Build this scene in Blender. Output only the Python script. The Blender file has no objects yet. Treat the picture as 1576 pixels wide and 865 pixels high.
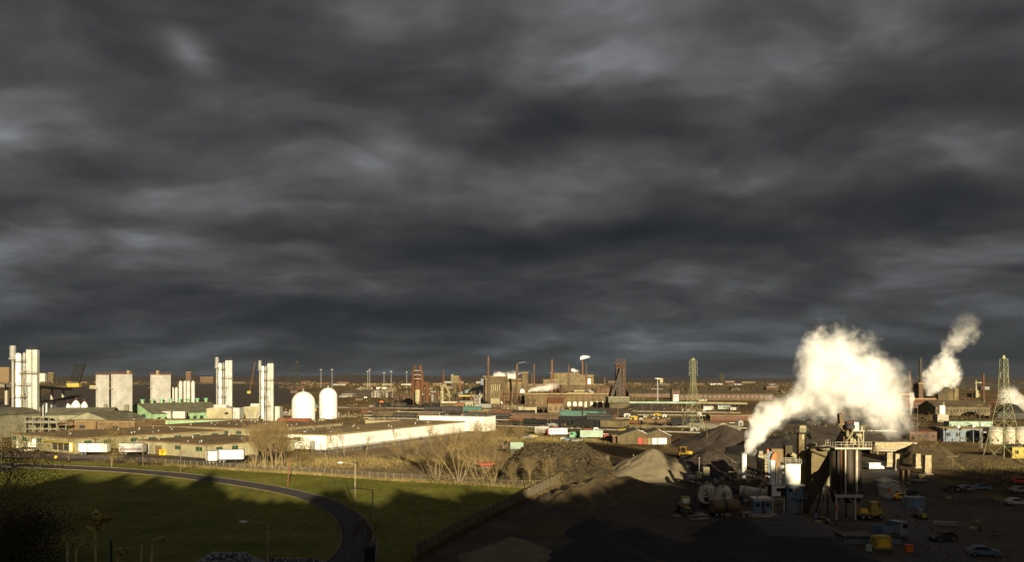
import bpy, bmesh, math, random
from mathutils import Vector, Matrix
from mathutils import noise as mnoise
random.seed(7)
R = math.radians
# ---------------------------------------------------------------- camera, world, sun, exposure
sc = bpy.context.scene
col = sc.collection
F, H, HY, CX = 1365.0, 26.0, 582.0, 788.0
cam = bpy.data.objects.new('camera', bpy.data.cameras.new('camera'))
col.objects.link(cam); sc.camera = cam
cam.location = (0, 0, H); cam.rotation_euler = (R(90), 0, 0)
cam.data.sensor_width = 36; cam.data.lens = 36 * F / 1576
cam.data.shift_y = (HY - 432.5) / 1576
cam.data.clip_start = .5; cam.data.clip_end = 60000
SUN_EL, SUN_AZ = 11.0, 13.0            # light travels away from the camera and 13 degrees to the left
sun = bpy.data.objects.new('sun', bpy.data.lights.new('sun', 'SUN')); col.objects.link(sun)
sun.data.energy = 4.3; sun.data.angle = R(.5); sun.data.color = (1, .84, .54)
ce, se = math.cos(R(SUN_EL)), math.sin(R(SUN_EL))
ldir = Vector((-math.sin(R(SUN_AZ)) * ce, math.cos(R(SUN_AZ)) * ce, -se))
sun.rotation_euler = ldir.to_track_quat('-Z', 'Y').to_euler()
sun.location = (20, -60, 90)
vs = sc.view_settings
vs.view_transform = 'Standard'; vs.look = 'None'; vs.gamma = 1; vs.use_curve_mapping = False
vs.exposure = 1.4
sc.cycles.volume_bounces = 3; sc.cycles.max_bounces = 6
sc.cycles.volume_max_steps = 256
sc.cycles.use_denoising = True

def nd(nt, typ, **kw):
    n = nt.nodes.new(typ)
    for k, v in kw.items():
        if k == 'ins':
            for i, x in v.items(): n.inputs[i].default_value = x
        else: setattr(n, k, v)
    return n
class NB:                                # small node builder: math on sockets
    def __init__(s, nt): s.nt = nt
    def _in(s, n, i, v):
        if isinstance(v, bpy.types.NodeSocket): s.nt.links.new(v, n.inputs[i])
        elif v is not None: n.inputs[i].default_value = v
    def m(s, op, a, b=None, c=None, clamp=False):
        n = s.nt.nodes.new('ShaderNodeMath'); n.operation = op; n.use_clamp = clamp
        s._in(n, 0, a); s._in(n, 1, b); s._in(n, 2, c); return n.outputs[0]
    def v(s, op, a, b=None, scale=None):
        n = s.nt.nodes.new('ShaderNodeVectorMath'); n.operation = op
        s._in(n, 0, a); s._in(n, 1, b)
        if scale is not None: s._in(n, 3, scale)
        return n.outputs['Value'] if op in ('LENGTH', 'DOT_PRODUCT', 'DISTANCE') else n.outputs[0]
    def comb(s, x, y, z):
        n = s.nt.nodes.new('ShaderNodeCombineXYZ'); s._in(n, 0, x); s._in(n, 1, y); s._in(n, 2, z); return n.outputs[0]
    def sep(s, v):
        n = s.nt.nodes.new('ShaderNodeSeparateXYZ'); s._in(n, 0, v); return n.outputs
    def noise(s, vec, scale, detail=4, rough=.55, dist=0):
        n = s.nt.nodes.new('ShaderNodeTexNoise'); s._in(n, 'Vector', vec)
        n.inputs['Scale'].default_value = scale; n.inputs['Detail'].default_value = detail
        n.inputs['Roughness'].default_value = rough; n.inputs['Distortion'].default_value = dist
        return n.outputs['Fac']
    def ramp(s, f, stops, interp='LINEAR'):
        n = s.nt.nodes.new('ShaderNodeValToRGB'); s._in(n, 0, f); e = n.color_ramp.elements
        n.color_ramp.interpolation = interp
        while len(e) < len(stops): e.new(.5)
        for q, (p, c) in zip(e, stops): q.position = p; q.color = (*c, 1) if len(c) == 3 else c
        return n.outputs[0]
    def mix(s, f, a, b, blend='MIX'):
        n = s.nt.nodes.new('ShaderNodeMix'); n.data_type = 'RGBA'; n.blend_type = blend
        s._in(n, 0, f)
        for i, q in ((6, a), (7, b)):
            if isinstance(q, bpy.types.NodeSocket): s.nt.links.new(q, n.inputs[i])
            else: n.inputs[i].default_value = (*q, 1)
        return n.outputs[2]
    def rng(s, v, a, b, c, d, smooth=False):
        n = s.nt.nodes.new('ShaderNodeMapRange'); s._in(n, 0, v)
        if smooth: n.interpolation_type = 'SMOOTHSTEP'
        for i, q in zip((1, 2, 3, 4), (a, b, c, d)): n.inputs[i].default_value = q
        return n.outputs[0]

world = bpy.data.worlds.new('World'); sc.world = world; world.use_nodes = True
wt = world.node_tree; wt.nodes.clear(); b = NB(wt)
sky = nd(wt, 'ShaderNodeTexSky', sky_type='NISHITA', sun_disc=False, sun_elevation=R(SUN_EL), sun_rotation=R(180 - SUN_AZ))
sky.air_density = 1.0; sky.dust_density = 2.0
tc = nd(wt, 'ShaderNodeTexCoord').outputs['Generated']
dx, dy, dz = b.sep(b.v('NORMALIZE', tc))
zz = b.m('ADD', b.m('MAXIMUM', dz, 0.0), .24)
P0 = b.comb(b.m('DIVIDE', dx, zz), b.m('DIVIDE', dy, zz), 0.0)       # where the view ray meets the cloud deck
wn_ = nd(wt, 'ShaderNodeTexNoise'); wt.links.new(P0, wn_.inputs['Vector']); wn_.inputs['Scale'].default_value = 1.6; wn_.inputs['Detail'].default_value = 3
P1 = b.v('ADD', P0, b.v('MULTIPLY', b.v('SUBTRACT', wn_.outputs['Color'], (.5, .5, .5)), (.34, .34, 0)))
P2 = b.v('MULTIPLY', b.v('ADD', P1, (11.3, 4.6, 0)), (.80, 1.0, 1))
def deck(v): return b.m('ADD', b.m('MULTIPLY', b.noise(v, .95, 5, .52), .66), b.m('MULTIPLY', b.noise(b.v('ADD', v, (5.2, 1.3, 4.0)), 2.7, 5, .50), .34))
dA = deck(P2); dB = deck(b.v('ADD', P2, (.03, .14, 0)))               # relief: the side of each billow turned to the low sun
cl = b.m('ADD', dA, b.m('MULTIPLY', b.m('SUBTRACT', dA, dB), .55))
# thinner and thicker places of the cloud deck, by direction (tangent coordinates of the sky)
tx = b.m('DIVIDE', dx, b.m('MAXIMUM', dy, .05)); tz = b.m('DIVIDE', dz, b.m('MAXIMUM', dy, .05))
fwd = b.m('GREATER_THAN', dy, .05)
def blob(px, py, rx, ry, a, tilt=0.0):
    u = b.m('DIVIDE', b.m('SUBTRACT', tx, (px - CX) / F), rx / F)
    v = b.m('DIVIDE', b.m('SUBTRACT', b.m('ADD', tz, b.m('MULTIPLY', b.m('SUBTRACT', tx, (px - CX) / F), tilt)), (HY - py) / F), ry / F)
    q = b.m('ADD', b.m('MULTIPLY', u, u), b.m('MULTIPLY', v, v))
    return b.m('MULTIPLY', b.m('MULTIPLY', b.m('EXPONENT', b.m('MULTIPLY', q, -1.0)), a), fwd)
tot = None
for bl in ((290, 80, 46, 34, .36, .5), (300, 110, 130, 60, .08), (5, 240, 50, 60, .12), (670, 238, 120, 32, .20, .25), (640, 285, 320, 38, .13, .1), (560, 300, 280, 30, .08, .05), (850, 290, 160, 40, .07, .3), (760, 50, 460, 90, .13), (980, 90, 70, 40, .07), (1180, 150, 260, 110, .05), (1390, 40, 220, 90, -.12), (1060, 75, 190, 60, -.17), (110, 368, 180, 40, -.12), (620, 250, 190, 34, .10, .12), (380, 330, 260, 36, .06), (1040, 420, 150, 30, -.05), (1300, 90, 120, 50, -.06),
           (1560, 100, 120, 90, -.12), (420, 215, 160, 30, -.07), (800, 200, 260, 32, -.09), (1340, 390, 320, 50, -.06),
           (250, 470, 420, 45, -.10), (820, 500, 420, 35, -.07), (1350, 470, 360, 60, -.07), (600, 400, 500, 45, .05), (120, 330, 160, 40, .03), (150, 165, 200, 30, .02), (1420, 200, 140, 60, .03), (1450, 300, 200, 40, -.05), (700, 345, 260, 20, -.05)):
    g = blob(*bl); tot = g if tot is None else b.m('ADD', tot, g)
cl2 = b.m('ADD', b.m('ADD', b.m('MULTIPLY', b.m('SUBTRACT', cl, .5), 1.95), .465), tot)
cc = b.ramp(cl2, [(.0, (.012, .015, .018)), (.22, (.023, .025, .028)), (.38, (.039, .038, .041)), (.52, (.064, .062, .063)), (.66, (.104, .104, .109)), (.84, (.20, .205, .225)), (1.0, (.36, .37, .43))])
# lower sky turns dark slate, upper sky is a touch warmer
low = b.rng(dz, .0, .20, 1.0, 0.0, True)
cc = b.mix(b.m('MULTIPLY', low, .75), cc, b.mix(.5, (.020, .025, .029), b.mix(1.0, cc, (.75, .95, 1.05), 'MULTIPLY')))
bg1 = nd(wt, 'ShaderNodeBackground'); wt.links.new(cc, bg1.inputs[0]); bg1.inputs[1].default_value = .47
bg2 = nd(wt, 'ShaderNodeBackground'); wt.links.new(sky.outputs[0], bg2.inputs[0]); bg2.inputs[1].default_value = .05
# the storm ends behind the camera: there the low sun shines out of a clear sky
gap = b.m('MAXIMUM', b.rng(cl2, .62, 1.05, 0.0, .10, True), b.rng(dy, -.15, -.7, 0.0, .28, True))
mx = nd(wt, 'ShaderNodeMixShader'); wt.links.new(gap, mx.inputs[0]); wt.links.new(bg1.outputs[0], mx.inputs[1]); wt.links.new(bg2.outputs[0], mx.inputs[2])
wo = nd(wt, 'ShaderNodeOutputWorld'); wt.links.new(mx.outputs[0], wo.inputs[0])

# ---------------------------------------------------------------- placing: a point of the ground from its place in the photograph
def G(px, py):
    Y = F * H / (py - HY); return ((px - CX) * Y / F, Y)
def DY(py): return F * H / (py - HY)
def ZY(py, Y): return H - (py - HY) * Y / F
def XP(px, Y): return (px - CX) * Y / F

# ---------------------------------------------------------------- materials
MATS = {}
def M(name, c=None, rough=.8, var=.25, scale=1.5, c2=None, metal=0, bump=0, streak=0, spec=.3, emit=0, amt=.5):
    """colour with blotches; streak > 0 adds vertical weather streaks"""
    if name in MATS: return MATS[name]
    m = bpy.data.materials.new(name); m.use_nodes = True; nt = m.node_tree; q = NB(nt)
    bs = nt.nodes['Principled BSDF']; bs.inputs['Roughness'].default_value = rough
    bs.inputs['Metallic'].default_value = metal; bs.inputs['Specular IOR Level'].default_value = spec
    pos = nd(nt, 'ShaderNodeNewGeometry').outputs['Position']
    n = q.noise(pos, scale, 5, .62)
    f = q.rng(n, .35, .65, 0, 1)
    dk = c2 if c2 else tuple(x * (1 - var) * .9 for x in c)
    lt = c if c2 else tuple(min(.95, x * (1 + var * .5)) for x in c)
    out = q.mix(f, dk, lt)
    if c2: out = q.mix(q.m('MULTIPLY', q.rng(q.noise(pos, scale * 6, 3, .6), .35, .65, 0, 1), amt * .5), out, tuple(x * .6 for x in c2))
    if streak:
        sv = q.v('MULTIPLY', pos, (1, 1, .12))
        s_ = q.rng(q.noise(sv, streak, 4, .65), .50, .75, 0, .55)
        out = q.mix(s_, out, tuple(x * .45 for x in (c2 or c)))
    nt.links.new(out, bs.inputs['Base Color'])
    if bump:
        bp = nd(nt, 'ShaderNodeBump'); bp.inputs['Strength'].default_value = 1; bp.inputs['Distance'].default_value = bump
        nt.links.new(q.noise(pos, scale * 5, 5, .7), bp.inputs['Height']); nt.links.new(bp.outputs[0], bs.inputs['Normal'])
    if emit:
        bs.inputs['Emission Color'].default_value = (*c, 1); bs.inputs['Emission Strength'].default_value = emit
    MATS[name] = m; return m
M('white_paint', (.74, .72, .66), .6, .12, .35)
M('white_metal', (.38, .37, .345), .45, .14, .25)
M('tank_white', (.68, .67, .64), .5, .08, .15)
M('grey_metal', (.22, .22, .21), .5, .25, .5, streak=1.4)
M('silver', (.55, .56, .56), .4, .15, .6, metal=.4)
M('cream', (.27, .245, .15), .8, .25, .25, streak=.9)
M('cream_dirty', (.23, .205, .12), .85, .35, .3, streak=.9)
M('tar_roof', (.22, .145, .068), .95, .5, .12, c2=(.12, .08, .04))
M('tar_roof2', (.30, .22, .10), .95, .5, .12, c2=(.17, .12, .06))
M('olive_roof', (.11, .105, .07), .8, .3, .3, streak=.8)
M('olive_wall', (.20, .19, .13), .8, .3, .3, streak=.8)
M('brown_wall', (.15, .10, .05), .85, .3, .3, streak=.8)
M('green_wall', (.20, .31, .17), .7, .15, .3, streak=.8)
M('green_trim', (.12, .30, .17), .6, .2, 1)
M('dark_green', (.02, .05, .035), .5, .2, 1)
M('dark_glass', (.02, .022, .025), .2, .2, 1, spec=.6)
M('lit_glass', (.75, .72, .55), .25, .1, 1, spec=.6)
M('dark_metal', (.035, .032, .03), .7, .3, 1)
M('black', (.012, .012, .012), .8, .3, 1)
M('rust', (.12, .048, .022), .9, .4, .5, c2=(.065, .028, .015))
M('rust_light', (.20, .085, .035), .9, .3, .5, c2=(.11, .05, .024))
M('rust_roof', (.20, .075, .035), .9, .3, .3, streak=.8)
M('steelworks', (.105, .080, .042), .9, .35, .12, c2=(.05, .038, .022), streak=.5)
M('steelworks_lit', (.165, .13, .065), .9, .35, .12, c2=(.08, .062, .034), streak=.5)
M('stack_brown', (.115, .07, .045), .9, .3, .15, c2=(.07, .045, .03), streak=.6)
M('brick', (.115, .048, .03), .9, .3, .1, c2=(.07, .032, .02))
M('concrete', (.34, .32, .26), .9, .3, .7, c2=(.22, .2, .16), bump=.02, streak=.8)
M('old_concrete', (.40, .34, .22), .95, .5, 1.3, c2=(.20, .16, .10), bump=.06)
M('blue_grey', (.12, .155, .19), .7, .2, .5, streak=.7)
M('blue_pale', (.13, .19, .26), .7, .2, .5, streak=1)
M('yellow', (.70, .42, .03), .5, .2, 1.2)
M('yellow_dull', (.34, .25, .04), .6, .3, 1.2)
M('orange', (.62, .12, .02), .6, .2, 1)
M('red', (.42, .035, .02), .6, .25, 1)
M('teal', (.05, .12, .10), .7, .2, .5)
M('pale_teal', (.22, .30, .24), .7, .2, .3)
M('wood_pole', (.12, .085, .05), .9, .3, 1)
M('red_pole', (.20, .06, .03), .9, .3, 1)
M('lamp_pole', (.30, .24, .16), .7, .3, 1)
M('lamp_head', (.75, .75, .70), .4, .1, 1)
M('pylon_paint', (.23, .23, .125), .6, .25, .5)
M('tyre', (.012, .012, .012), .9, .2, 2)
M('bark', (.22, .17, .10), .95, .3, .8, c2=(.13, .10, .06))
M('twig', (.21, .15, .07), .95, .3, .8, c2=(.13, .095, .045))
M('twig_dark', (.085, .062, .03), .95, .3, .8, c2=(.045, .034, .017))
M('leaf_yellow', (.22, .17, .035), .8, .4, .8, c2=(.13, .11, .03))
M('leaf_dark', (.045, .036, .02), .9, .4, .1, c2=(.028, .022, .014))
M('leaf_brown', (.12, .085, .035), .9, .4, .1, c2=(.07, .05, .022))
M('dry_grass_mat', (.24, .18, .07), .95, .4, .3, c2=(.15, .12, .045))
M('weed_mat', (.50, .40, .09), .9, .3, 6, c2=(.32, .25, .06))
M('gravel_dark', (.045, .042, .046), .95, .5, 2.5, c2=(.024, .022, .025), bump=.12)
M('gravel_grey', (.20, .165, .105), .95, .3, .5, c2=(.14, .115, .072), bump=.25)
M('gravel_brown', (.115, .082, .038), .95, .4, .6, c2=(.07, .05, .024), bump=.3)
M('ore_dark', (.075, .055, .04), .95, .4, .4, c2=(.045, .034, .026), bump=.3)
M('ore_black', (.03, .025, .022), .95, .4, .4, c2=(.018, .016, .015), bump=.10)
M('scrap_mat', (.065, .05, .022), .95, .6, .9, c2=(.02, .016, .009), bump=.35)
M('asphalt', (.060, .052, .058), .95, .3, .6, c2=(.04, .034, .04), bump=.01)
M('kerb_stone', (.16, .13, .08), .9, .3, 1)
M('silo_dark', (.032, .024, .016), .55, .4, .5, streak=1)
M('sky_dirt', (.10, .08, .05), .95, .4, .05, c2=(.05, .04, .025))

def ground_mat():
    m = bpy.data.materials.new('earth'); m.use_nodes = True; nt = m.node_tree; q = NB(nt)
    bs = nt.nodes['Principled BSDF']; bs.inputs['Roughness'].default_value = .95; bs.inputs['Specular IOR Level'].default_value = .1
    pos = nd(nt, 'ShaderNodeNewGeometry').outputs['Position']
    sv = q.v('MULTIPLY', pos, (1, .35, 1))
    a = q.noise(sv, .012, 6, .65); c = q.noise(sv, .11, 6, .7); d = q.noise(pos, .9, 5, .7)
    f = q.m('ADD', q.m('MULTIPLY', a, .45), q.m('ADD', q.m('MULTIPLY', c, .38), q.m('MULTIPLY', d, .17)))
    out = q.ramp(f, [(.38, (.025, .016, .009)), (.45, (.07, .046, .022)), (.51, (.15, .102, .042)), (.58, (.20, .145, .055)), (.66, (.34, .26, .12))])
    nt.links.new(out, bs.inputs['Base Color'])
    bp = nd(nt, 'ShaderNodeBump'); bp.inputs['Strength'].default_value = 1; bp.inputs['Distance'].default_value = .25
    nt.links.new(q.noise(pos, 1.1, 6, .75), bp.inputs['Height']); nt.links.new(bp.outputs[0], bs.inputs['Normal'])
    return m
def lawn_mat():
    m = bpy.data.materials.new('lawn'); m.use_nodes = True; nt = m.node_tree; q = NB(nt)
    bs = nt.nodes['Principled BSDF']; bs.inputs['Roughness'].default_value = .9; bs.inputs['Specular IOR Level'].default_value = .15
    pos = nd(nt, 'ShaderNodeNewGeometry').outputs['Position']
    a = q.noise(pos, .06, 6, .65); d = q.noise(q.v('MULTIPLY', pos, (1.6, .35, 1)), .5, 5, .78)
    f = q.m('ADD', q.m('MULTIPLY', a, .5), q.m('MULTIPLY', d, .5))
    out = q.ramp(f, [(.36, (.095, .098, .014)), (.46, (.145, .152, .020)), (.56, (.225, .215, .034)), (.65, (.33, .26, .07))])
    nt.links.new(out, bs.inputs['Base Color'])
    bp = nd(nt, 'ShaderNodeBump'); bp.inputs['Strength'].default_value = 1; bp.inputs['Distance'].default_value = .5
    nt.links.new(q.noise(pos, 5, 4, .8), bp.inputs['Height']); nt.links.new(bp.outputs[0], bs.inputs['Normal'])
    return m
MATS['earth'] = ground_mat(); MATS['lawn'] = lawn_mat()

# ---------------------------------------------------------------- mesh building
class MB:
    def __init__(s): s.v = []; s.f = []
    def add(s, vs, fs):
        o = len(s.v); s.v += [tuple(p) for p in vs]; s.f += [tuple(i + o for i in f) for f in fs]; return s
    def box(s, x0, x1, y0, y1, z0, z1, rz=0, piv=None):
        vs = [(x, y, z) for z in (z0, z1) for x, y in ((x0, y0), (x1, y0), (x1, y1), (x0, y1))]
        if rz:
            px, py = piv if piv else ((x0 + x1) / 2, (y0 + y1) / 2); c, n = math.cos(rz), math.sin(rz)
            vs = [(px + (x - px) * c - (y - py) * n, py + (x - px) * n + (y - py) * c, z) for x, y, z in vs]
        return s.add(vs, [(0, 3, 2, 1), (4, 5, 6, 7), (0, 1, 5, 4), (1, 2, 6, 5), (2, 3, 7, 6), (3, 0, 4, 7)])
    def cyl(s, p0, p1, r0, r1=None, n=10, caps=True):
        r1 = r0 if r1 is None else r1
        p0, p1 = Vector(p0), Vector(p1); d = (p1 - p0)
        if d.length < 1e-6: return s
        d.normalize(); a = Vector((0, 0, 1)) if abs(d.z) < .9 else Vector((1, 0, 0))
        u = d.cross(a).normalized(); w = d.cross(u)
        vs = [tuple(p + (u * math.cos(2 * math.pi * i / n) + w * math.sin(2 * math.pi * i / n)) * r) for p, r in ((p0, r0), (p1, r1)) for i in range(n)]
        fs = [(i, i + n, (i + 1) % n + n, (i + 1) % n) for i in range(n)]
        if caps: fs += [tuple(range(n)), tuple(range(2 * n - 1, n - 1, -1))]
        return s.add(vs, fs)
    def tube(s, pts, r, n=6):
        for a, c in zip(pts, pts[1:]): s.cyl(a, c, r, r, n)
        return s
    def bar(s, p0, p1, w, h=None):                  # square bar
        return s.cyl(p0, p1, w * .7, w * .7, 4)
    def lathe(s, prof, cx=0, cy=0, n=20):
        vs = [(cx + r * math.cos(2 * math.pi * i / n), cy + r * math.sin(2 * math.pi * i / n), z) for r, z in prof for i in range(n)]
        fs = [(k * n + i, k * n + (i + 1) % n, (k + 1) * n + (i + 1) % n, (k + 1) * n + i) for k in range(len(prof) - 1) for i in range(n)]
        fs += [tuple(range(n - 1, -1, -1)), tuple(range((len(prof) - 1) * n, len(prof) * n))]
        return s.add(vs, fs)
    def prism(s, poly, y0, y1):                      # poly in x,z, extruded along y
        n = len(poly); vs = [(x, y, z) for y in (y0, y1) for x, z in poly]
        return s.add(vs, [tuple(range(n)), tuple(range(2 * n - 1, n - 1, -1))] + [(i, i + n, (i + 1) % n + n, (i + 1) % n) for i in range(n)])
    def prismx(s, poly, x0, x1):                     # poly in y,z, extruded along x
        n = len(poly); vs = [(x, y, z) for x in (x0, x1) for y, z in poly]
        return s.add(vs, [tuple(range(n)), tuple(range(2 * n - 1, n - 1, -1))] + [(i, i + n, (i + 1) % n + n, (i + 1) % n) for i in range(n)])
    def slab(s, poly, z0, z1):                       # poly in x,y
        n = len(poly); vs = [(x, y, z) for z in (z0, z1) for x, y in poly]
        return s.add(vs, [tuple(range(n - 1, -1, -1)), tuple(range(n, 2 * n))] + [(i, (i + 1) % n, (i + 1) % n + n, i + n) for i in range(n)])
    def lattice(s, p, q, r0, r1, w):                 # X braced panel between two lines p (a,b) and q (c,d)
        s.bar(p, r0, w); s.bar(q, r1, w); return s
    def build(s, name, mat, parent=None, loc=(0, 0, 0), rz=0, smooth=False):
        me = bpy.data.meshes.new(name); me.from_pydata(s.v, [], s.f); me.update()
        bm = bmesh.new(); bm.from_mesh(me); bmesh.ops.recalc_face_normals(bm, faces=bm.faces); bm.to_mesh(me); bm.free()
        me.materials.append(MATS[mat])
        if smooth: me.polygons.foreach_set('use_smooth', [True] * len(me.polygons))
        o = bpy.data.objects.new(name, me); col.objects.link(o); o.location = loc; o.rotation_euler = (0, 0, rz)
        if parent is not None: o.parent = parent
        return o
def tag(o, label=None, cat=None, group=None, kind=None):
    for k, v in (('label', label), ('category', cat), ('group', group), ('kind', kind)):
        if v: o[k] = v
    return o
def T(name, label, cat, x, y, z=0, rz=0, group=None):
    o = bpy.data.objects.new(name, None); col.objects.link(o); o.empty_display_size = .5
    o.location = (x, y, z); o.rotation_euler = (0, 0, rz); return tag(o, label, cat, group)
def copy_tree(o, x=None, y=None, z=None, rz=0, label=None, s=None, parent=None):
    c = o.copy(); col.objects.link(c)
    if parent is not None: c.parent = parent
    else:
        c.location = (x, y, z if z is not None else o.location.z); c.rotation_euler = (0, 0, rz)
        if s: c.scale = (s, s, s) if not isinstance(s, tuple) else s
        if label: c['label'] = label
    for ch in KIDS.get(o.name, [k for k in list(o.children)]): copy_tree(ch, parent=c)
    return c
KIDS = {}
def fbm(x, y, z=0, o=4):
    return mnoise.fractal(Vector((x, y, z)), 1.0, 2.0, o)

# ---------------------------------------------------------------- ground, roads, lawn, hills
def sheet(name, poly, z, mat, kind='structure'):
    mb = MB(); mb.add([(x, y, z) for x, y in poly], [tuple(range(len(poly)))])
    return tag(mb.build(name, mat), kind=kind)
mb = MB(); mb.add([(-40000, -60, 0), (40000, -60, 0), (40000, 50000, 0), (-40000, 50000, 0)], [(0, 1, 2, 3)])
tag(mb.build('ground', 'earth'), kind='structure')

# bank under the camera; unseen bluff added behind it to shade lawn and yard
edge = [(-60, 748), (0, 748), (50, 748), (90, 738), (122, 730), (130, 741), (150, 745), (192, 731), (200, 741), (212, 747), (243, 732), (250, 742), (285, 751), (326, 727), (334, 745), (348, 762), (390, 772), (470, 773),
        (498, 757), (530, 754), (548, 775), (590, 779), (614, 753), (655, 764), (700, 772), (716, 756), (760, 757), (805, 764), (840, 775), (880, 765), (935, 744),
        (1060, 748), (1100, 751), (1135, 765), (1240, 765), (1290, 746), (1320, 740), (1400, 732), (1576, 722), (1700, 722)]
YR = -40.0
prof = []
for px, py in edge:
    X, Y = G(px, py); prof.append((X + (Y - YR) * math.tan(R(SUN_AZ)), (Y - YR) / math.cos(R(SUN_AZ)) * math.tan(R(SUN_EL))))
prof = [(-900, prof[0][1])] + sorted(prof) + [(900, prof[-1][1])]
def crest(x):
    for (a, ha), (c, hc) in zip(prof, prof[1:]):
        if a <= x <= c: return ha + (hc - ha) * (x - a) / max(1e-6, c - a)
    return prof[-1][1]
xs = [-900, -600, -400, -250] + [-170 + i * .55 for i in range(790)] + [300, 420, 600, 900]
mb = MB(); rows = []
def bank(x, y):                          # height of the slope in front of the crest
    base = 23.0 if y < 11 else max(-1, 23.0 - (y - 11) * .95 + .4 * fbm(x * .2, y * .2))
    return base
ys = [-44, YR, YR + 2, -20, -6, 2, 6, 10, 12, 16, 20, 26, 32, 36]
for y in ys:
    for x in xs:
        if y <= YR + .1: z = crest(x) + ((.7 * fbm(x * .35, 3) + 2.6 * fbm(x * 1.3, 9, 0, 3) + .3) if y == YR else -3.5)   # spikes added to fray the edge of its shadow
        elif y < -19: z = min(crest(x) - 4, 40)if y == YR + 2 else 26
        else: z = 23.3 if y < 3 else bank(x, y)
        if y == -20: z = 24.0
        mb.v.append((x, y, z))
n = len(xs)
for j in range(len(ys) - 1):
    for i in range(n - 1): mb.f.append((j * n + i, j * n + i + 1, (j + 1) * n + i + 1, (j + 1) * n + i))
tag(mb.build('hill', 'leaf_brown'), kind='structure')

up = [(-40, 711), (0, 713), (100, 717), (200, 722.5), (300, 731), (380, 742), (440, 752), (490, 764), (525, 778), (550, 792), (568, 810), (577, 832), (578, 850), (574, 872), (560, 900)]
lo = [(-40, 717), (0, 718.5), (100, 723), (200, 728.5), (300, 739), (380, 750.5), (440, 762), (478, 774), (505, 789), (520, 806), (526, 824), (524, 842), (512, 858), (492, 876), (470, 900)]
def smooth(pts, k=6):
    out = []
    for i in range(len(pts) - 1):
        p = [pts[max(0, i - 1)], pts[i], pts[i + 1], pts[min(len(pts) - 1, i + 2)]]
        for j in range(k):
            t = j / k
            out.append(tuple(.5 * (2 * p[1][a] + (p[2][a] - p[0][a]) * t + (2 * p[0][a] - 5 * p[1][a] + 4 * p[2][a] - p[3][a]) * t * t + (3 * p[1][a] - p[0][a] - 3 * p[2][a] + p[3][a]) * t ** 3) for a in (0, 1)))
    return out + [pts[-1]]
U = smooth([G(*p) for p in up]); L = smooth([G(*p) for p in lo])
# lawn
lawn = [G(-60, 706), G(0, 707), G(120, 711), G(280, 719), G(420, 728), G(600, 740), G(760, 749), G(836, 752), G(800, 772), G(740, 805), G(680, 840), G(640, 865), G(600, 900), (-42, 95), (-120, 95), (-230, 170)]
sheet('lawn', lawn, .02, 'lawn')
mb = MB()
for i in range(len(U) - 1): mb.add([(*U[i], .03), (*U[i + 1], .03), (*L[i + 1], .03), (*L[i], .03)], [(0, 1, 2, 3)])
tag(mb.build('road', 'asphalt'), kind='structure')
def kerb(line, side):
    mb = MB()
    for p, q in zip(line, line[1:]):
        d = Vector((q[0] - p[0], q[1] - p[1])); 
        if d.length < 1e-4: continue
        nn = Vector((-d.y, d.x)).normalized() * .35 * side
        mb.slab([p, q, (q[0] + nn.x, q[1] + nn.y), (p[0] + nn.x, p[1] + nn.y)] , 0, .15)
    return tag(mb.build('kerb', 'kerb_stone'), kind='structure')
kerb(U, 1); kerb(L, -1)
sheet('side_road', [G(-60, 721), G(0, 721), G(22, 719.6), G(40, 720.6), G(20, 724), G(0, 727.5), G(-60, 734)], .026, 'asphalt')
# truck yard in front of the warehouses, brush field, plant yard
M('yard_dirt', (.075, .055, .045), .95, .5, .12, c2=(.035, .026, .02), bump=.1)
M('field_brown', (.27, .19, .085), .95, .5, .12, c2=(.15, .105, .048), bump=.25)
M('plant_dirt', (.075, .055, .036), .95, .5, .1, c2=(.035, .026, .018), bump=.2)
M('ore_red_shaded', (.04, .022, .014), .95, .5, .02, c2=(.03, .019, .013), bump=.3)  # dark red earth, darkened in the colour for cloud shade
M('dark_wood_floor', (.03, .024, .016), .95, .5, .02, c2=(.018, .015, .01), bump=.3)
sheet('yard', [G(-60, 697), G(90, 699), G(330, 704), G(380, 706), G(380, 717), G(280, 714), G(100, 708), G(-60, 704)], .012, 'yard_dirt')
sheet('field', [G(380, 700), G(500, 697), G(560, 690), G(720, 667), G(800, 672), G(770, 700), G(760, 745), G(600, 737), G(400, 724)], .008, 'field_brown')
sheet('plant_yard', [G(836, 753), G(935, 715), G(1000, 700), G(1150, 700), G(1320, 700), G(1350, 712), G(1600, 790), G(1600, 870), (140, 90), (-40, 90), G(600, 900), G(640, 865), G(740, 805)], .006, 'plant_dirt')
sheet('ore_yard_cloud_shade', [G(-60, 641), G(60, 640), G(200, 640), G(330, 628), G(450, 622), G(450, 592), G(330, 591), G(100, 595), G(60, 610), G(-60, 618)], .05, 'ore_red_shaded')  # far left ground; the clouds' shadow is put into its dark colour
sheet('plant_road', [G(1350, 705), G(1372, 705), G(1380, 740), G(1420, 790), G(1520, 880), G(1400, 880), G(1370, 800), G(1345, 740)], .03, 'asphalt')

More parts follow.
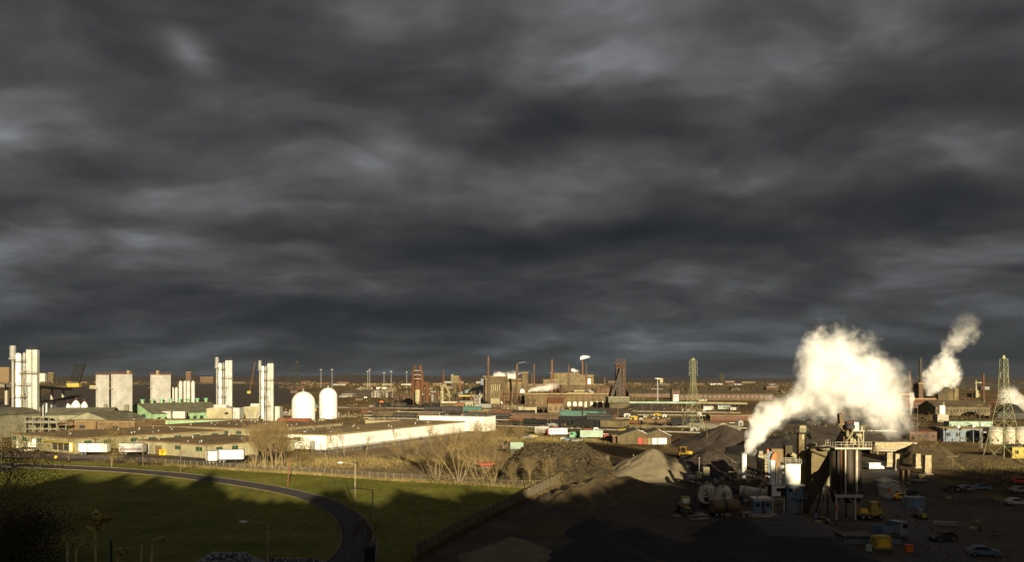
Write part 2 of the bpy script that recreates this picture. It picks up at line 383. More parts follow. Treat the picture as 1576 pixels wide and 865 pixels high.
# ================================================================ builders for the setting
def windows(t, specs, wall, facade='x', y=0, mat='dark_glass', frame=None, d=.12):
    """specs: (a, z0, w, h) along the facade line; facade 'x' = plane y (faces -y), 'y' = plane x (faces +x), 'l' = plane x facing -x"""
    for a, z0, w, h in specs:
        mb = MB()
        if facade == 'x': mb.box(a, a + w, y - d, y + .05, z0, z0 + h)
        elif facade == 'y': mb.box(y - .05, y + d, a, a + w, z0, z0 + h)
        else: mb.box(y - d, y + .05, a, a + w, z0, z0 + h)
        o = mb.build('window', mat, t)
        if frame:
            fb = MB(); e = d + .05; q = .09
            for (u0, u1, v0, v1) in ((a - q, a + w + q, z0 - q * 1.5, z0), (a - q, a + w + q, z0 + h, z0 + h + q), (a - q, a, z0, z0 + h), (a + w, a + w + q, z0, z0 + h), (a + w / 2 - .03, a + w / 2 + .03, z0, z0 + h)):
                if facade == 'x': fb.box(u0, u1, y - e, y - .003, v0, v1)
                elif facade == 'y': fb.box(y + .003, y + e, u0, u1, v0, v1)
                else: fb.box(y - e, y - .003, u0, u1, v0, v1)
            fb.build('frame', frame, o)
def door(t, a, w, h, facade='x', y=0, mat='brown_wall'):
    mb = MB(); d = .09
    if facade == 'x': mb.box(a, a + w, y - d, y + .04, 0.02, h)
    else: mb.box(y - .04, y + d, a, a + w, 0.02, h)
    o = mb.build('door', mat, t)
    hb = MB()
    if facade == 'x': hb.box(a + w * .85, a + w * .85 + .12, y - d - .06, y - d, h * .45, h * .45 + .15)
    else: hb.box(y + d, y + d + .06, a + w * .85, a + w * .85 + .12, h * .45, h * .45 + .15)
    hb.build('handle', 'dark_metal', o); return o
def flat_building(name, label, cat, x, y, w, l, h, wall, roof, rz=0, trim=None, parapet=.0, over=.35, vents=0, group=None, left=True):
    """origin = near right corner when left=True: x runs -w..0, y 0..l"""
    t = T(name, label, cat, x, y, 0, rz, group)
    x0, x1 = (-w, 0) if left else (0, w)
    MB().box(x0, x1, 0, l, 0, h).build('wall', wall, t)
    r = MB().box(x0 - over, x1 + over, -over, l + over, h, h + .35).build('roof', roof, t)
    if trim: MB().box(x0 - over - .04, x1 + over + .04, -over - .05, -over + .02, h + .02, h + .4).box(x1 + over - .02, x1 + over + .05, -over - .05, l + over, h + .02, h + .4).build('roof_edge', trim, t)
    rnd = random.Random(label)
    for i in range(min(7, vents)):
        vx, vy = rnd.uniform(x0 + 2, x1 - 9), rnd.uniform(1, l - 7); MB().box(vx, vx + rnd.uniform(3, 8), vy, vy + rnd.uniform(2, 6), h + .353 + .004 * i, h + .37 + .004 * i).build('roof_patch', rnd.choice(['tar_roof', 'tar_roof2', 'brown_wall', 'olive_roof']), r)
    for i in range(vents):
        vx, vy = rnd.uniform(x0 + 2, x1 - 2), rnd.uniform(2, l - 2); hh = rnd.uniform(.15, .6)
        MB().cyl((vx, vy, h + .3), (vx, vy, h + .35 + hh), .18, .18, 8).cyl((vx, vy, h + .35 + hh), (vx, vy, h + .6 + hh), .36, .15, 8).build('vent', rnd.choice(['white_metal', 'grey_metal', 'white_metal']), r)
    return t
def gable_building(name, label, cat, x, y, w, l, h, ridge, wall, roof, rz=0, axis='y', over=.4, group=None):
    """origin near left corner, x 0..w, y 0..l, ridge along axis"""
    t = T(name, label, cat, x, y, 0, rz, group)
    if axis == 'y':
        MB().prism([(0, 0), (w, 0), (w, h), (w / 2, ridge), (0, h)], 0, l).build('wall', wall, t)
        s = (ridge - h) / (w / 2)
        MB().prism([(-over, h - over * s + .02), (w / 2, ridge + .02), (w + over, h - over * s + .02), (w + over, h - over * s + .27), (w / 2, ridge + .3), (-over, h - over * s + .27)], -over, l + over).build('roof', roof, t)
    else:
        MB().prismx([(0, 0), (l, 0), (l, h), (l / 2, ridge), (0, h)], 0, w).build('wall', wall, t)
        s = (ridge - h) / (l / 2)
        MB().prismx([(-over, h - over * s + .02), (l / 2, ridge + .02), (l + over, h - over * s + .02), (l + over, h - over * s + .27), (l / 2, ridge + .3), (-over, h - over * s + .27)], -over, w + over).build('roof', roof, t)
    return t
def stack(label, px, ytop, ybase, wpx, mat='stack_brown', bands=3, group=None, cap=True, name='chimney'):
    x, y = G(px, ybase); s = y / F; r = wpx * s / 2; h = (ybase - ytop) * s
    t = T(name, label, 'chimney', x, y, 0, 0, group)
    MB().cyl((0, 0, 0), (0, 0, h), r * 1.12, r * .92, 16).build('shaft', mat, t, smooth=False)
    if cap: MB().lathe([(r * .93, h - r * .9), (r * 1.06, h - r * .8), (r * 1.06, h - r * .2), (r * .93, h - r * .1)], n=16).build('rim', 'dark_metal', t)
    mb = MB()
    for i in range(bands):
        z = h * (i + 1) / (bands + 1); rr = r * (1.12 - .2 * (i + 1) / (bands + 1)); mb.lathe([(rr * 1.04, z - .25), (rr * 1.1, z - .2), (rr * 1.1, z + .2), (rr * 1.04, z + .25)], n=16)
    if bands: mb.build('band', 'rust', t)
    mb = MB(); mb.bar((r * .9, -r * .8, 0), (r * .8, -r * .7, h * .98), .05); mb.bar((r * .9 + .5, -r * .8, 0), (r * .8 + .5, -r * .7, h * .98), .05)
    for k in range(int(h / 2)): mb.bar((r * .9, -r * .8, k * 2), (r * .9 + .5, -r * .8, k * 2), .04)
    mb.build('ladder', 'rust', t)
    return t
def pole(label, px, ytop, ybase, w=.14, arms=1, mat='wood_pole', name='utility_pole', cat='utility pole', group=None, lean=0, z0=0):
    x, y = G(px, ybase); h = (ybase - ytop) * y / F
    t = T(name, label, cat, x, y, z0, 0, group)
    MB().cyl((0, 0, 0), (lean, 0, h), w, w * .7, 8).build('post', mat, t)
    for k in range(arms):
        z = h - .5 - k * 1.1; MB().box(lean - 1.1, lean + 1.1, -.07, .07, z, z + .14).build('crossarm', mat, t)
        mb = MB()
        for q in (-.95, -.45, .45, .95): mb.cyl((lean + q, 0, z + .14), (lean + q, 0, z + .36), .06, .05, 6)
        mb.build('insulator', 'grey_metal', t)
    return t
def street_lamp(label, x, y, h, arm, mat='lamp_pole', group='street lamps along the park road'):
    t = T('street_lamp', label, 'street lamp', x, y, 0, 0, group)
    MB().cyl((0, 0, 0), (0, 0, h), .13, .08, 10).cyl((0, 0, 0), (0, 0, .5), .2, .18, 10).build('pole', mat, t)
    MB().tube([(0, 0, h - .12), (arm * .35, 0, h + .04), (arm, 0, h + .22)], .05).build('arm', mat, t)
    s = 1 if arm > 0 else -1
    MB().prism([(arm, h + .12), (arm + s * .2, h + .08), (arm + s * .85, h + .12), (arm + s * .95, h + .2), (arm + s * .7, h + .34), (arm, h + .3)], -.17, .17).build('lamp_head', 'lamp_head', t)
    return t
def mast(label, px, ytop, ybase, group, w=.25, mat='grey_metal'):
    x, y = G(px, ybase); h = (ybase - ytop) * y / F
    t = T('light_mast', label, 'light mast', x, y, 0, 0, group)
    MB().cyl((0, 0, 0), (0, 0, h), w * 1.4, w * .8, 8).build('pole', mat, t)
    MB().lathe([(w * 1.2, h - .4), (w * 5, h - .2), (w * 5, h + .35), (w * 1.2, h + .6)], n=10).build('lamp_crown', 'lamp_head', t)
    return t
def pylon(label, px, ytop, ybase, wb=9.0, wt=1.6, arms=(.80, .88), armw=4.5, mat='pylon_paint', group='lattice power pylons', w=.12, waist=.62, rz=.35):
    x, y = G(px, ybase); h = (ybase - ytop) * y / F
    t = T('lattice_pylon', label, 'power pylon', x, y, 0, rz, group)
    def half(z):
        k = z / h
        if k < waist: return (wb + (wt * 1.5 - wb) * (k / waist) ** .8) / 2
        return (wt * 1.5 + (wt - wt * 1.5) * (k - waist) / (1 - waist)) / 2
    cs = ((-1, -1), (1, -1), (1, 1), (-1, 1))
    for sx, sy in cs:
        MB().bar((sx * half(0), sy * half(0), 0), (sx * half(h * waist), sy * half(h * waist), h * waist), w).bar((sx * half(h * waist), sy * half(h * waist), h * waist), (sx * half(h * .97), sy * half(h * .97), h * .97), w).build('leg', mat, t)
    zs = [0]; 
    while zs[-1] < h * .95: zs.append(min(h * .97, zs[-1] + max(1.7, half(zs[-1]) * 1.35)))
    mb = MB()
    for a, c in zip(zs, zs[1:]):
        ha, hc = half(a), half(c)
        for i in range(4):
            (ax, ay), (bx, by) = cs[i], cs[(i + 1) % 4]
            mb.bar((ax * ha, ay * ha, a), (bx * hc, by * hc, c), w * .55); mb.bar((bx * ha, by * ha, a), (ax * hc, ay * hc, c), w * .55)
            mb.bar((ax * hc, ay * hc, c), (bx * hc, by * hc, c), w * .55)
    mb.build('bracing', mat, t)
    for k in arms:
        z = h * k; hw = half(z)
        for s in (-1, 1):
            m2 = MB(); tip = (s * (hw + armw / 2), 0, z)
            for sy in (-1, 1): m2.bar((s * hw, sy * hw, z), tip, w * .6); m2.bar((s * hw, sy * hw, z + 1.5), tip, w * .6)
            a_ = m2.build('crossarm', mat, t)
            MB().cyl((tip[0], 0, z), (tip[0], 0, z - 1.6), .1, .1, 6).build('insulator', 'grey_metal', a_)
    MB().prism([(-wt / 2, h * .97), (wt / 2, h * .97), (0.25, h), (-.25, h)], -.1, .1).build('peak', mat, t)
    return t
# trees --------------------------------------------------------------------------
def branch_tree(seed, h, stems=1, spread=.5, twigs=True, leafn=0, rad=None, depth=4):
    """one bare tree: returns trunk mesh, branch mesh, leaf mesh"""
    rnd = random.Random(seed); tr, br, lf = MB(), MB(), MB(); rad = rad or h * .016
    def grow(p, d, ln, r, lev):
        segs = 3 if lev < 3 else 2; q = p
        for i in range(segs):
            d = (d + Vector((rnd.gauss(0, .10), rnd.gauss(0, .10), .05))).normalized(); e = q + d * ln / segs
            (tr if lev == 0 else br).cyl(q, e, r * (1 - .22 * i), r * (1 - .22 * (i + 1)), 6 if lev < 2 else 3, lev < 1)
            if lev < depth:
                for _ in range(1 if lev < 1 else 2):
                    if lev == 0 and i == 0: continue
                    a = rnd.uniform(0, 6.28); s = rnd.uniform(.45, .95)
                    dd = (d + Vector((math.cos(a), math.sin(a), rnd.uniform(-.05, .45))) * s).normalized()
                    grow(e, dd, ln * rnd.uniform(.5, .72), max(.013, r * .52), lev + 1)
            elif leafn:
                for _ in range(leafn):
                    c = e + Vector((rnd.gauss(0, .45), rnd.gauss(0, .45), rnd.gauss(0, .4))); s = rnd.uniform(.10, .26)
                    u = Vector((rnd.gauss(0, 1), rnd.gauss(0, 1), rnd.gauss(0, 1))).normalized() * s; w = u.cross(Vector((rnd.gauss(0, 1), rnd.gauss(0, 1), 1))).normalized() * s
                    lf.add([c - u, c + w, c + u, c - w], [(0, 1, 2, 3)])
            q = e
    for k in range(stems):
        a = rnd.uniform(0, 6.28); tilt = spread * rnd.uniform(.3, 1) if stems > 1 else .06
        grow(Vector((math.cos(a) * .25 * (stems > 1), math.sin(a) * .25 * (stems > 1), -.1)), Vector((math.cos(a) * tilt, math.sin(a) * tilt, 1)).normalized(), h * .55 * rnd.uniform(.75, 1), rad * (1 if stems == 1 else .6), 0)
    return tr, br, lf
def tree_proto(name, label, seed, h, x, y, rz=0, bark='bark', twig='twig', leaf='leaf_yellow', group=None, cat='tree', **kw):
    t = T(name, label, cat, x, y, 0, rz, group)
    tr, br, lf = branch_tree(seed, h, **kw)
    tr.build('trunk', bark, t); c = br.build('crown', twig, t)
    if lf.v: lf.build('foliage', leaf, c)
    return t
def leafy(name, label, x, y, h, r, n, mats=('leaf_yellow', 'leaf_brown'), seed=1, cat='tree', group=None, size=.3, low=.15, rz=0):
    """crown of many small leaf faces in uneven clumps, on a tapered trunk"""
    rnd = random.Random(seed); t = T(name, label, cat, x, y, 0, rz, group)
    tr, br, _ = branch_tree(seed, h * .95, stems=1, depth=2); tr.build('trunk', 'bark', t)
    c = br.build('crown', 'twig', t)
    cl = [(Vector((max(-r * .8, min(r * .8, rnd.gauss(0, r * .42))), max(-r * .8, min(r * .8, rnd.gauss(0, r * .42))), h * rnd.uniform(low, .95))), rnd.uniform(.18, .42) * r) for _ in range(max(8, n // 90))]
    for k, mt in enumerate(mats):
        lf = MB()
        for _ in range(n // len(mats)):
            cc, rr = cl[rnd.randrange(k, len(cl), len(mats)) if rnd.random() < .7 else rnd.randrange(len(cl))]
            gg = lambda q: max(-1.5, min(1.5, rnd.gauss(0, .8))) * q
            p = cc + Vector((gg(rr), gg(rr), gg(rr * .8))); 
            if p.z < .1: continue
            s = size * rnd.uniform(.5, 1.3); u = Vector((rnd.gauss(0, 1), rnd.gauss(0, 1), rnd.gauss(0, 1))).normalized() * s; w = u.cross(Vector((rnd.gauss(0, 1), rnd.gauss(0, 1), 1.1))).normalized() * s * .7
            lf.add([p - u, p + w, p + u, p - w], [(0, 1, 2, 3)])
        lf.build('foliage', mt, c)
    return t
def heap(name, label, px, ytop, ybase, wpx, depth, mat, seed=0, ridge=0, cat='heap', sharp=1.0, rz=0, kind=None, debris=None, rough=.35, group=None, kx=0, z0=0, dback=0):
    """pile of loose material: centre px, crest ytop, front toe ybase, width in photo pixels, depth in metres"""
    yf = DY(ybase); yc = yf + depth / 2; s = yc / F; h = ZY(ytop, yc); w = wpx * s / 2; x = XP(px, yc)
    t = T(name, label, cat, x, yc, 0, rz, group); mb = MB(); nr, na = 26, 72
    def hz(u, v):
        d = math.hypot(u, v)
        if ridge: d = math.hypot(max(0, abs(u) - ridge) / (1 - ridge), v) if abs(u) > ridge else abs(v)
        an = math.atan2(v, u); d = d * (1 + .07 * math.cos(3 * an + seed) + .035 * math.cos(7 * an + seed * 2.3)) * (1 + .13 * fbm(u * 2.2 + seed * 3.1, v * 2.2, seed * 1.7)) 
        k = max(0, 1 - d); k = k ** sharp
        k *= 1 - .05 * abs(math.sin(an * 9 + 2 * fbm(u * 3, v * 3, seed))) * min(1, d * 2)
        k = k - .02 * math.exp(-(d / .06) ** 2)
        return h * k + rough * fbm(u * 6 + seed, v * 6, seed) * min(1, k * 5 + .1) * (h / 8)
    mb.v.append((kx * w, 0, hz(0, 0)))
    for i in range(1, nr + 1):
        for j in range(na):
            a = 2 * math.pi * j / na; rr = (i / nr) * 1.15; u, v = rr * math.cos(a), rr * math.sin(a)
            z = hz(u, v); sh = kx * w * (1 - rr / 1.15)
            mb.v.append((u * w + sh, v * depth / 2, z if i < nr else -.25))
    for j in range(na): mb.f.append((0, 1 + j, 1 + (j + 1) % na))
    for i in range(nr - 1):
        for j in range(na):
            a, c = 1 + i * na + j, 1 + i * na + (j + 1) % na; mb.f.append((a, a + na, c + na, c))
    mb.build('mass', mat, t, smooth=True)
    if debris:
        rnd = random.Random(seed); n, sz, mt = debris; dm = MB()
        for _ in range(n):
            a = rnd.uniform(0, 6.28); rr = math.sqrt(rnd.random()) * 1.0; u, v = rr * math.cos(a), rr * math.sin(a)
            c = Vector((u * w + kx * w * (1 - rr), v * depth / 2, max(0, hz(u, v)) + sz * .15)); q = sz * rnd.uniform(.3, 1.4)
            d = Vector((rnd.gauss(0, 1), rnd.gauss(0, 1), rnd.gauss(0, .5))).normalized() * q
            dm.cyl(c - d, c + d, q * .22, q * .15, 4)
        tag(dm.build('debris', mt, t), kind='stuff')
    return t
# vehicles ------------------------------------------------------------------------
def wheel(t, x, y, r, w=.28, name='wheel', side=-1):
    o = MB().cyl((x, y - w / 2, r), (x, y + w / 2, r), r, r, 16).build(name, 'tyre', t)
    yy = y + side * (w / 2 + .012)
    MB().cyl((x, yy, r), (x, y, r), r * .5, r * .5, 12).build('hub', 'grey_metal', o)
def trailer(label, px, py, l, rz, body='white_paint', w=2.5, h=2.75, z0=1.15, group='truck trailers in the yard', marks=None, name='box_trailer', sc_=1):
    x, y = G(px, py); t = T(name, label, 'trailer', x, y, 0, rz, group)
    MB().box(0, l, 0, w, z0, z0 + h).build('body', body, t)
    mb = MB()
    for i in range(int(l / 1.2)): mb.box(.3 + i * 1.2, .38 + i * 1.2, -.03, 0, z0 + .1, z0 + h - .05)
    mb.box(0, l, -.05, w + .05, z0 - .12, z0 - .003).box(-.03, l + .03, -.05, w + .05, z0 + h + .003, z0 + h + .07).build('rib', 'grey_metal', t)
    MB().box(-.05, -.004, .1, w / 2 - .03, z0 + .1, z0 + h - .1).box(-.05, -.004, w / 2 + .03, w - .1, z0 + .1, z0 + h - .1).build('rear_door', body, t)
    for q in (1.0, 2.2):
        wheel(t, q, .25, .5); wheel(t, q, w - .25, .5, side=1)
    MB().box(.4, 3, .3, w - .3, .55, z0 - .12).build('undercarriage', 'dark_metal', t)
    for yy in (.5, w - .5): MB().box(l - 2.6, l - 2.45, yy, yy + .15, .03, z0 - .12).build('landing_leg', 'dark_metal', t)
    if marks:
        for (mm, a0, a1, c0, c1) in marks: MB().box(a0, a1, -.06, -.02, z0 + c0, z0 + c1).build('marking', mm, t)
    return t
def car(label, x, y, rz=0, body='dark_metal', group=None, l=4.6, name='parked_car', cat='car', w=1.8, van=False):
    t = T(name, label, cat, x, y, 0, rz, group); h = 1.45 if not van else 2.0
    if van: prof = [(0, .35), (l, .35), (l, .95), (l * .92, 1.05), (l * .78, h), (0.05, h), (0, h - .2)]
    else: prof = [(0, .35), (l, .35), (l, .75), (l * .95, .88), (l * .72, .95), (l * .58, h), (l * .24, h), (l * .12, .98), (0, .92)]
    MB().prism(prof, 0, w).build('body', body, t)
    if van: g = MB().prism([(l * .79, 1.15), (l * .90, 1.1), (l * .80, h - .12), (l * .72, h - .12)], -.012, w + .012)
    else: g = MB().prism([(l * .17, 1.0), (l * .68, .99), (l * .57, h - .07), (l * .255, h - .07)], -.012, w + .012)
    g.build('window', 'dark_glass', t)
    for a in (.2, .8):
        wheel(t, l * a, .1, .33, .2); wheel(t, l * a, w - .1, .33, .2, side=1)
    for yy in (.15, w - .45): MB().box(l - .02, l + .03, yy, yy + .3, .6, .76).build('headlight', 'lamp_head', t)
    for yy in (.15, w - .45): MB().box(-.03, .02, yy, yy + .3, .65, .82).build('tail_light', 'red', t)
    MB().box(-.08, .0, .05, w - .05, .38, .55).build('bumper', 'dark_metal', t); MB().box(l, l + .08, .05, w - .05, .38, .55).build('bumper', 'dark_metal', t)
    return t
def freight_car(label, x, y, rz, body, kind='box', group='freight cars in the rail yard', l=14.5):
    t = T('freight_car', label, 'freight car', x, y, 0, rz, group); w = 2.9
    if kind == 'box':
        MB().prismx([(0, 1.1), (w, 1.1), (w, 4.2), (w / 2, 4.5), (0, 4.2)], 0, l).build('body', body, t)
        MB().box(l * .4, l * .6, -.06, 0, 1.2, 4.0).build('door', body, t)
        mb = MB()
        for i in range(9):
            if not 3 <= i <= 5: mb.box(i * l / 9 + .6, i * l / 9 + .72, -.05, 0, 1.15, 4.15)
        mb.build('rib', 'dark_metal', t)
    elif kind == 'gondola':
        mb = MB(); mb.box(0, l, 0, .15, 1.1, 2.7).box(0, l, w - .15, w, 1.1, 2.7).box(0, .15, 0, w, 1.1, 2.7).box(l - .15, l, 0, w, 1.1, 2.7).box(0, l, 0, w, 1.0, 1.2).build('body', body, t)
        MB().box(.3, l - .3, .3, w - .3, 1.2, 2.4).build('load', 'ore_dark', t)
    elif kind == 'tank':
        MB().cyl((.4, w / 2, 2.6), (l - .4, w / 2, 2.6), 1.35, 1.35, 16).cyl((l / 2, w / 2, 3.8), (l / 2, w / 2, 4.4), .5, .5, 10).build('tank', body, t)
        MB().box(0, l, .5, w - .5, 1.0, 1.25).build('frame', 'dark_metal', t)
    else:
        MB().prismx([(0, 1.9), (.5, 1.1), (w - .5, 1.1), (w, 1.9), (w, 3.9), (w - .4, 4.4), (.4, 4.4), (0, 3.9)], 0, l).build('body', body, t)
    for cx_ in (2.2, l - 2.2):
        b_ = MB().box(cx_ - 1.4, cx_ + 1.4, .5, w - .5, .5, 1.0).build('bogie', 'dark_metal', t)
        mb = MB()
        for q in (-.85, .85): mb.cyl((cx_ + q, .35, .48), (cx_ + q, w - .35, .48), .45, .45, 12)
        mb.build('wheelset', 'black', b_)
    return t
def steps_rail(mb, x0, x1, y0, y1, z, h=1.05, step=1.5, w=.05):
    """railing round a rectangle"""
    c = [(x0, y0), (x1, y0), (x1, y1), (x0, y1), (x0, y0)]
    for (a, b_), (p, q) in zip(c, c[1:]):
        for hh in (h, h * .55): mb.bar((a, b_, z + hh), (p, q, z + hh), w)
        n = max(1, int(math.hypot(p - a, q - b_) / step))
        for i in range(n): mb.bar((a + (p - a) * i / n, b_ + (q - b_) * i / n, z), (a + (p - a) * i / n, b_ + (q - b_) * i / n, z + h), w)
    return mb

# ================================================================ left: warehouses
uA = math.atan2(-.59, .81)
t = flat_building('warehouse', 'cream low warehouse with brown roof at the left edge, behind the white trailers', 'warehouse', -150, 303.6, 46, 60, 5.0, 'cream_dirty', 'tar_roof', rz=math.atan2(-.6, .8), vents=14, over=.5)
windows(t, [(-2.4 - 0, 3.1, 0, 0)][:0], None)
windows(t, [(-37.5, 2.9, 3.6, 1.5), (-26, 2.9, 3.6, 1.5), (-45, 2.9, 3.2, 1.5)], None, 'x', 0, 'dark_green', 'cream')
windows(t, [(3.5, 2.9, 2.6, 1.4), (10.5, 2.9, 2.6, 1.4), (20.5, 2.9, 2.8, 1.4), (27.5, 2.9, 2.8, 1.4), (38, 2.9, 2.8, 1.4), (46, 2.9, 2.8, 1.4), (54, 2.9, 2.8, 1.4)], None, 'y', 0, 'dark_green', 'cream')
for a in (-42, -33, -31.2): door(t, a, 1.1, 2.6, 'x', 0, 'white_paint')
MB().box(-20, -3, -1.6, -.003, 3.6, 3.9).build('awning', 'yellow_dull', t)
for a in (-14.5, -10.5, -6.5): MB().box(a, a + 3, -.14, -.003, .9, 3.5).build('dock_door', 'dark_metal', t)
MB().box(-3.1, -.6, -.2, -.003, .6, 3.9).build('dock_seal', 'yellow', t); MB().box(-2.6, -1.1, -.26, -.21, .8, 3.6).build('dock_curtain', 'white_paint', t)
t = flat_building('warehouse', 'cream corner warehouse with green windows and brown roof behind the fence', 'warehouse', -98, 286, 39, 36, 4.2, 'cream', 'tar_roof', rz=math.atan2(-.57, .82), vents=9, over=.5)
windows(t, [(-6.2, 2.2, 3.4, 1.3), (-17.5, 2.2, 3.2, 1.3), (-38, 2.2, 3.2, 1.3)], None, 'x', 0, 'dark_green', 'cream')
windows(t, [(3, 2.2, 2.4, 1.3), (9.2, 2.2, 2.4, 1.3), (19.5, 2.2, 2.4, 1.3), (26, 2.2, 2.4, 1.3)], None, 'y', 0, 'dark_green', 'cream')
door(t, -28.6, 3.4, 3.0, 'x', 0, 'brown_wall'); door(t, -36, 3.6, 3.1, 'x', 0, 'white_paint'); door(t, 20.2, 1.2, 1.6 + .5, 'y', 0, 'dark_green')
MB().box(-24.6, -22.6, -1.3, -.1, 0, 1.9).build('yellow_bin', 'yellow', t)
t = flat_building('warehouse', 'very long blank white warehouse with a flat brown roof beside the bare field', 'warehouse', -66.8, 320, 30, 110, 5.2, 'white_paint', 'tar_roof2', rz=math.atan2(-.404, .914), vents=16, over=.35)
mb = MB()
for k in range(27): mb.box(.003, .05, 2 + k * 4, 2.12 + k * 4, .1, 5.1)
mb.box(.003, .06, 0, 110, 4.95, 5.08).build('wall_seam', 'grey_metal', t); MB().box(.003, .5, 0, 110, 0, .7).build('plinth', 'concrete', t)
door(t, -7.5, 2.4, 3.2, 'x', 0, 'grey_metal'); door(t, -3.2, 1.2, 2.3, 'x', 0, 'white_metal')
windows(t, [(-28, 3, 3, 1.2), (-21, 3, 3, 1.2), (-14.5, 3, 3, 1.2)], None, 'x', 0, 'dark_green', 'cream')
t = flat_building('warehouse', 'bright white taller block at the far end of the long white warehouse', 'warehouse', -13.5, 430, 36, 13, 6.9, 'white_paint', 'tar_roof2', rz=math.atan2(-.404, .914), vents=6, over=.2, trim='white_metal')
t = flat_building('warehouse', 'wide brown flat roofed warehouse block in the middle of the depot, dotted with white vents', 'warehouse', -98, 356, 62, 52, 5.3, 'cream_dirty', 'tar_roof', rz=math.atan2(-.404, .914), vents=16, over=.3)
windows(t, [(-58 + 7 * i, 3.1, 2.8, 1.2) for i in range(8)], None, 'x', 0, 'dark_green', 'cream')
t = flat_building('warehouse', 'low cream strip building behind the long white warehouse roof', 'warehouse', -50, 462, 30, 8, 3.4, 'cream', 'tar_roof2', rz=-.35, vents=3)
t = flat_building('workshop', 'brown flat roofed workshop in front of the olive gabled shed', 'workshop', -172, 405, 42, 22, 5.8, 'brown_wall', 'tar_roof2', rz=-.25, vents=3, over=.3)
MB().box(-21, -20.5, -.3, -.003, 0, 5.8).build('downpipe', 'dark_metal', t)
door(t, -40, 3.5, 3.6, 'x', 0, 'dark_metal'); windows(t, [(-30, 2.6, 3, 1.4), (-12, 2.6, 3, 1.4)], None, 'x', 0, 'dark_glass', 'olive_wall')
x, y = G(112, 662)
t = gable_building('gabled_shed', 'olive gabled shed with a brown sloping roof beside the tall silver columns', 'shed', -229, 435, 30, 20, 7.6, 10.8, 'olive_wall', 'olive_roof', rz=.18, axis='x')
windows(t, [(6, 3, 3, 1.5), (13, 3, 3, 1.5)], None, 'x', 0); door(t, 20, 3.5, 4, 'x', 0, 'brown_wall')
t = gable_building('gabled_shed', 'olive gabled shed end just left of the mint green hall', 'shed', -212, 425, 22, 26, 6.2, 9.5, 'olive_wall', 'olive_roof', rz=-.3, axis='y')
door(t, 9, 4, 4, 'x', 0, 'brown_wall'); windows(t, [(3, 3, 2, 1.3), (16, 3, 2, 1.3)], None, 'x', 0)
t = T('metal_hall', 'tall grey metal hall with a rounded roof at the left edge of the picture', 'hall', -233, 385, 0, -.2)
MB().prism([(-40, 0), (11, 0), (11, 9.6), (8, 11), (2, 12), (-40, 12)], 0, 26).build('wall', 'olive_wall', t)
MB().prism([(11.2, 9.7), (8.1, 11.2), (2, 12.2), (-40, 12.2), (-40, 12.5), (2, 12.5), (8.3, 11.5), (11.5, 9.9)], -.3, 26.3).build('roof', 'olive_roof', t)
mb = MB()
for k in range(25): mb.box(-39 + k * 2, -38.9 + k * 2, -.05, -.003, .2, 9.5)
mb.build('wall_seam', 'olive_roof', t); door(t, -6, 4, 4.5, 'x', 0, 'brown_wall')
MB().tube([(-3, -.8, 0), (-3, -.8, 6), (-1, -.8, 4.5), (6, -.8, 1)], .12).build('pipe', 'rust', t)
# pipe rack beside the hall
t = T('pipe_rack', 'steel pipe rack standing between the grey hall and the brown workshop', 'pipe rack', -222, 398, 0, -.2)
for a in range(6):
    for b_ in (0, 6): MB().box(a * 4 - .15, a * 4 + .15, b_, b_ + .3, 0, 8.5).build('post', 'olive_wall', t)
for z in (3, 5.8, 8.3): MB().box(-.5, 20.5, -.1, .4, z, z + .3).box(-.5, 20.5, 5.9, 6.4, z, z + .3).build('beam', 'olive_wall', t)
for k in range(5): MB().cyl((-1, .8 + k * 1.1, 6.4), (21, .8 + k * 1.1, 6.4), .3, .3, 8).build('pipe', ['grey_metal', 'rust', 'silver', 'cream', 'grey_metal'][k], t)
# the mint green hall
t = gable_building('green_hall', 'long mint green gabled hall with a grey roof and a row of small windows', 'hall', -214, 494, 30, 46, 6.2, 11.6, 'green_wall', 'olive_roof', rz=-.6435, axis='y')
t.location = (-221, 504, 0); 
windows(t, [(4.5, 4.6, 3.2, 1.5), (19.6, 4.6, 3.4, 1.4)], None, 'x', 0, 'dark_glass', 'green_trim')
windows(t, [(3 + i * 4.4, 2.6, 2.2, 1.7) for i in range(10)], None, 'y', 30, 'dark_glass', 'green_trim')
door(t, 12.5, 3.4, 3.6, 'x', 0, 'green_trim')
r_ = [o for o in t.children if o.name.startswith('roof')][0]
for k in range(8):
    MB().cyl((15, 3 + k * 5.8, 11.5), (15, 3 + k * 5.8, 13.3), .8, .8, 10).build('roof_vent', 'green_wall', r_)
    MB().cyl((15, 3 + k * 5.8, 13.3), (15, 3 + k * 5.8, 14.0), 1.4, 1.2, 10).build('vent_cap', 'green_trim', r_)
flat_building('annex', 'low mint green annex with a dark flat roof in front of the mint hall', 'annex', XP(398, 470), 470, 70, 10, 3.6, 'green_wall', 'tar_roof', rz=.02, vents=5)
for k, px in enumerate((244, 266)):
    x, y = G(px, 654); t = T('storage_container', 'white boxy container %s beside the mint hall' % ('nearest the gable end' if k == 0 else 'farther from the gable end'), 'container', x, y, 3.4, .02, 'white containers by the mint hall')
    MB().box(0, 6.6, 0, 3, .2, 4.0).build('body', 'white_metal', t); MB().box(-.05, -.003, .2, 2.8, .3, 3.9).build('door', 'grey_metal', t)
    MB().box(.2, 6.4, .2, 2.8, -3.4, .2).build('stand', 'olive_wall', t)
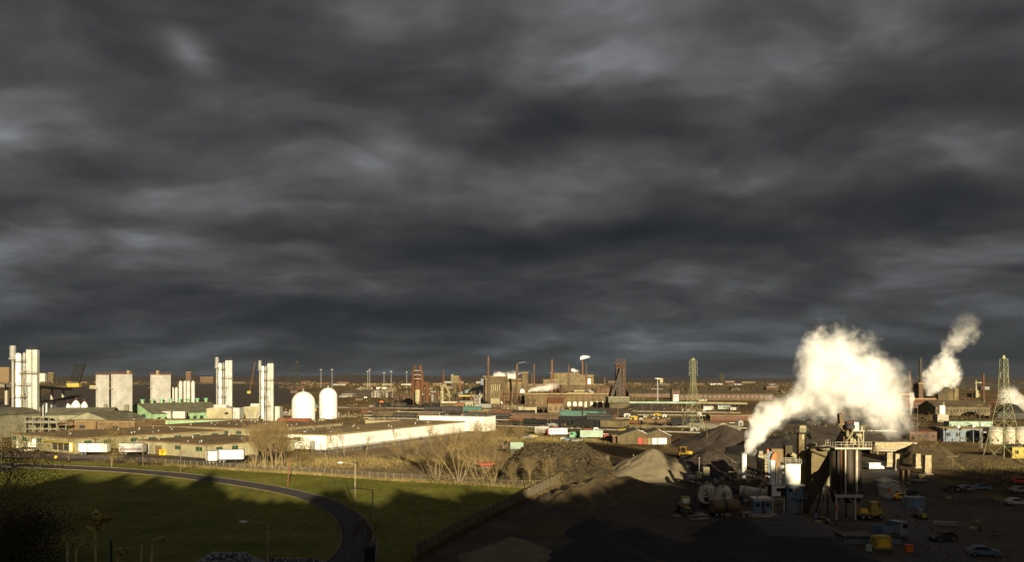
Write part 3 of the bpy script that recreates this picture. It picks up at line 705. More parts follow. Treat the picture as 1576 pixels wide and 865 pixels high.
# air separation plants: clustered columns with a capped flue
def asu(label, px, ytop, ybase, s, seed=0, group='air separation column towers'):
    x, y = G(px, ybase); h = (ybase - ytop) * y / F; t = T('column_tower', label, 'process tower', x, y, 0, 0, group)
    k = s
    MB().cyl((-5.6 * k, 0, h * .10), (-5.6 * k, 0, h * .84), .65 * k, .65 * k, 12).tube([(-8.3 * k, 0, 0), (-8.3 * k, 0, h * .1), (-5.6 * k, 0, h * .2)], .6 * k, 8).build('flue', 'grey_metal', t)
    MB().lathe([(.7 * k, h * .82), (1.9 * k, h * .84), (1.9 * k, h * .855), (1.45 * k, h * .86), (1.45 * k, h * .99), (1.3 * k, h)], -5.6 * k, 0, 16).build('silencer', 'grey_metal', t)
    MB().lathe([(1.3 * k, 0), (1.3 * k, h * .88), (.9 * k, h * .91)], -3.2 * k, .5 * k, 16).build('column', 'white_paint', t)
    MB().lathe([(.85 * k, 0), (.85 * k, h * .90), (.5 * k, h * .92)], -.9 * k, 1.4 * k, 14).build('column', 'grey_metal', t)
    MB().box(1.1 * k, 3.6 * k, -.8 * k, 1.7 * k, 0, h * .95).build('cold_box', 'white_metal', t)
    MB().box(3.7 * k, 5.9 * k, 0 * k, 2.2 * k, 0, h * .955).build('cold_box', 'white_metal', t)
    for q, (a, c) in enumerate(((-2, 4.2), (-4, 2), (-3.6, 3.5), (-2, 6.2), (-4.2, 1.5))):
        z = h * (.25 + .14 * q); pb = MB().box(a * k, c * k, -2.2 * k, -.85 * k, z, z + .15)
        o = pb.build('platform', 'dark_metal', t); steps_rail(MB(), a * k, c * k, -2.2 * k, -.9 * k, z + .15, 1.1, 1.4).build('railing', 'olive_wall', o)
    mb = MB(); rnd = random.Random(seed)
    for q in range(9):
        xx = rnd.uniform(-2, 2.5) * k; z0 = rnd.uniform(.05, .5) * h; mb.cyl((xx, -1.4 * k, z0), (xx, -1.4 * k, z0 + rnd.uniform(.1, .35) * h), .22 * k, .22 * k, 7)
        mb.cyl((xx, -1.4 * k, z0), (xx + rnd.uniform(-2, 2) * k, -1.0 * k, z0), .22 * k, .22 * k, 7)
    mb.build('pipework', 'grey_metal', t)
    MB().box(.0 * k, .3 * k, -1.6 * k, -1.3 * k, 0, h * .72).build('ladder', 'cream', t)
    mb = MB()
    for q in (1.5, 3.0, 4.4, 5.6): mb.cyl((q * k, .6 * k, h * .95), (q * k, .6 * k, h * 1.0), .12, .08, 5)
    mb.box(1.0 * k, 6 * k, -.9 * k, 2.3 * k, h * .955, h * .965).build('top_frame', 'dark_metal', t)
    return t
asu('tallest white and grey column tower with a grey capped flue at the left edge', 38, 532, 664, 1.02, 3)
asu('white column tower with capped flue rising behind the mint hall', 345, 550, 652, .74, 5)
asu('white column tower with capped flue, rightmost of its kind, left of the domed tanks', 410, 555, 650, .68, 8)
for lab, px0, px1, yt, yb, hh in (('cream machine hall at the foot of the middle column tower', 318, 357, 627, 655, 0), ('cream machine hall at the foot of the rightmost column tower', 374, 420, 625, 648, 0)):
    Y = DY(yb); x = XP(px0, Y); w = (px1 - px0) * Y / F; h = (yb - yt) * Y / F
    t = gable_building('machine_hall', lab, 'hall', x, Y, w, 14, h * .88, h, 'cream', 'white_metal', axis='y', over=.15)
    windows(t, [(w * .72, h * .6, 1.8, 1.2)], None, 'x', 0); door(t, w * .2, 2.5, 3.5, 'x', 0, 'grey_metal')
    MB().box(w + .003, w + 3.5, 2, 10, 0, h * .95).build('side_tank', 'white_metal', t)
    MB().cyl((w * .2, 4, h + .4), (w * .7, 4, h + .4), 1, 1, 12).build('roof_drum', 'white_metal', t)
# tall white cold boxes
def coldbox(label, px0, pxc, px1, ytop, ybase, rz=-.5, mat='white_metal'):
    Y = DY(ybase); s = Y / F; h = (ybase - ytop) * s; W = (pxc - px0) * s / math.cos(rz); D = (px1 - pxc) * s / math.sin(-rz)
    t = T('cold_box_tower', label, 'process tower', XP(pxc, Y), Y, 0, rz, 'tall white box towers')
    MB().box(-W, 0, 0, D, 0, h).build('body', mat, t)
    steps_rail(MB().box(-W - .3, .3, -.3, D + .3, h, h + .25), -W - .3, .3, -.3, D + .3, h + .25, 1.1, 1.2, .07).build('roof_railing', 'rust_light', t)
    for z in (.3, .72):
        MB().box(-W - .9, -W + 2, -1.1, -.003, h * z, h * z + .2).build('platform', 'olive_wall', t)
    mb = MB()
    for k in range(int(h / 1.5)): mb.bar((-W + .8, -.12, k * 1.5), (-W + 1.4, -.12, k * 1.5), .05)
    mb.bar((-W + .8, -.12, 0), (-W + .8, -.12, h), .06).bar((-W + 1.4, -.12, 0), (-W + 1.4, -.12, h), .06).build('ladder', 'olive_wall', t)
    MB().box(-W * .6, -W * .2, -1.6, -.003, h * .02, h * .28).tube([(-W * .5, -2, 0), (-W * .5, -2, h * .35), (-W * .5, 0, h * .38)], .3).build('valve_box', 'cream', t)
    MB().box(-.003 + .003, 1.0, D * .3, D * .6, h * .25, h * .42).build('outlet_box', 'olive_wall', t)
    return t
coldbox('narrow white box tower, leftmost of the box towers', 145, 155, 162, 577, 656)
coldbox('broad white box tower with a clear ladder, second of the box towers', 167, 184, 195, 576, 657)
coldbox('broad white box tower behind the ridge of the mint hall', 228, 244, 255, 577, 652)
def silos(label, px0, px1, ytop, ybase, n, rows=1, group='rows of white vertical tanks'):
    Y = DY(ybase); s = Y / F; h = (ybase - ytop) * s; w = (px1 - px0) * s / n; t = T('tank_row', label, 'tank row', XP(px0, Y), Y, 0, 0, group)
    for i in range(n): MB().lathe([(w * .46, 0), (w * .48, h * .93), (w * .40, h * .97), (w * .12, h)], w * (i + .5), w * .5 * (i % 2), 16).build('tank', 'white_metal', t, smooth=False)
    mb = MB(); mb.bar((w, -w * .3, h * .55), (w * (n - 1), -w * .3, h * .55), .12).bar((w * n / 2, -w * .4, 0), (w * n / 2, -w * .4, h), .12).bar((w * n / 2, -w * .4, h * .5), (w * n * .8, -w * .4, h * .5), .2).build('pipework', 'rust', t)
    return t
silos('four shaded white vertical tanks beside the box tower behind the mint hall', 254, 273, 596, 650, 4)
silos('four tall sunlit white vertical tanks with rusty pipes, right of the mint hall ridge', 275, 299, 586, 650, 4)
# domed white tanks
def dome_tank(label, px0, px1, ytop, ybase, dome=.5):
    Y = DY(ybase); s = Y / F; h = (ybase - ytop) * s; r = (px1 - px0) * s / 2; t = T('storage_tank', label, 'tank', XP((px0 + px1) / 2, Y + r), Y + r, 0, 0, 'domed white tanks')
    hd = h - r * dome * 1.6 if dome < .9 else h - r
    pr = [(r * .94, 0), (r * .94, .5), (r, .6), (r, hd)] + [(r * math.cos(a), hd + (h - hd) * math.sin(a)) for a in [math.pi / 2 * i / 9 for i in range(1, 9)]] + [(.3, h)]
    MB().lathe(pr, n=36).build('shell', 'tank_white', t, smooth=False)
    mb = MB()
    for i in range(8):
        a = i * .785; mb.cyl((r * .98 * math.cos(a), r * .98 * math.sin(a), 0), (r * .98 * math.cos(a), r * .98 * math.sin(a), hd * .35), .12, .12, 6)
    mb.build('anchor', 'grey_metal', t)
    MB().lathe([(.5, h - .2), (.5, h + 1.2), (.2, h + 1.6)], n=10).build('vent', 'grey_metal', t)
    mb = MB(); st = [(r * 1.02 * math.cos(a), r * 1.02 * math.sin(a), hd * (i / 14)) for i, a in enumerate([-2.6 + i * .12 for i in range(15)])]
    mb.tube(st, .1); mb.tube([(a_, b_, c_ + 1) for a_, b_, c_ in st], .06)
    mb.build('stairway', 'grey_metal', t)
    return t
dome_tank('squat white domed tank, left one of the domed pair', 449, 485, 603, 648, .9)
dome_tank('taller white domed tank, right one of the domed pair', 491, 519, 597, 645, .9)
# small white drums and cones behind the olive shed
lab = ['leftmost, upright', 'upright, next to the silver columns', 'wide and low', 'round topped', 'capped', 'far right']
for k, (px, yt, w_, hor) in enumerate(((58, 623, 7, 0), (70, 619, 8, 0), (84, 622, 16, 1), (104, 621, 14, 1), (117, 616, 13, 0), (130, 618, 10, 0))):
    Y = 486; s = Y / F; x = XP(px, Y); h = ZY(yt, Y); t = T('small_tank', 'small white storage tank behind the olive shed, %s' % lab[k], 'tank', x, Y, 0, 0, 'small white tanks behind the olive shed')
    r = w_ * s / 2; MB().lathe([(r, 0), (r, h * .82), (r * .5, h * .95), (.2, h)], n=18).build('shell', 'tank_white', t); MB().cyl((0, 0, h * .9), (0, 0, h + 1.5), .3, .3, 8).build('vent', 'rust', t)
# small cream gabled store with a rusty roof
t = gable_building('store', 'small cream gabled store in front of the machine halls', 'store', XP(391, 420), 420, 9.5, 12, 2.6, 4.4, 'cream', 'rust_roof', rz=-.1)
door(t, 3, 2.6, 2.2, 'x', 0, 'white_paint')
t = gable_building('long_store', 'long low store with a rusty red roof left of the domed tanks', 'store', XP(425, 440), 440, 16, 9, 3.0, 5.6, 'cream_dirty', 'rust_roof', axis='x')
windows(t, [(2 + 3.4 * i, 1.2, 1.6, 1) for i in range(4)], None, 'x', 0)

# ================================================================ middle distance and steelworks
class Px:
    """a thing whose pieces are measured in photo pixels at the distance Y where it stands"""
    def __init__(s, name, label, cat, pc, ybase, group=None, Y=None, rz=0):
        s.Y = Y or DY(ybase); s.k = s.Y / F; s.x0 = XP(pc, s.Y); s.pc = pc
        s.t = T(name, label, cat, s.x0, s.Y, 0, rz, group)
    def x(s, px): return (px - s.pc) * s.k
    def z(s, py): return max(0, ZY(py, s.Y))
    def box(s, a, b_, yt, yb, y0=0, y1=10, mb=None): 
        mb = mb or MB(); mb.box(s.x(a), s.x(b_), y0, y1, s.z(yb), s.z(yt)); return mb
    def cyl(s, px, yt, yb, w, y=0, mb=None, w2=None):
        mb = mb or MB(); mb.cyl((s.x(px), y, s.z(yb)), (s.x(px), y, s.z(yt)), w * s.k / 2, (w2 or w) * s.k / 2, 14); return mb
    def part(s, mb, name, mat, parent=None): return mb.build(name, mat, parent or s.t)
    def win(s, a, b_, yt, yb, y=0, mat='dark_glass', arch=False):
        x0, x1, z0, z1 = s.x(a), s.x(b_), s.z(yb), s.z(yt)
        if arch:
            r = (x1 - x0) / 2; pts = [(x0, z0), (x1, z0)] + [((x0 + x1) / 2 + r * math.cos(q), z1 - r + r * math.sin(q)) for q in [math.pi * i / 8 for i in range(9)]]
            return MB().prism(pts, y - .15, y + .1).build('window', mat, s.t)
        return MB().box(x0, x1, y - .15, y + .1, z0, z1).build('window', mat, s.t)
def shed(name, label, cat, px0, px1, yt, yb, wall, roof, depth=12, gable=0, win=0, wm='dark_glass', rz=0, group=None, ye=None):
    """building seen square on; gable>0: fraction of height in the roof, ridge along x"""
    Y = DY(yb); k = Y / F; h = (yb - yt) * k; w = (px1 - px0) * k
    if gable: t = gable_building(name, label, cat, XP(px0, Y), Y, w, depth, h * (1 - gable), h, wall, roof, rz=rz, axis='x', over=.2, group=group); hw = h * (1 - gable)
    else: t = flat_building(name, label, cat, XP(px0, Y), Y, w, depth, h, wall, roof, rz=rz, left=False, over=.2, group=group); hw = h
    if win: 
        st = w / win; windows(t, [(st * (i + .28), hw * .42, st * .42, hw * .3) for i in range(win)], None, 'x', 0, wm)
    return t
# blast furnace on the left of the works
p = Px('blast_furnace', 'rusty blast furnace tower with a pale stove at its foot, left of the steelworks', 'blast furnace', 642, 626)
m_ = MB()
for a, b_ in ((636, 637), (647, 648)): p.box(a, b_, 570, 626, 0, 1, m_); p.box(a, b_, 570, 626, 8, 9, m_)
p.part(m_, 'frame', 'rust')
Z = p.z; X_ = p.x
p.part(MB().lathe([(X_(642 + 5), 0), (X_(642 + 6), Z(600)), (X_(642 + 4.5), Z(590)), (X_(642 + 3), Z(583)), (X_(642 + 2.5), Z(575)), (.5, Z(572))], 0, 5, 18), 'furnace_shell', 'rust')
for sx in (-1, 1):
    p.part(MB().tube([(sx * X_(642 + 6.5), 3, Z(605)), (sx * X_(642 + 7.5), 3, Z(590)), (sx * X_(642 + 7), 3, Z(575)), (sx * X_(642 + 4.5), 3, Z(566)), (sx * X_(642 + 3.5), 3, Z(563))], 1.3, 8), 'uptake_pipe', 'rust')
p.part(MB().tube([(X_(650), 3, Z(592)), (X_(654), 3, Z(589)), (X_(657), 3, Z(594)), (X_(657), 3, Z(622))], 1.8, 8), 'downcomer', 'rust')
p.part(p.cyl(643, 600, 618, 8, -3, w2=8), 'stove', 'cream'); p.part(p.cyl(643, 618, 622, 3, -3, w2=8), 'stove_cone', 'cream')
for k, yy in enumerate((583, 577, 570)): o = p.part(p.box(637, 648, yy, yy + 1, -1.5, 9), 'platform', ['cream', 'grey_metal', 'cream'][k]); steps_rail(MB(), X_(637), X_(648), -1.5, 9, Z(yy), 1.2, 2, .08).build('railing', 'rust', o)
m_ = MB(); m_.bar((X_(638), 0, Z(570)), (X_(641), 2, Z(558)), .3); m_.bar((X_(646), 0, Z(570)), (X_(642), 2, Z(558)), .3); m_.bar((X_(640), 2, Z(564)), (X_(645), 2, Z(564)), .3); m_.bar((X_(645), 2, Z(564)), (X_(645), 2, Z(558)), .3); p.part(m_, 'headgear', 'dark_metal')
for k in range(3): p.part(p.cyl(652 + k * 3.2, 600, 624, 3, 4), 'stove', 'steelworks')
# stacks of the works
for lab, px, yt, yb, w, mt in (
    ('rust red chimney behind the pale gas cleaner, left of the works', 682.5, 569, 606, 2.2, 'rust'),
    ('orange brown thin chimney in front of the grey conveyor', 708, 580, 616, 1.8, 'rust_light'),
    ('tallest brown chimney of the works, in front of its left hall', 751.5, 548, 619, 3.6, 'stack_brown'),
    ('short dark chimney in front of the left hall, second from the left', 768, 571, 612, 2.8, 'rust'),
    ('dark chimney standing in white steam above the left hall', 782, 571, 616, 2.8, 'stack_brown'),
    ('thick brown chimney right of the white steam', 795.5, 560, 618, 3.4, 'stack_brown'),
    ('tall thin brown chimney between the two steam clouds', 822, 560, 604, 2.4, 'stack_brown'),
    ('stubby brown chimney left of its taller neighbour, between the steam clouds', 818.5, 574, 600, 1.8, 'stack_brown'),
    ('banded chimney rising out of the low steam cloud', 849.5, 553, 606, 2.8, 'rust_light'),
    ('thin dark chimney in front of the tawny upper hall', 875, 561, 606, 2.4, 'stack_brown'),
    ('orange chimney with a white puff at its top', 896.5, 555, 590, 2.4, 'rust_light'),
    ('thin dark chimney right of the orange chimney', 902.5, 561, 608, 2.5, 'stack_brown'),
    ('short dark chimney at the right end of the steelworks', 930.5, 581, 608, 3.0, 'stack_brown')):
    stack(lab, px, yt, yb, w, mt, group='chimneys of the steelworks')
# halls of the works
def hall(name, label, boxes, pc, yb, mats, wins=(), roofs=None):
    p = Px(name, label, 'works hall', pc, yb)
    for k, (a, b_, yt, y2, d0, d1) in enumerate(boxes):
        p.part(p.box(a, b_, yt, y2, d0, d1), 'wall' if k == 0 else 'block', mats[k % len(mats)])
        p.part(MB().box(p.x(a) - .4, p.x(b_) + .4, d0 - .4, d1 + .4, p.z(yt), p.z(yt) + .8), 'roof', 'tar_roof2')
    for w_ in wins: p.win(*w_)
    return p
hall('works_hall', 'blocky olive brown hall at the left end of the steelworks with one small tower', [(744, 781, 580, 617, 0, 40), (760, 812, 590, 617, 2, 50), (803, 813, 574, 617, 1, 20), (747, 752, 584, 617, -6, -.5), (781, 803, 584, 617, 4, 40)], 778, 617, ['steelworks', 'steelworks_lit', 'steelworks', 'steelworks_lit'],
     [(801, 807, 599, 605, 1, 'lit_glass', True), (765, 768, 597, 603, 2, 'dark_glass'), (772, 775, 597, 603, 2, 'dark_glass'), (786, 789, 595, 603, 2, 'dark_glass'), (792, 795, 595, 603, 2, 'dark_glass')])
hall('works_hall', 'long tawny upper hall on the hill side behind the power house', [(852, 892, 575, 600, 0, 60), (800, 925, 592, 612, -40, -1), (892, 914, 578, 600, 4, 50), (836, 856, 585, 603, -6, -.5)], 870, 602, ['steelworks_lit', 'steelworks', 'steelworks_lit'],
     [(865 + 7 * i, 869 + 7 * i, 585, 588, 0, 'dark_glass') for i in range(4)] + [(905, 909, 583, 593, 4, 'lit_glass')] + [(824 + 8 * i, 829 + 8 * i, 601, 610, -40, 'dark_glass', True) for i in range(12)])
p = hall('power_house', 'long brick power house with bright arched windows in front of the steelworks', [(808, 936, 607, 627, 0, 26)], 870, 627, ['steelworks'],
     [(873.5 + 8.7 * i, 878.5 + 8.7 * i, 618.5, 625, 0, 'lit_glass', True) for i in range(3)] + [(900 + 8.7 * i, 903 + 8.7 * i, 618, 627, 0, 'lit_glass', True) for i in range(4)] + [(813 + 8.4 * i, 817.5 + 8.4 * i, 610.5, 613, 0, 'rust_light') for i in range(14)] + [(815 + 8.5 * i, 819 + 8.5 * i, 618, 622, 0, 'rust_light', True) for i in range(7)])
p.t['category'] = 'power house'
m_ = MB()
for q in range(16): p.box(808.5 + q * 8.4, 809.5 + q * 8.4, 607.5, 627, -.25, -.01, m_)
p.part(m_, 'pilaster', 'steelworks_lit')
p = hall('loading_shed', 'open fronted brown loading shed at the right end of the power house', [(938, 968, 619, 630, 0, 20)], 950, 630, ['steelworks'])
p.part(MB().prismx([(-2, p.z(620)), (22, p.z(620)), (20, p.z(611)), (0, p.z(612))], p.x(936), p.x(969)), 'upper_roof', 'olive_roof'); p.t['category'] = 'shed'
p.part(MB().box(p.x(936), p.x(969), -.4, 0, p.z(612), p.z(611)), 'roof_edge', 'cream')
# second blast furnace, dark
p = Px('blast_furnace', 'tall dark blast furnace frame with a skip bridge at the right end of the steelworks', 'blast furnace', 955, 612)
Z = p.z; X_ = p.x; m_ = MB()
for a in (949, 962): 
    for d in (0, 12): m_.bar((X_(a), d, 0), (X_(a), d, Z(552 if a == 962 else 555)), .7)
for zz in range(553, 610, 7):
    m_.bar((X_(949), 0, Z(zz + 7)), (X_(962), 0, Z(zz)), .4); m_.bar((X_(962), 0, Z(zz + 7)), (X_(949), 0, Z(zz)), .4); m_.bar((X_(949), 0, Z(zz)), (X_(962), 0, Z(zz)), .45)
p.part(m_, 'frame', 'stack_brown')
p.part(MB().lathe([(5.6, 0), (6.5, Z(598)), (4, Z(575)), (3.2, Z(566)), (1, Z(563))], X_(954), 6, 16), 'furnace_shell', 'dark_metal')
p.part(p.box(959, 963, 564, 612, 1, 6), 'hoist_shaft', 'stack_brown')
p.part(MB().box(X_(947), X_(964), -1, 13, Z(561.5), Z(560.5)), 'platform', 'rust')
p.part(MB().tube([(X_(951), 4, Z(572)), (X_(953), 4, Z(564)), (X_(957), 4, Z(563)), (X_(961), 4, Z(568))], 1.6, 8), 'gas_pipe', 'rust')
p.part(MB().prism([(X_(940), Z(612)), (X_(943), Z(612)), (X_(956), Z(566)), (X_(954), Z(566))], -6, -3), 'skip_bridge', 'dark_metal')
for k in range(4): p.part(MB().lathe([(4.4, 0), (4.4, Z(600)), (2, Z(596)), (.5, Z(595))], X_(943 - k * 7), 14, 14), 'stove', 'stack_brown')
# grey slanted conveyor + its tower
p = Px('conveyor_gallery', 'long slanted blue grey conveyor gallery climbing to the left hall of the works', 'conveyor', 725, 614)
Z = p.z; X_ = p.x
p.part(MB().prism([(X_(700), Z(611)), (X_(700), Z(606.5)), (X_(742), Z(593)), (X_(742), Z(597.5))], 0, 7), 'gallery', 'blue_grey')
p.part(p.box(733, 741, 599, 614, .5, 6.5), 'support_tower', 'blue_pale'); p.part(p.box(740, 746, 583, 614, 1, 10), 'head_house', 'blue_grey')
for a in (707, 720): p.part(p.box(a, a + .8, 606 - (a - 707) * .25, 614, 2, 5), 'trestle', 'dark_metal')
p = Px('pipe_bridge', 'ochre pipe bridge crossing in front of the slanted grey conveyor', 'pipe bridge', 715, 617)
p.part(p.box(690, 742, 608.5, 610.5, 0, 3), 'deck', 'yellow_dull')
for a in range(694, 742, 8): p.part(p.box(a, a + .8, 610.5, 617, .8, 2), 'trestle', 'rust')
# gas cleaner with pale towers
p = Px('gas_cleaner', 'cluster of cream gas cleaning towers and pipes right of the rusty blast furnace', 'gas cleaning plant', 682, 622)
Z = p.z; X_ = p.x
p.part(p.cyl(680, 602, 622, 7, 3), 'tower', 'cream'); p.part(p.cyl(680, 594, 602, 3, 3, w2=7), 'tower_neck', 'cream'); p.part(p.cyl(691, 602, 614, 3, 3), 'tower', 'cream')
p.part(MB().tube([(X_(680), 0, Z(596)), (X_(684), 0, Z(592)), (X_(690), 0, Z(602)), (X_(692), 0, Z(618))], .9, 8).tube([(X_(686), -1, Z(606)), (X_(692), -1, Z(611)), (X_(692), -1, Z(621))], .7, 8), 'pipework', 'cream_dirty')
p.part(p.cyl(698, 590, 612, 7, 18), 'gas_holder', 'steelworks'); p.part(p.box(662, 672, 606, 622, 5, 14), 'block', 'steelworks')
p.part(p.cyl(665, 604, 619, 5, 4), 'tank', 'grey_metal'); p.part(MB().tube([(X_(655), 2, Z(600)), (X_(664), 2, Z(606)), (X_(676), 2, Z(606))], 1, 8), 'main_pipe', 'rust')
for k in range(5): p.part(p.cyl(670.5 + k * 4.4, 597 + (k % 3) * 4, 620, .9, -1), 'vent_pipe', 'steelworks_lit')
shed('low_shed', 'cream low shed with dark openings in front of the gas cleaning towers', 'shed', 679, 704, 619, 626, 'cream', 'white_metal', 10, 0, 5)
shed('low_shed', 'white roofed open shed with piled equipment right of the orange block', 'shed', 708, 728, 618, 631, 'cream_dirty', 'white_metal', 10, .15, 4)
shed('orange_block', 'square orange red brick block with a small dark opening', 'building', 701, 714, 621, 634, 'rust_light', 'rust', 9, 0, 1)
shed('green_shed', 'long pale green shed at the foot of the tallest chimney', 'shed', 736, 762, 623, 628, 'green_wall', 'green_wall', 8, .3, 5)
p = Px('silo_row', 'row of square cream silos in front of the power house', 'silo', 812, 641, 'cream silos')
for k, (a, b_) in enumerate(((797, 805), (806, 815.5), (815.8, 826))): 
    o = p.part(p.box(a, b_, 626 + (k > 0), 641, 0, 8 + k), 'silo_cell', 'cream'); m_ = MB()
    for q in range(3): m_.box(p.x(a + 2 * q + .8), p.x(a + 2 * q + 1.2), -.2, -.003, .2, p.z(627 + (k > 0)))
    m_.build('rib', 'cream_dirty', o)
p = Px('scrubber', 'tall olive scrubber block with cream pipes at the foot of the tallest chimney', 'scrubber', 762, 624)
p.part(p.box(754, 770, 601, 613, 0, 9), 'tank', 'steelworks_lit'); p.part(p.box(755, 769, 613, 624, 1, 8), 'base', 'cream_dirty')
for k in range(5): p.part(p.cyl(756 + k * 3.2, 592, 601, 1.5, 4), 'duct', 'cream')
p.part(MB().tube([(p.x(771), -1, p.z(618)), (p.x(774), -1, p.z(626)), (p.x(776), -1, p.z(634))], .8, 8), 'pipework', 'white_metal')
shed('brick_shed', 'dark brick shed with a sloping roof in front of the power house', 'shed', 843, 868, 613, 640, 'brown_wall', 'rust', 12, .3, 3)
shed('cream_hut', 'small cream hut with a dark doorway below the power house', 'hut', 886, 901, 635, 644, 'cream', 'tar_roof2', 7, .3, 1, 'black')
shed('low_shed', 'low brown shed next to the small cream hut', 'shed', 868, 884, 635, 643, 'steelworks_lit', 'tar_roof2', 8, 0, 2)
shed('red_shed', 'row of low rust red lean-to sheds right of the cream hut', 'shed', 905, 934, 639, 645, 'brick', 'tar_roof2', 6, .2, 6)
p = Px('roof_vents', 'pale twisted roof sheets and pipes on top of the power house', 'roof plant', 890, 627, Y=DY(627) + 8); p.t.name = 'roof_plant'
p.part(MB().box(p.x(873), p.x(905), 0, 5, p.z(606), p.z(604.5)), 'roof_sheet', 'cream'); p.part(MB().cyl((p.x(884), 2, p.z(602)), (p.x(900), 2, p.z(602)), .9, .9, 10), 'duct', 'cream'); p.part(MB().cyl((p.x(912), 2, p.z(607)), (p.x(906), 2, p.z(600)), 3, .8, 10), 'hood', 'grey_metal'); p.part(MB().box(p.x(873), p.x(912), 1, 4, p.z(607), p.z(606)), 'curb', 'steelworks')
# office block with bright window strips, pipe line, far walls
p = Px('office_block', 'dark office tower with three bright window strips in the rail yard', 'office', 1040, 620)
p.part(p.box(1034, 1046, 601.5, 620, 0, 10), 'wall', 'stack_brown'); p.part(p.box(1033.6, 1046.4, 600.6, 601.5, -.4, 10.4), 'roof', 'dark_metal')
for yy in (608, 611.7, 615.3): p.win(1036.5, 1044.5, yy, yy + 2.3, 0, 'cream')
for o in p.t.children:
    if o.name.startswith('window'): o.data.materials[0] = MATS['white_paint']
p = Px('overhead_pipeline', 'long pale green pipeline on posts crossing the rail yard', 'pipeline', 1050, 626)
p.part(MB().cyl((p.x(968), 0, p.z(619.6)), (p.x(1070), 0, p.z(620.2)), 1.0, 1.0, 8), 'pipe', 'pale_teal')
p.part(MB().cyl((p.x(1070), 0, p.z(620.2)), (p.x(1150), 0, p.z(621.5)), .9, .9, 8), 'pipe', 'cream_dirty')
for a in range(972, 1150, 11): p.part(p.box(a, a + .9, 620, 626, -.3, .3), 'trestle', 'dark_metal')
mast('tall concrete mast beside the office tower in the rail yard', 1012, 583, 619, None, .7, 'grey_metal')
for k, (a, b_, yt, yb, mt, lab) in enumerate(((1083, 1098, 625, 631, 'white_metal', 'white ribbed tank wagon shed in the far rail yard'), (1105, 1124, 624, 630, 'pale_teal', 'pale green flat store in the far rail yard'), (1124, 1133, 627, 631, 'white_metal', 'small white store at the end of the pale green one'),
        (990, 996, 640, 643, 'cream', 'tiny cream hut by the tracks'), (1005, 1014, 642.5, 645.5, 'white_paint', 'small bright white cabin beside the tracks'), (1050, 1054, 630, 633, 'white_metal', 'tiny pale hut, left of a pair under the pylon'), (1057, 1062, 630, 633.5, 'cream', 'tiny cream hut, right of a pair under the pylon'))):
    shed('trackside_store', lab, 'store', a, b_, yt, yb, mt, 'grey_metal', 5, .25, 3)
t = shed('long_brick_shed', 'long red brick shed beyond the pylon, partly behind the steam', 'shed', 1093, 1160, 639, 648, 'brick', 'tar_roof2', 12, .15, 14)
t = shed('long_brick_shed', 'far long dark brown mill building behind the pylon', 'mill', 1046, 1190, 602, 616, 'stack_brown', 'steelworks', 60, .35, 20)
t = shed('long_brick_shed', 'far low dark mill building behind the second blast furnace', 'mill', 968, 1035, 600, 612, 'stack_brown', 'steelworks', 60, .5, 12)
# long concrete wall along the tracks
def wall(label, pts, h, mat, seg=6, name='yard_wall'):
    t = T(name, label, 'wall', *G(*pts[0]), 0); o = Vector((*G(*pts[0]), 0)); mb = MB(); cp = MB(); ps = MB()
    for a, b_ in zip(pts, pts[1:]):
        a, b_ = Vector((*G(*a), 0)) - o, Vector((*G(*b_), 0)) - o; d = (b_ - a).normalized(); n_ = Vector((-d.y, d.x, 0)) * .12
        mb.slab([(a + n_)[:2], (a - n_)[:2], (b_ - n_)[:2], (b_ + n_)[:2]], 0, h); n2 = n_ * 1.8
        cp.slab([(a + n2)[:2], (a - n2)[:2], (b_ - n2)[:2], (b_ + n2)[:2]], h + .003, h + .15)
        q = 0
        while q < (b_ - a).length: c = a + d * q; ps.slab([(c + n2 * 1.2)[:2], (c + n2 * 1.2 + d * .4)[:2], (c - n2 * 1.2 + d * .4)[:2], (c - n2 * 1.2)[:2]], 0, h + .15 + .003); q += seg
    mb.build('panel', mat, t); cp.build('coping', mat, t); ps.build('pier', mat, t); return t
wall('long tawny concrete wall along the rail yard below the pylon', [(960, 655), (1040, 657), (1140, 663)], 2.4, 'concrete')
wall('long low pale wall behind the white vehicles, from the silos to the shed', [(785, 647), (889, 652), (985, 661)], 1.5, 'concrete')
# rail tracks
def track(label_unused, a, b_):
    a, b_ = Vector((*G(*a), 0)), Vector((*G(*b_), 0)); d = (b_ - a).normalized(); n_ = Vector((-d.y, d.x, 0)); mb = MB()
    mb.slab([(a + n_ * 1.6)[:2], (a - n_ * 1.6)[:2], (b_ - n_ * 1.6)[:2], (b_ + n_ * 1.6)[:2]], 0, .25)
    o = tag(mb.build('track_bed', 'gravel_grey'), kind='structure')
    r = MB()
    for s in (-.75, .75): r.slab([(a + n_ * (s + .05))[:2], (a + n_ * (s - .05))[:2], (b_ + n_ * (s - .05))[:2], (b_ + n_ * (s + .05))[:2]], .26, .42)
    r.build('rail', 'silver', o)
rows = [((560, 640), (1140, 647)), ((560, 644), (1140, 652)), ((740, 655), (1100, 668)), ((740, 651), (1150, 660)), ((470, 627), (1140, 636)), ((1380, 672), (1600, 682)), ((1330, 664), (1600, 668)), ((560, 634), (1140, 641)), ((840, 667), (960, 670))]
for a, b_ in rows: track('', a, b_)
CC = ['stack_brown', 'brown_wall', 'dark_metal', 'stack_brown', 'dark_metal', 'steelworks', 'black', 'rust', 'dark_metal', 'black', 'steelworks', 'black', 'grey_metal', 'black', 'stack_brown', 'dark_metal', 'steelworks_lit', 'teal']
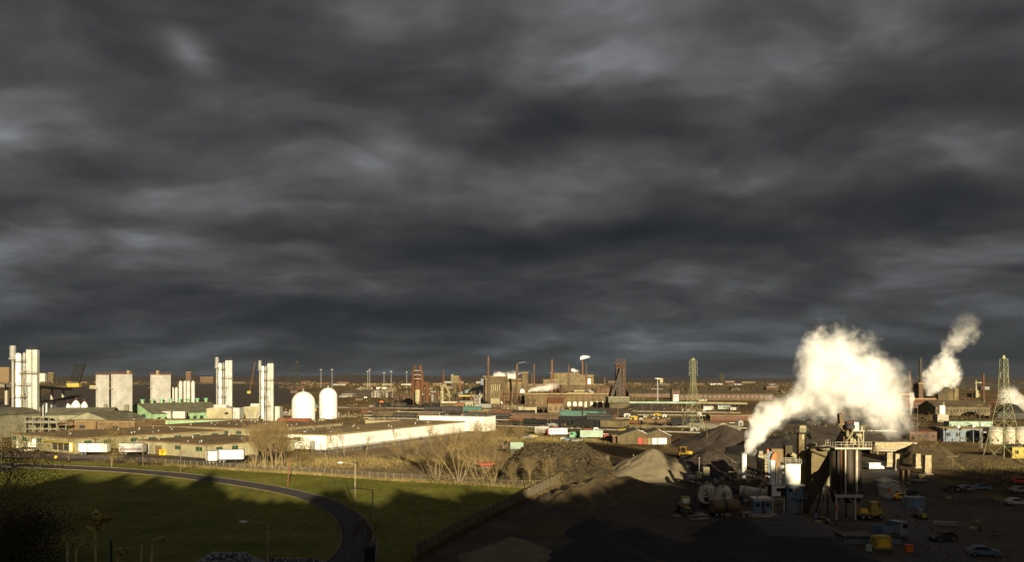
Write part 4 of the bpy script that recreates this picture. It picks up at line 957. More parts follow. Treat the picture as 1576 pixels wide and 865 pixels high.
CN = {'rust': 'rusty', 'stack_brown': 'dark brown', 'brown_wall': 'brown', 'dark_metal': 'dark', 'brick': 'brick red', 'grey_metal': 'grey', 'teal': 'teal', 'steelworks': 'drab', 'steelworks_lit': 'tawny', 'blue_pale': 'pale blue', 'yellow_dull': 'dull yellow', 'black': 'black', 'white_metal': 'white', 'rust_light': 'orange rust'}
ORD = ['first', 'second', 'third', 'fourth', 'fifth', 'sixth', 'seventh', 'eighth', 'ninth', 'tenth', 'eleventh', 'twelfth', 'thirteenth', 'fourteenth', 'fifteenth', 'sixteenth', 'seventeenth', 'eighteenth', 'nineteenth', 'twentieth']
KN = {'box': 'boxcar', 'gondola': 'open gondola', 'tank': 'tank car', 'hopper': 'hopper car'}
rn = random.Random(21)
def train(rowname, a, b_, s0, n, gap=.0):
    a, b_ = Vector((*G(*a), 0)), Vector((*G(*b_), 0)); d = (b_ - a).normalized(); rz = math.atan2(d.y, d.x); nn = Vector((-d.y, d.x, 0))
    for k in range(n):
        c = a + d * (s0 + k * 15.6) - nn * 1.45; kd = rn.choice(['box', 'gondola', 'hopper', 'box', 'gondola', 'tank']); m_ = rn.choice(CC)
        freight_car('%s %s, %s in the %s' % (CN[m_], KN[kd], ORD[k], rowname), c.x, c.y, rz, m_, kd).location.z = .42
train('train beside the twin gabled shed', *rows[2], 12, 6)
train('train behind the white site trailer', *rows[3], 18, 8)
train('train just behind the long white warehouse', *rows[1], 6, 10)
train('train below the orange block and silos', *rows[0], 60, 7)
train('far train in front of the steelworks', *rows[4], 70, 9)
train('train below the gas cleaning towers', *rows[7], 50, 7)
train('train behind the right hand pylon', *rows[5], 5, 4)
# vehicles by the twin gabled shed
def at(px, py): return G(px, py)
x, y = at(845, 671); t = trailer('white trailer with square dark window openings beside the scrap mound', 845, 671, 8.2, .02, name='site_trailer', z0=.7, h=2.6)
for k in range(5): MB().box(.7 + k * 1.5, 1.5 + k * 1.5, -.06, -.003, 2.1, 2.7).build('window', 'dark_glass', t)
MB().box(-.6, -.01, .1, 2.4, .7, 3.2).build('red_end', 'red', t)
trailer('grey green box trailer behind the mound, right of the white site trailer', 893, 677, 9.6, .03, 'pale_teal')
trailer('grey trailer with a pale roof left of the white site trailer', 823, 670, 6.5, .05, 'grey_metal')
def truck(label, px, py, rz, cab='red', body='dark_metal', s=1, bl=5):
    x, y = G(px, py); t = T('truck', label, 'truck', x, y, 0, rz)
    MB().prism([(0, .6), (2.2, .6), (2.2, 1.7), (1.9, 2.8), (.1, 2.9), (0, 2.6)], 0, 2.3).build('cab', cab, t)
    MB().box(1.98, 2.24, .25, 2.05, 1.75, 2.45).prism([(.7, 1.75), (1.9, 1.75), (1.75, 2.5), (.7, 2.5)], -.02, 2.32).build('window', 'dark_glass', t)
    mb = MB(); mb.box(-bl, -.2, 0, 2.4, 1.1, 1.3).box(-bl, -.2, -.05, .05, 1.3, 2.5).box(-bl, -.2, 2.35, 2.45, 1.3, 2.5).box(-bl, -bl + .1, 0, 2.4, 1.3, 2.5).box(-.3, -.2, 0, 2.4, 1.3, 2.9).build('load_bed', body, t)
    MB().box(-bl, 2.0, .6, 1.8, .6, 1.1).build('chassis', 'dark_metal', t)
    for a in (1.2, -bl + .8, -bl + 1.9):
        wheel(t, a, .2, .5); wheel(t, a, 2.1, .5, side=1)
    MB().box(2.2, 2.3, .2, .5, .8, 1.0).build('headlight', 'lamp_head', t); MB().box(2.2, 2.3, 1.8, 2.1, .8, 1.0).build('headlight', 'lamp_head', t)
    MB().box(2.2, 2.32, .1, 2.2, .45, .72).build('bumper', 'white_metal', t); return t
truck('red truck with a white front left of the twin gabled shed', 941, 682, -1.2, 'red', 'dark_metal')
truck('white cabbed truck parked behind the grey green trailer', 914, 668, .1, 'white_paint', 'rust')
truck('dark green truck between the trailers behind the mound', 886, 675, 2.9, 'green_trim', 'green_trim')
rn = random.Random(5)
for k, (px, py, m_, lab) in enumerate(((812, 674, 'yellow_dull', 'yellow car among the bushes left of the grey trailer'), (806, 676, 'white_metal', 'white car beside the yellow car in the bushes'), (862, 678, 'white_metal', 'white car behind the crest of the scrap mound'), (870, 680, 'blue_pale', 'pale blue car behind the scrap mound'), (930, 674, 'red', 'red car between trailer and shed'), (880, 681, 'grey_metal', 'grey car right behind the mound crest'), (952, 664, 'yellow_dull', 'dull yellow car in front of the second train'), (963, 666, 'dark_metal', 'dark car in front of the second train'))):
    x, y = G(px, py); car(lab, x, y, rn.uniform(-.5, .5), m_)
# twin gabled shed with doors: low dark shed with pale roof lights
Y0 = DY(684); x0 = XP(962, Y0); W = (1030 - 962) * Y0 / F
t = T('twin_gable_shed', 'dark twin gabled shed with pale roof slopes and white and red doors', 'shed', x0, Y0, 0, -.04)
hw = W / 2
pr = [(-3, 0), (W + .5, 0), (W + .5, 3.4), (W * .76, 5.6), (W * .5, 4.0), (W * .28, 5.6), (-3, 3.0)]
MB().prism(pr, 0, 16).build('wall', 'steelworks', t)
for (xa, za, xb, zb, m_) in ((W * .28, 5.62, W * .5, 4.02, 'white_metal'), (W * .76, 5.62, W + .7, 3.3, 'white_metal'), (-3.2, 2.95, W * .28, 5.62, 'olive_roof'), (W * .5, 4.02, W * .76, 5.62, 'olive_roof')):
    MB().prism([(xa, za), (xb, zb), (xb, zb + .2), (xa, za + .2)], -.4, 16.4).build('roof', m_, t)
for a, w_, m_ in ((W * .62, 1.8, 'white_paint'), (W * .75, 3.2, 'white_paint'), (W * .40, 1.8, 'rust_light'), (W * .52, 1.5, 'cream_dirty'), (W * .30, 1.4, 'red')): door(t, a, w_, 2.4, 'x', 0, m_)
x, y = G(944, 684); flat_building('dark_lean_to', 'low dark lean-to built against the left side of the twin gabled shed', 'shed', x, y + 2, 7, 12, 3.0, 'stack_brown', 'tar_roof', left=False)
# loaders ---------------------------------------------------------------------------
def dozer(label, px, py, rz, s=1.0, body='yellow'):
    x, y = G(px, py); t = T('bulldozer', label, 'bulldozer', x, y, 0, rz); t.scale = (s, s, s)
    for yy in (0, 1.9):
        o = MB().prism([(.3, 0), (3.3, 0), (3.7, .5), (3.3, 1.0), (.3, 1.0), (-.1, .5)], yy, yy + .5).build('track', 'tyre', t)
        mb = MB()
        for k in range(5): mb.cyl((.5 + k * .65, yy - .06, .45), (.5 + k * .65, yy + .56, .45), .28, .28, 10)
        mb.build('road_wheel', 'dark_metal', o)
    MB().prism([(1.9, .7), (3.6, .7), (3.6, 1.7), (1.9, 1.9)], .55, 1.85).build('engine_hood', body, t)
    MB().box(0, 1.9, .5, 1.9, .7, 1.4).build('body', body, t)
    mb = MB(); 
    for a in (.3, 1.8):
        for b_ in (.55, 1.8): mb.box(a, a + .12, b_, b_ + .12, 1.4, 2.8)
    mb.box(.2, 2.0, .45, 2.0, 2.8, 2.95).build('cab_frame', body, t); MB().box(.42, 1.78, .62, 1.84, 1.75, 2.75).build('window', 'dark_glass', t)
    MB().prism([(4.2, .1), (4.5, .1), (4.35, .7), (4.55, 1.3), (4.3, 1.3), (4.1, .7)], -.3, 2.7).build('blade', body, t)
    for yy in (.1, 2.2): MB().bar((3.0, yy, .6), (4.2, yy, .6), .12).build('push_arm', body, t)
    MB().cyl((3.0, 1.2, 1.7), (3.0, 1.2, 2.5), .08, .08, 8).build('exhaust', 'dark_metal', t)
    return t
dozer('yellow bulldozer working on the dark heap behind the pale sand pile', 1046, 706, .15, 1.25)
def loader(label, px, py, rz, body='yellow_dull', s=1.0, name='wheel_loader'):
    x, y = G(px, py); t = T(name, label, 'wheel loader', x, y, 0, rz); t.scale = (s, s, s)
    for a in (0.9, 3.9):
        for yy, sd in ((.2, -1), (2.3, 1)): wheel(t, a, yy, .75, .5, side=sd)
    MB().prism([(-.5, .8), (2.2, .8), (2.2, 1.9), (-.3, 1.9)], .55, 1.95).build('engine_hood', body, t); MB().box(2.2, 4.4, .7, 1.8, .8, 1.4).build('front_frame', body, t)
    MB().box(1.9, 3.1, .55, 1.95, 1.9, 3.1).build('cab', 'blue_pale', t); MB().box(3.1, 3.13, .65, 1.85, 2.1, 3.0).box(2.0, 3.0, .52, .545, 2.1, 3.0).build('window', 'lit_glass', t)
    MB().box(1.8, 3.2, .45, 2.05, 3.1, 3.25).build('cab_roof', body, t)
    for yy in (.8, 1.6): MB().bar((3.4, yy, 1.5), (5.2, yy, .7), .16).build('lift_arm', body, t)
    MB().prism([(5.0, .1), (6.2, .1), (6.3, .3), (5.4, .4), (5.2, 1.3), (4.95, 1.2)], -.1, 2.6).build('bucket', 'dark_metal', t); return t
loader('wheel loader with its bucket towards the camera, in the dark of the plant yard', 1040, 788, -1.5, 'yellow_dull')
# pylons
pylon('lattice pylon in the middle distance above the dark heap', 1067, 551, 664, wb=8.2, wt=1.3, arms=(.80, .875, .95), armw=3.0, w=.14)
t = pylon('big lattice pylon near the right edge of the picture', 1545, 547, 716, wb=8.4, wt=1.4, arms=(.84,), armw=.8, w=.13, rz=.3)
pylon('distant lattice pylon behind the left domed tank', 457, 556, 612, wb=12, wt=3, arms=(.8, .9), armw=9, w=.2, mat='dark_metal')
pylon('faint far lattice pylon right of the mid pylon', 1111, 574, 606, wb=12, wt=3, arms=(.85,), armw=8, w=.25, mat='steelworks')
# far light masts, left centre
for k, (px, yt) in enumerate(((494, 569), (511, 569), (566, 572), (569, 569), (591, 574), (602, 572), (626, 573), (696, 577), (848, 574))):
    mast('tall pale light mast on the far plain, %s from the left' % ORD[k], px, yt, 598 + (k % 3), 'light masts on the far plain', .55)

# ================================================================ asphalt plant
HP = heap
HP('sand_pile', 'tall pale sand pile with a sunlit peak in the middle of the plant yard', 1004, 690, 743, 190, 27, 'gravel_grey', 3, ridge=.0, rough=.25, kx=-.0)
HP('sand_pile', 'low pale sand shoulder against the left foot of the tall sand pile', 968, 708, 742, 86, 20, 'gravel_grey', 9, rough=.25)
HP('earth_pile', 'brown earth ridge sprawling in front of the pale sand pile', 944, 733, 774, 180, 32, 'gravel_brown', 5, ridge=.25, rough=.9)
HP('earth_pile', 'smaller brown earth mound at the left end of the brown ridge', 893, 742, 785, 120, 26, 'gravel_brown', 6, rough=.8)
HP('ore_heap', 'big dark conical heap behind the yellow bulldozer', 1116, 653, 697, 150, 55, 'ore_dark', 7, ridge=.0, rough=.5)
HP('ore_heap', 'dark heap with a tan sunlit slope right of the bulldozer', 1092, 688, 730, 120, 30, 'ore_dark', 8, rough=.5)
HP('sand_pile', 'narrow tan sand pile lying against the dark heap right of the bulldozer', 1100, 689, 724, 90, 18, 'gravel_grey', 18, rough=.2)
HP('ore_heap', 'low dark heap under the tan sand pile left of the tanks', 1052, 707, 742, 140, 26, 'ore_black', 10, rough=.5)
HP('ore_heap', 'long black heap behind the white chimney and steam', 1200, 676, 706, 170, 50, 'ore_black', 11, ridge=.5, rough=1.0)
HP('ore_heap', 'wide dark bank behind the asphalt silos', 1290, 668, 692, 220, 60, 'ore_dark', 12, ridge=.7, rough=1.2)
HP('gravel_heap', 'dark brown gravel cone at the left of the front yard', 838, 797, 828, 84, 11, 'gravel_brown', 13)
HP('gravel_heap', 'blue black gravel cone, left of the pair of front cones', 912, 796, 835, 96, 13, 'gravel_dark', 14)
HP('gravel_heap', 'broad blue black gravel cone at the bottom, right of the pair of front cones', 979, 811, 862, 170, 17, 'gravel_dark', 15)
HP('gravel_heap', 'low blue black gravel cone in front of the pair, at the bottom edge', 915, 824, 880, 190, 16, 'gravel_dark', 16)
HP('gravel_heap', 'grey gravel cone at the bottom edge below the lawn corner', 790, 826, 875, 170, 15, 'gravel_grey', 17)
MATS['gravel_mid'] = M('gravel_mid', (.10, .09, .085), .95, .4, 2, c2=(.06, .055, .055), bump=.1)
HP('gravel_heap', 'dark grey gravel cone in front of the blue cabin', 1214, 788, 826, 150, 13, 'gravel_mid', 19)
HP('gravel_heap', 'flat dark gravel heap left of the cone by the blue cabin', 1130, 797, 838, 120, 12, 'gravel_dark', 20, ridge=.3)
HP('gravel_heap', 'wide black gravel bank along the bottom edge under the plant', 1180, 826, 880, 320, 18, 'gravel_dark', 22, ridge=.6)
HP('gravel_heap', 'black gravel heap at the bottom edge, left of the wide bank', 1105, 842, 895, 170, 14, 'gravel_dark', 23)
M('rubble_mat', (.36, .35, .38), .7, .5, 3)
HP('rubble_heap', 'heap of broken glinting rubble at the bottom edge in front of the lawn', 352, 851, 905, 150, 14, 'gravel_dark', 24, ridge=.3, debris=(2600, .22, 'rubble_mat'))
HP('rubble_heap', 'low strip of rubble right of the glinting rubble heap', 450, 860, 890, 130, 8, 'gravel_dark', 25, ridge=.5, debris=(900, .22, 'rubble_mat'))
HP('scrap_mound', 'broad mound of scrap timber and debris behind the fence end', 858, 683, 744, 182, 34, 'scrap_mat', 26, ridge=.42, rough=.9, sharp=.62, debris=(3000, .55, 'twig_dark'))
mb = MB(); rn = random.Random(4)
sm_ = [o for o in bpy.data.objects if o.name.startswith('scrap_mound')][0]
for _ in range(260):
    a, rr = rn.uniform(0, 6.28), math.sqrt(rn.random()) * .9; u, v = rr * math.cos(a), rr * math.sin(a); zz = 8.5 * max(0, 1 - rr) ** .62 + .3; c = Vector((u * 16.5, v * 17, zz)); d = Vector((rn.gauss(0, 1), rn.gauss(0, 1), rn.gauss(0, 1))).normalized() * rn.uniform(.12, .4); w = d.cross(Vector((0, 0, 1))) * .6; mb.add([c - d, c + w, c + d, c - w], [(0, 1, 2, 3)])
tag(mb.build('glint_debris', 'cream', sm_), kind='stuff')  # pale scraps put in as glints on the dark mound
HP('earth_bank', 'earth ramp climbing to the old trestle at the right', 1425, 683, 722, 120, 40, 'gravel_brown', 27, ridge=.3, rough=.6, rz=-.25)
HP('earth_bank', 'low tan embankment running from the ramp to the right pylon', 1490, 700, 722, 150, 24, 'gravel_brown', 28, ridge=.6, rough=.5, rz=-.35)

def horiz_tank(label, px, py, rpx, ybase, length, num=None, mat='tank_white', rz=1.35, cat='tank'):
    Y = DY(ybase); k = Y / F; r = rpx * k; z = max(r + .35, ZY(py, Y)); t = T('horizontal_tank', label, cat, XP(px, Y), Y, 0, rz - math.pi / 2, 'horizontal bitumen tanks')
    MB().cyl((0, 0, z), (0, length, z), r, r, 32).build('shell', mat, t, smooth=False); MB().cyl((0, -.12, z), (0, .02, z), r * 1.03, r * 1.03, 32).build('end_cap', mat, t)
    for q in (length * .15, length * .8): MB().box(-r * .8, r * .8, q, q + .5, 0, z - r * .5).build('cradle', 'dark_metal', t)
    if num:
        cu = bpy.data.curves.new('number', 'FONT'); cu.body = num; cu.size = r * 1.15; cu.extrude = .02; cu.align_x = 'CENTER'
        q_ = bpy.data.objects.new('number_text', cu); me = bpy.data.meshes.new_from_object(q_); bpy.data.objects.remove(q_); me.materials.clear(); me.materials.append(MATS['black'])
        o = bpy.data.objects.new('number', me); col.objects.link(o); o.parent = t; o.rotation_euler = (R(90), 0, 0); o.location = (0, -.16, z - r * .02)
    MB().box(-r * .28, r * .28, -.3, -.125, z - r * .72, z - r * .22).build('hatch', 'black', t)
    MB().cyl((0, length * .5, z + r * .9), (0, length * .5, z + r * 1.4), .3, .3, 10).build('manhole', 'grey_metal', t)
    return t
M('tank_cream', (.42, .38, .30), .6, .25, .8, streak=1.5)
horiz_tank('round ended horizontal tank painted with the number 5', 1087.5, 763, 12.6, 786, 9, '5', 'tank_cream')
horiz_tank('round ended horizontal tank painted with the number 4', 1114, 768, 13, 789, 9, '4', 'tank_cream')
# tanker trailer in front of tank 4
Y = DY(796); k = Y / F
t = T('tanker_trailer', 'dark brown tanker trailer standing in front of the numbered tanks', 'tanker', XP(1095, Y), Y, 0, .30)
MB().cyl((0, 0, 2.0), (5.6, 0, 2.0), 1.15, 1.15, 20).build('tank', 'brown_wall', t); MB().cyl((2.2, 0, 2.0), (2.9, 0, 2.0), 1.2, 1.2, 20).build('strap', 'dark_metal', t)
MB().box(0, 5.4, -.5, .5, .75, 1.0).build('chassis', 'dark_metal', t)
for a in (.6, 1.7): wheel(t, a, -.8, .48); wheel(t, a, .8, .48, side=1)
MB().box(4.6, 4.75, -.7, -.6, .02, .9).build('landing_leg', 'dark_metal', t)
# bits behind the tanks
p = Px('mixer_platform', 'cream machinery platform with a thin pipe mast above the numbered tanks', 'machine platform', 1097, 788)
Z, X_ = p.z, p.x; y_ = 9
p.part(p.box(1087, 1096, 735, 745, y_, y_ + 1.5), 'motor_box', 'cream'); p.part(p.box(1098, 1108, 727, 741, y_, y_ + 2), 'hopper', 'cream'); p.part(p.box(1083, 1110, 745, 747.5, y_ - 1, y_ + 3), 'deck', 'dark_metal')
for a in (1084, 1096, 1108): p.part(p.box(a, a + 1, 747.5, 790, y_, y_ + .2), 'leg', 'dark_metal')
p.part(MB().cyl((X_(1092), y_ + .5, Z(735)), (X_(1092), y_ + .5, Z(712)), .09, .07, 8).cyl((X_(1092), y_ + .5, Z(712.5)), (X_(1092), y_ + .5, Z(711)), .16, .16, 8), 'pipe_mast', 'grey_metal')
p.part(MB().cyl((X_(1066), y_ - 2, Z(742)), (X_(1082), y_, Z(743.5)), .6, .6, 12), 'side_drum', 'grey_metal')
m_ = MB(); rn = random.Random(3)
for q in range(14): a = rn.uniform(1070, 1135); m_.cyl((X_(a), y_ - 1 + rn.uniform(-1, 2), Z(rn.uniform(742, 752))), (X_(a + rn.uniform(-9, 9)), y_ + rn.uniform(-1, 2), Z(rn.uniform(744, 758))), .11, .11, 6)
p.part(m_, 'pipework', 'grey_metal')
# white chimney
p = Px('white_chimney', 'white cylindrical chimney of the asphalt plant with thick steam pouring from its top', 'chimney', 1151, 775)
h = p.z(699)
p.part(MB().lathe([(p.k * 5.6, 0), (p.k * 5.4, p.z(750)), (p.k * 3.9, p.z(735)), (p.k * 3.9, h)], 0, 3, 20), 'shaft', 'tank_white'); p.part(MB().lathe([(p.k * 4.1, h - .3), (p.k * 4.2, h - .25), (p.k * 4.2, h), (p.k * 3.5, h + .02)], 0, 3, 20), 'rim', 'grey_metal')
# drum and ducts
p = Px('dryer_drum', 'pale horizontal dryer drum lying at the foot of the white chimney', 'dryer drum', 1160, 778)
Z, X_ = p.z, p.x
p.part(MB().cyl((X_(1142), 1.5, Z(758)), (X_(1178), -.6, Z(762)), p.k * 9, p.k * 9, 26), 'drum', 'tank_cream')
for a in (1148, 1170): 
    f_ = (a - 1142) / 36; c = Vector((X_(a), 1.5 - 2.1 * f_, Z(758 + 4 * f_))); d = Vector((X_(1178) - X_(1142), -2.1, Z(762) - Z(758))).normalized() * .22
    p.part(MB().cyl(c - d, c + d, p.k * 9.8, p.k * 9.8, 26), 'tyre_ring', 'grey_metal')
p.part(p.box(1141, 1146, 766, 780, .8, 2.2), 'support', 'dark_metal'); p.part(p.box(1168, 1173, 768, 780, -.8, .8), 'support', 'dark_metal')
p.part(MB().cyl((X_(1170), 1.5, Z(757)), (X_(1190), 2.5, Z(741)), p.k * 4.5, p.k * 4.5, 14), 'inclined_duct', 'brown_wall')
p.part(MB().box(X_(1136), X_(1178), 3.5, 6, Z(752), Z(742)), 'rear_casing', 'steelworks_lit')
p.part(MB().cyl((X_(1132), 1.2, Z(757)), (X_(1142), 1.5, Z(757)), p.k * 5, p.k * 6.5, 18), 'burner', 'dark_metal')
# blue hut
p = Px('blue_hut', 'small blue grey hut with a pale flat roof on a concrete plinth', 'hut', 1174, 796)
p.part(p.box(1161, 1186, 771, 791, 0, 2.4), 'wall', 'blue_pale'); p.part(p.box(1159, 1188, 767, 771, -.3, 2.7), 'roof', 'white_metal'); p.part(p.box(1156, 1194, 791, 797, -1.0, 3), 'plinth', 'concrete')
p.part(p.box(1172, 1177, 773, 791, -.06, -.003), 'door', 'dark_metal'); p.win(1164, 1169, 775, 781, 0); p.win(1180, 1184, 775, 781, 0)
p.part(MB().cyl((p.x(1168), 1, p.z(767)), (p.x(1168), 1, p.z(763)), .16, .16, 8), 'roof_vent', 'grey_metal')
m_ = steps_rail(MB(), p.x(1157), p.x(1193), -.95, -.9, p.z(791), 1.0, 1.2, .04); p.part(m_, 'railing', 'grey_metal')
# frame with white bracket, twin stacks, filter tower with railing and blue cabin
p = Px('filter_house', 'white filter tower with a railing on top, curved duct and blue control cabin below', 'filter tower', 1212, 790)
Z, X_ = p.z, p.x
p.part(p.box(1209, 1232, 715, 746, 0, 3), 'filter_box', 'tank_white'); o = p.part(p.box(1208, 1233, 713.6, 715, -.3, 3.2), 'top_deck', 'grey_metal')
steps_rail(MB(), X_(1208), X_(1233), -.3, 3.2, Z(713.6), Z(707.5) - Z(713.6), 1.0, .06).build('railing', 'tank_cream', o)
p.part(p.cyl(1191, 709, 746, 8, .8), 'white_stack', 'tank_white'); 
p.part(MB().prism([(X_(1187.2), Z(708)), (X_(1195), Z(708)), (X_(1196), Z(699)), (X_(1193.5), Z(697)), (X_(1190), Z(700))], .25, 1.35), 'cowl', 'orange')
p.part(p.box(1195.3, 1196.8, 700, 746, .9, 2.0), 'rear_duct', 'rust_light')
p.part(MB().tube([(X_(1200), .8, Z(747)), (X_(1200), .8, Z(726)), (X_(1202), .8, Z(721)), (X_(1206), .8, Z(719.5)), (X_(1210), .8, Z(719.5))], p.k * 2.9, 14), 'elbow_duct', 'tank_white')
for yy in (727, 737): p.part(p.box(1203, 1208.5, yy, yy + 3, .4, 1.4), 'link_duct', 'white_metal')
# the white bracket shaped panel
p.part(MB().prism([(X_(1187.5), Z(748)), (X_(1208), Z(748)), (X_(1208), Z(751.5)), (X_(1194.5), Z(751.5)), (X_(1194.5), Z(757)), (X_(1201), Z(757)), (X_(1201), Z(764)), (X_(1187.5), Z(764))], -.3, -.1), 'white_panel', 'tank_white')
p.part(p.box(1187, 1209, 746, 748, -.4, 3), 'deck', 'white_metal')
p.part(p.box(1188, 1208, 749, 765, .3, 2.8), 'dark_housing', 'black')
for a in (1188, 1205.5): p.part(p.box(a, a + 1.5, 765, 790, -.3, -.1), 'leg', 'tank_cream')
p.part(MB().bar((X_(1189), -.2, Z(773)), (X_(1195), -.2, Z(768)), .09).bar((X_(1206), -.2, Z(773)), (X_(1200), -.2, Z(768)), .09).bar((X_(1188), -.2, Z(768)), (X_(1207), -.2, Z(768)), .1), 'brace', 'tank_cream')
p.part(p.box(1209, 1237, 746, 748.5, -.5, 3.2), 'cabin_roof', 'white_metal'); p.part(p.box(1210.5, 1235, 748.5, 767, -.2, 3), 'cabin', 'blue_pale'); p.part(p.box(1211, 1235, 767, 790, .1, 2.8), 'lower_wall', 'blue_grey')
p.win(1213, 1219, 752, 757.5, -.2); p.win(1224, 1230, 752, 758, -.2, 'brown_wall')
o = p.part(p.box(1222, 1240, 766, 767.4, -1.2, -.25), 'balcony', 'blue_pale'); steps_rail(MB(), X_(1222), X_(1240), -1.2, -.3, Z(766), 1.05, .8, .05).build('railing', 'blue_pale', o)
for a in (1218, 1232): p.part(p.box(a, a + .9, 767, 790, -1.1, -.9), 'post', 'grey_metal')
# elevator tower
p = Px('bucket_elevator', 'tall drab bucket elevator with a cream head and a curved cream chute', 'bucket elevator', 1236, 786)
Z, X_ = p.z, p.x
p.part(p.box(1232.5, 1242, 666, 788, 1, 2.6), 'casing', 'steelworks_lit'); p.part(p.box(1242.5, 1252, 697, 788, 1.2, 2.6), 'casing', 'steelworks')
p.part(p.box(1232.5, 1243, 656, 665.5, .6, 2.9), 'head', 'cream'); o = p.part(p.box(1230, 1244, 666, 667.4, 0, 3.2), 'platform', 'dark_metal'); steps_rail(MB(), X_(1230), X_(1244), 0, 3.2, Z(666), .8, .8, .05).build('railing', 'cream_dirty', o)
p.part(MB().tube([(X_(1242), 1.6, Z(660)), (X_(1246), 1.6, Z(664)), (X_(1249), 1.6, Z(672)), (X_(1252), 1.6, Z(676))], .35, 10), 'chute', 'cream')
p.part(p.box(1236, 1240, 669, 677, .8, 1.0 - .003), 'panel', 'cream'); p.part(p.box(1240, 1242, 709, 714, .7, 1 - .003), 'lamp_box', 'cream')
m_ = MB(); m_.bar((X_(1231.5), .7, 0), (X_(1231.5), .7, Z(668)), .07)
for q in range(int(Z(668))): m_.bar((X_(1231.5), .7, q), (X_(1233), .7, q), .04)
p.part(m_, 'ladder', 'rust'); p.part(p.box(1242, 1280, 689, 690.5, 0, 2), 'walkway', 'cream_dirty'); p.part(MB().bar((X_(1243), .5, Z(672)), (X_(1243), .5, Z(700)), .25), 'pipe', 'dark_metal')
# baghouse with hoppers behind
p = Px('baghouse', 'grey baghouse with slanted walls and two cream hoods between the elevator and the silos', 'baghouse', 1268, 780)
Z, X_ = p.z, p.x
p.part(MB().prism([(X_(1251), Z(683)), (X_(1284), Z(694)), (X_(1284), Z(726)), (X_(1278), Z(730)), (X_(1255), Z(730)), (X_(1252), Z(712))], 4, 8), 'casing', 'steelworks_lit')
p.part(MB().prism([(X_(1255), Z(730)), (X_(1278), Z(730)), (X_(1270), Z(745)), (X_(1262), Z(745))], 4.5, 7.5), 'hopper', 'steelworks_lit')
for px, yy in ((1253, 684), (1278, 689)): p.part(MB().lathe([(1.0, Z(yy + 6)), (1.5, Z(yy + 3)), (1.5, Z(yy)), (.6, Z(yy - 2))], X_(px), 3, 14), 'hood', 'cream')
p.part(MB().bar((X_(1252), 3.5, Z(694)), (X_(1282), 3.5, Z(706)), .25).bar((X_(1251), 3.5, Z(692)), (X_(1284), 3.5, Z(693)), .2), 'brace', 'steelworks')
for a in (1253, 1279): p.part(p.box(a, a + 1.5, 730, 782, 4.5, 4.8), 'leg', 'dark_metal')
p.part(MB().cyl((X_(1262), 2, Z(735)), (X_(1283), -1, Z(718)), .25, .25, 8).cyl((X_(1264), 2, Z(738)), (X_(1285), -1, Z(721)), .25, .25, 8), 'pipe', 'tank_cream')
p.part(MB().tube([(X_(1280), 2, Z(750)), (X_(1284), 2, Z(735)), (X_(1286), 2, Z(725))], .55, 10), 'duct', 'cream_dirty')
# asphalt silos with deck and machinery
p = Px('asphalt_silos', 'cluster of dark asphalt silos with a white railed deck and tangled machinery on top', 'silo cluster', 1310, 800)
Z, X_ = p.z, p.x
for a, w_, yy in ((1292.5, 17, 2.2), (1310, 19, 1.4), (1326.5, 15, 2.4)):
    p.part(MB().lathe([(.5, Z(776)), (p.k * w_ / 2, Z(762)), (p.k * w_ / 2, Z(690))], X_(a), yy, 22), 'silo', 'silo_dark')
p.part(MB().cyl((X_(1319), .2, Z(764)), (X_(1319), .2, Z(690)), .22, .22, 10).cyl((X_(1301.5), .1, Z(764)), (X_(1301.5), .1, Z(692)), .16, .16, 8), 'downpipe', 'tank_cream')
p.part(MB().cyl((X_(1294), -.2, Z(764)), (X_(1294), -.2, Z(692)), .2, .2, 8), 'downpipe', 'rust')
o = p.part(p.box(1283, 1339, 689, 691.5, -.8, 4.2), 'deck', 'tank_cream'); steps_rail(MB(), X_(1283), X_(1339), -.8, 4.2, Z(689), Z(680.5) - Z(689), 1.1, .06).build('railing', 'tank_cream', o)
p.part(p.box(1300, 1328, 670, 689, .6, 3), 'machine_house', 'dark_metal'); p.part(p.box(1315.5, 1322.5, 650.5, 663, .2, 2.2), 'motor_cover', 'tank_white'); p.part(p.box(1304, 1314, 658, 672, .4, 2.6), 'gearbox', 'rust')
p.part(p.box(1312, 1330, 663, 664.2, -.3, 2.8), 'upper_deck', 'tank_cream')
o = [q for q in p.t.children if q.name.startswith('upper_deck')][0]; steps_rail(MB(), X_(1312), X_(1330), -.3, 2.8, Z(663), .9, .9, .05).build('railing', 'cream', o)
p.part(p.box(1316, 1328, 668, 673, -.1, 1.5), 'control_box', 'cream'); p.part(p.box(1319, 1321, 673, 689, -.4, -.2), 'post', 'cream'); p.part(p.box(1327, 1328.4, 664, 689, -.4, -.2), 'post', 'cream')
p.part(MB().prism([(X_(1306), Z(650)), (X_(1319), Z(648)), (X_(1320), Z(652)), (X_(1312), Z(656)), (X_(1304), Z(656))], .8, 2.4), 'top_drive', 'rust')
p.part(MB().lathe([(.9, Z(660)), (.9, Z(655)), (.5, Z(652))], X_(1308), 0, 14), 'drive_drum', 'dark_metal')
p.part(MB().prism([(X_(1294), Z(638)), (X_(1299), Z(636)), (X_(1304), Z(660)), (X_(1301), Z(666)), (X_(1296), Z(655))], .8, 2), 'conveyor_head', 'brown_wall')
m_ = MB()
for q in range(5): m_.bar((X_(1295 + q), .7, Z(641 + q * 4.6)), (X_(1300.5 + q * .8), .7, Z(639 + q * 4.6)), .1)
m_.bar((X_(1292.5), .6, Z(654)), (X_(1298), .6, Z(662)), .1).bar((X_(1292), .6, Z(654)), (X_(1300), .6, Z(652)), .1); p.part(m_, 'head_frame', 'cream_dirty')
rn = random.Random(8)
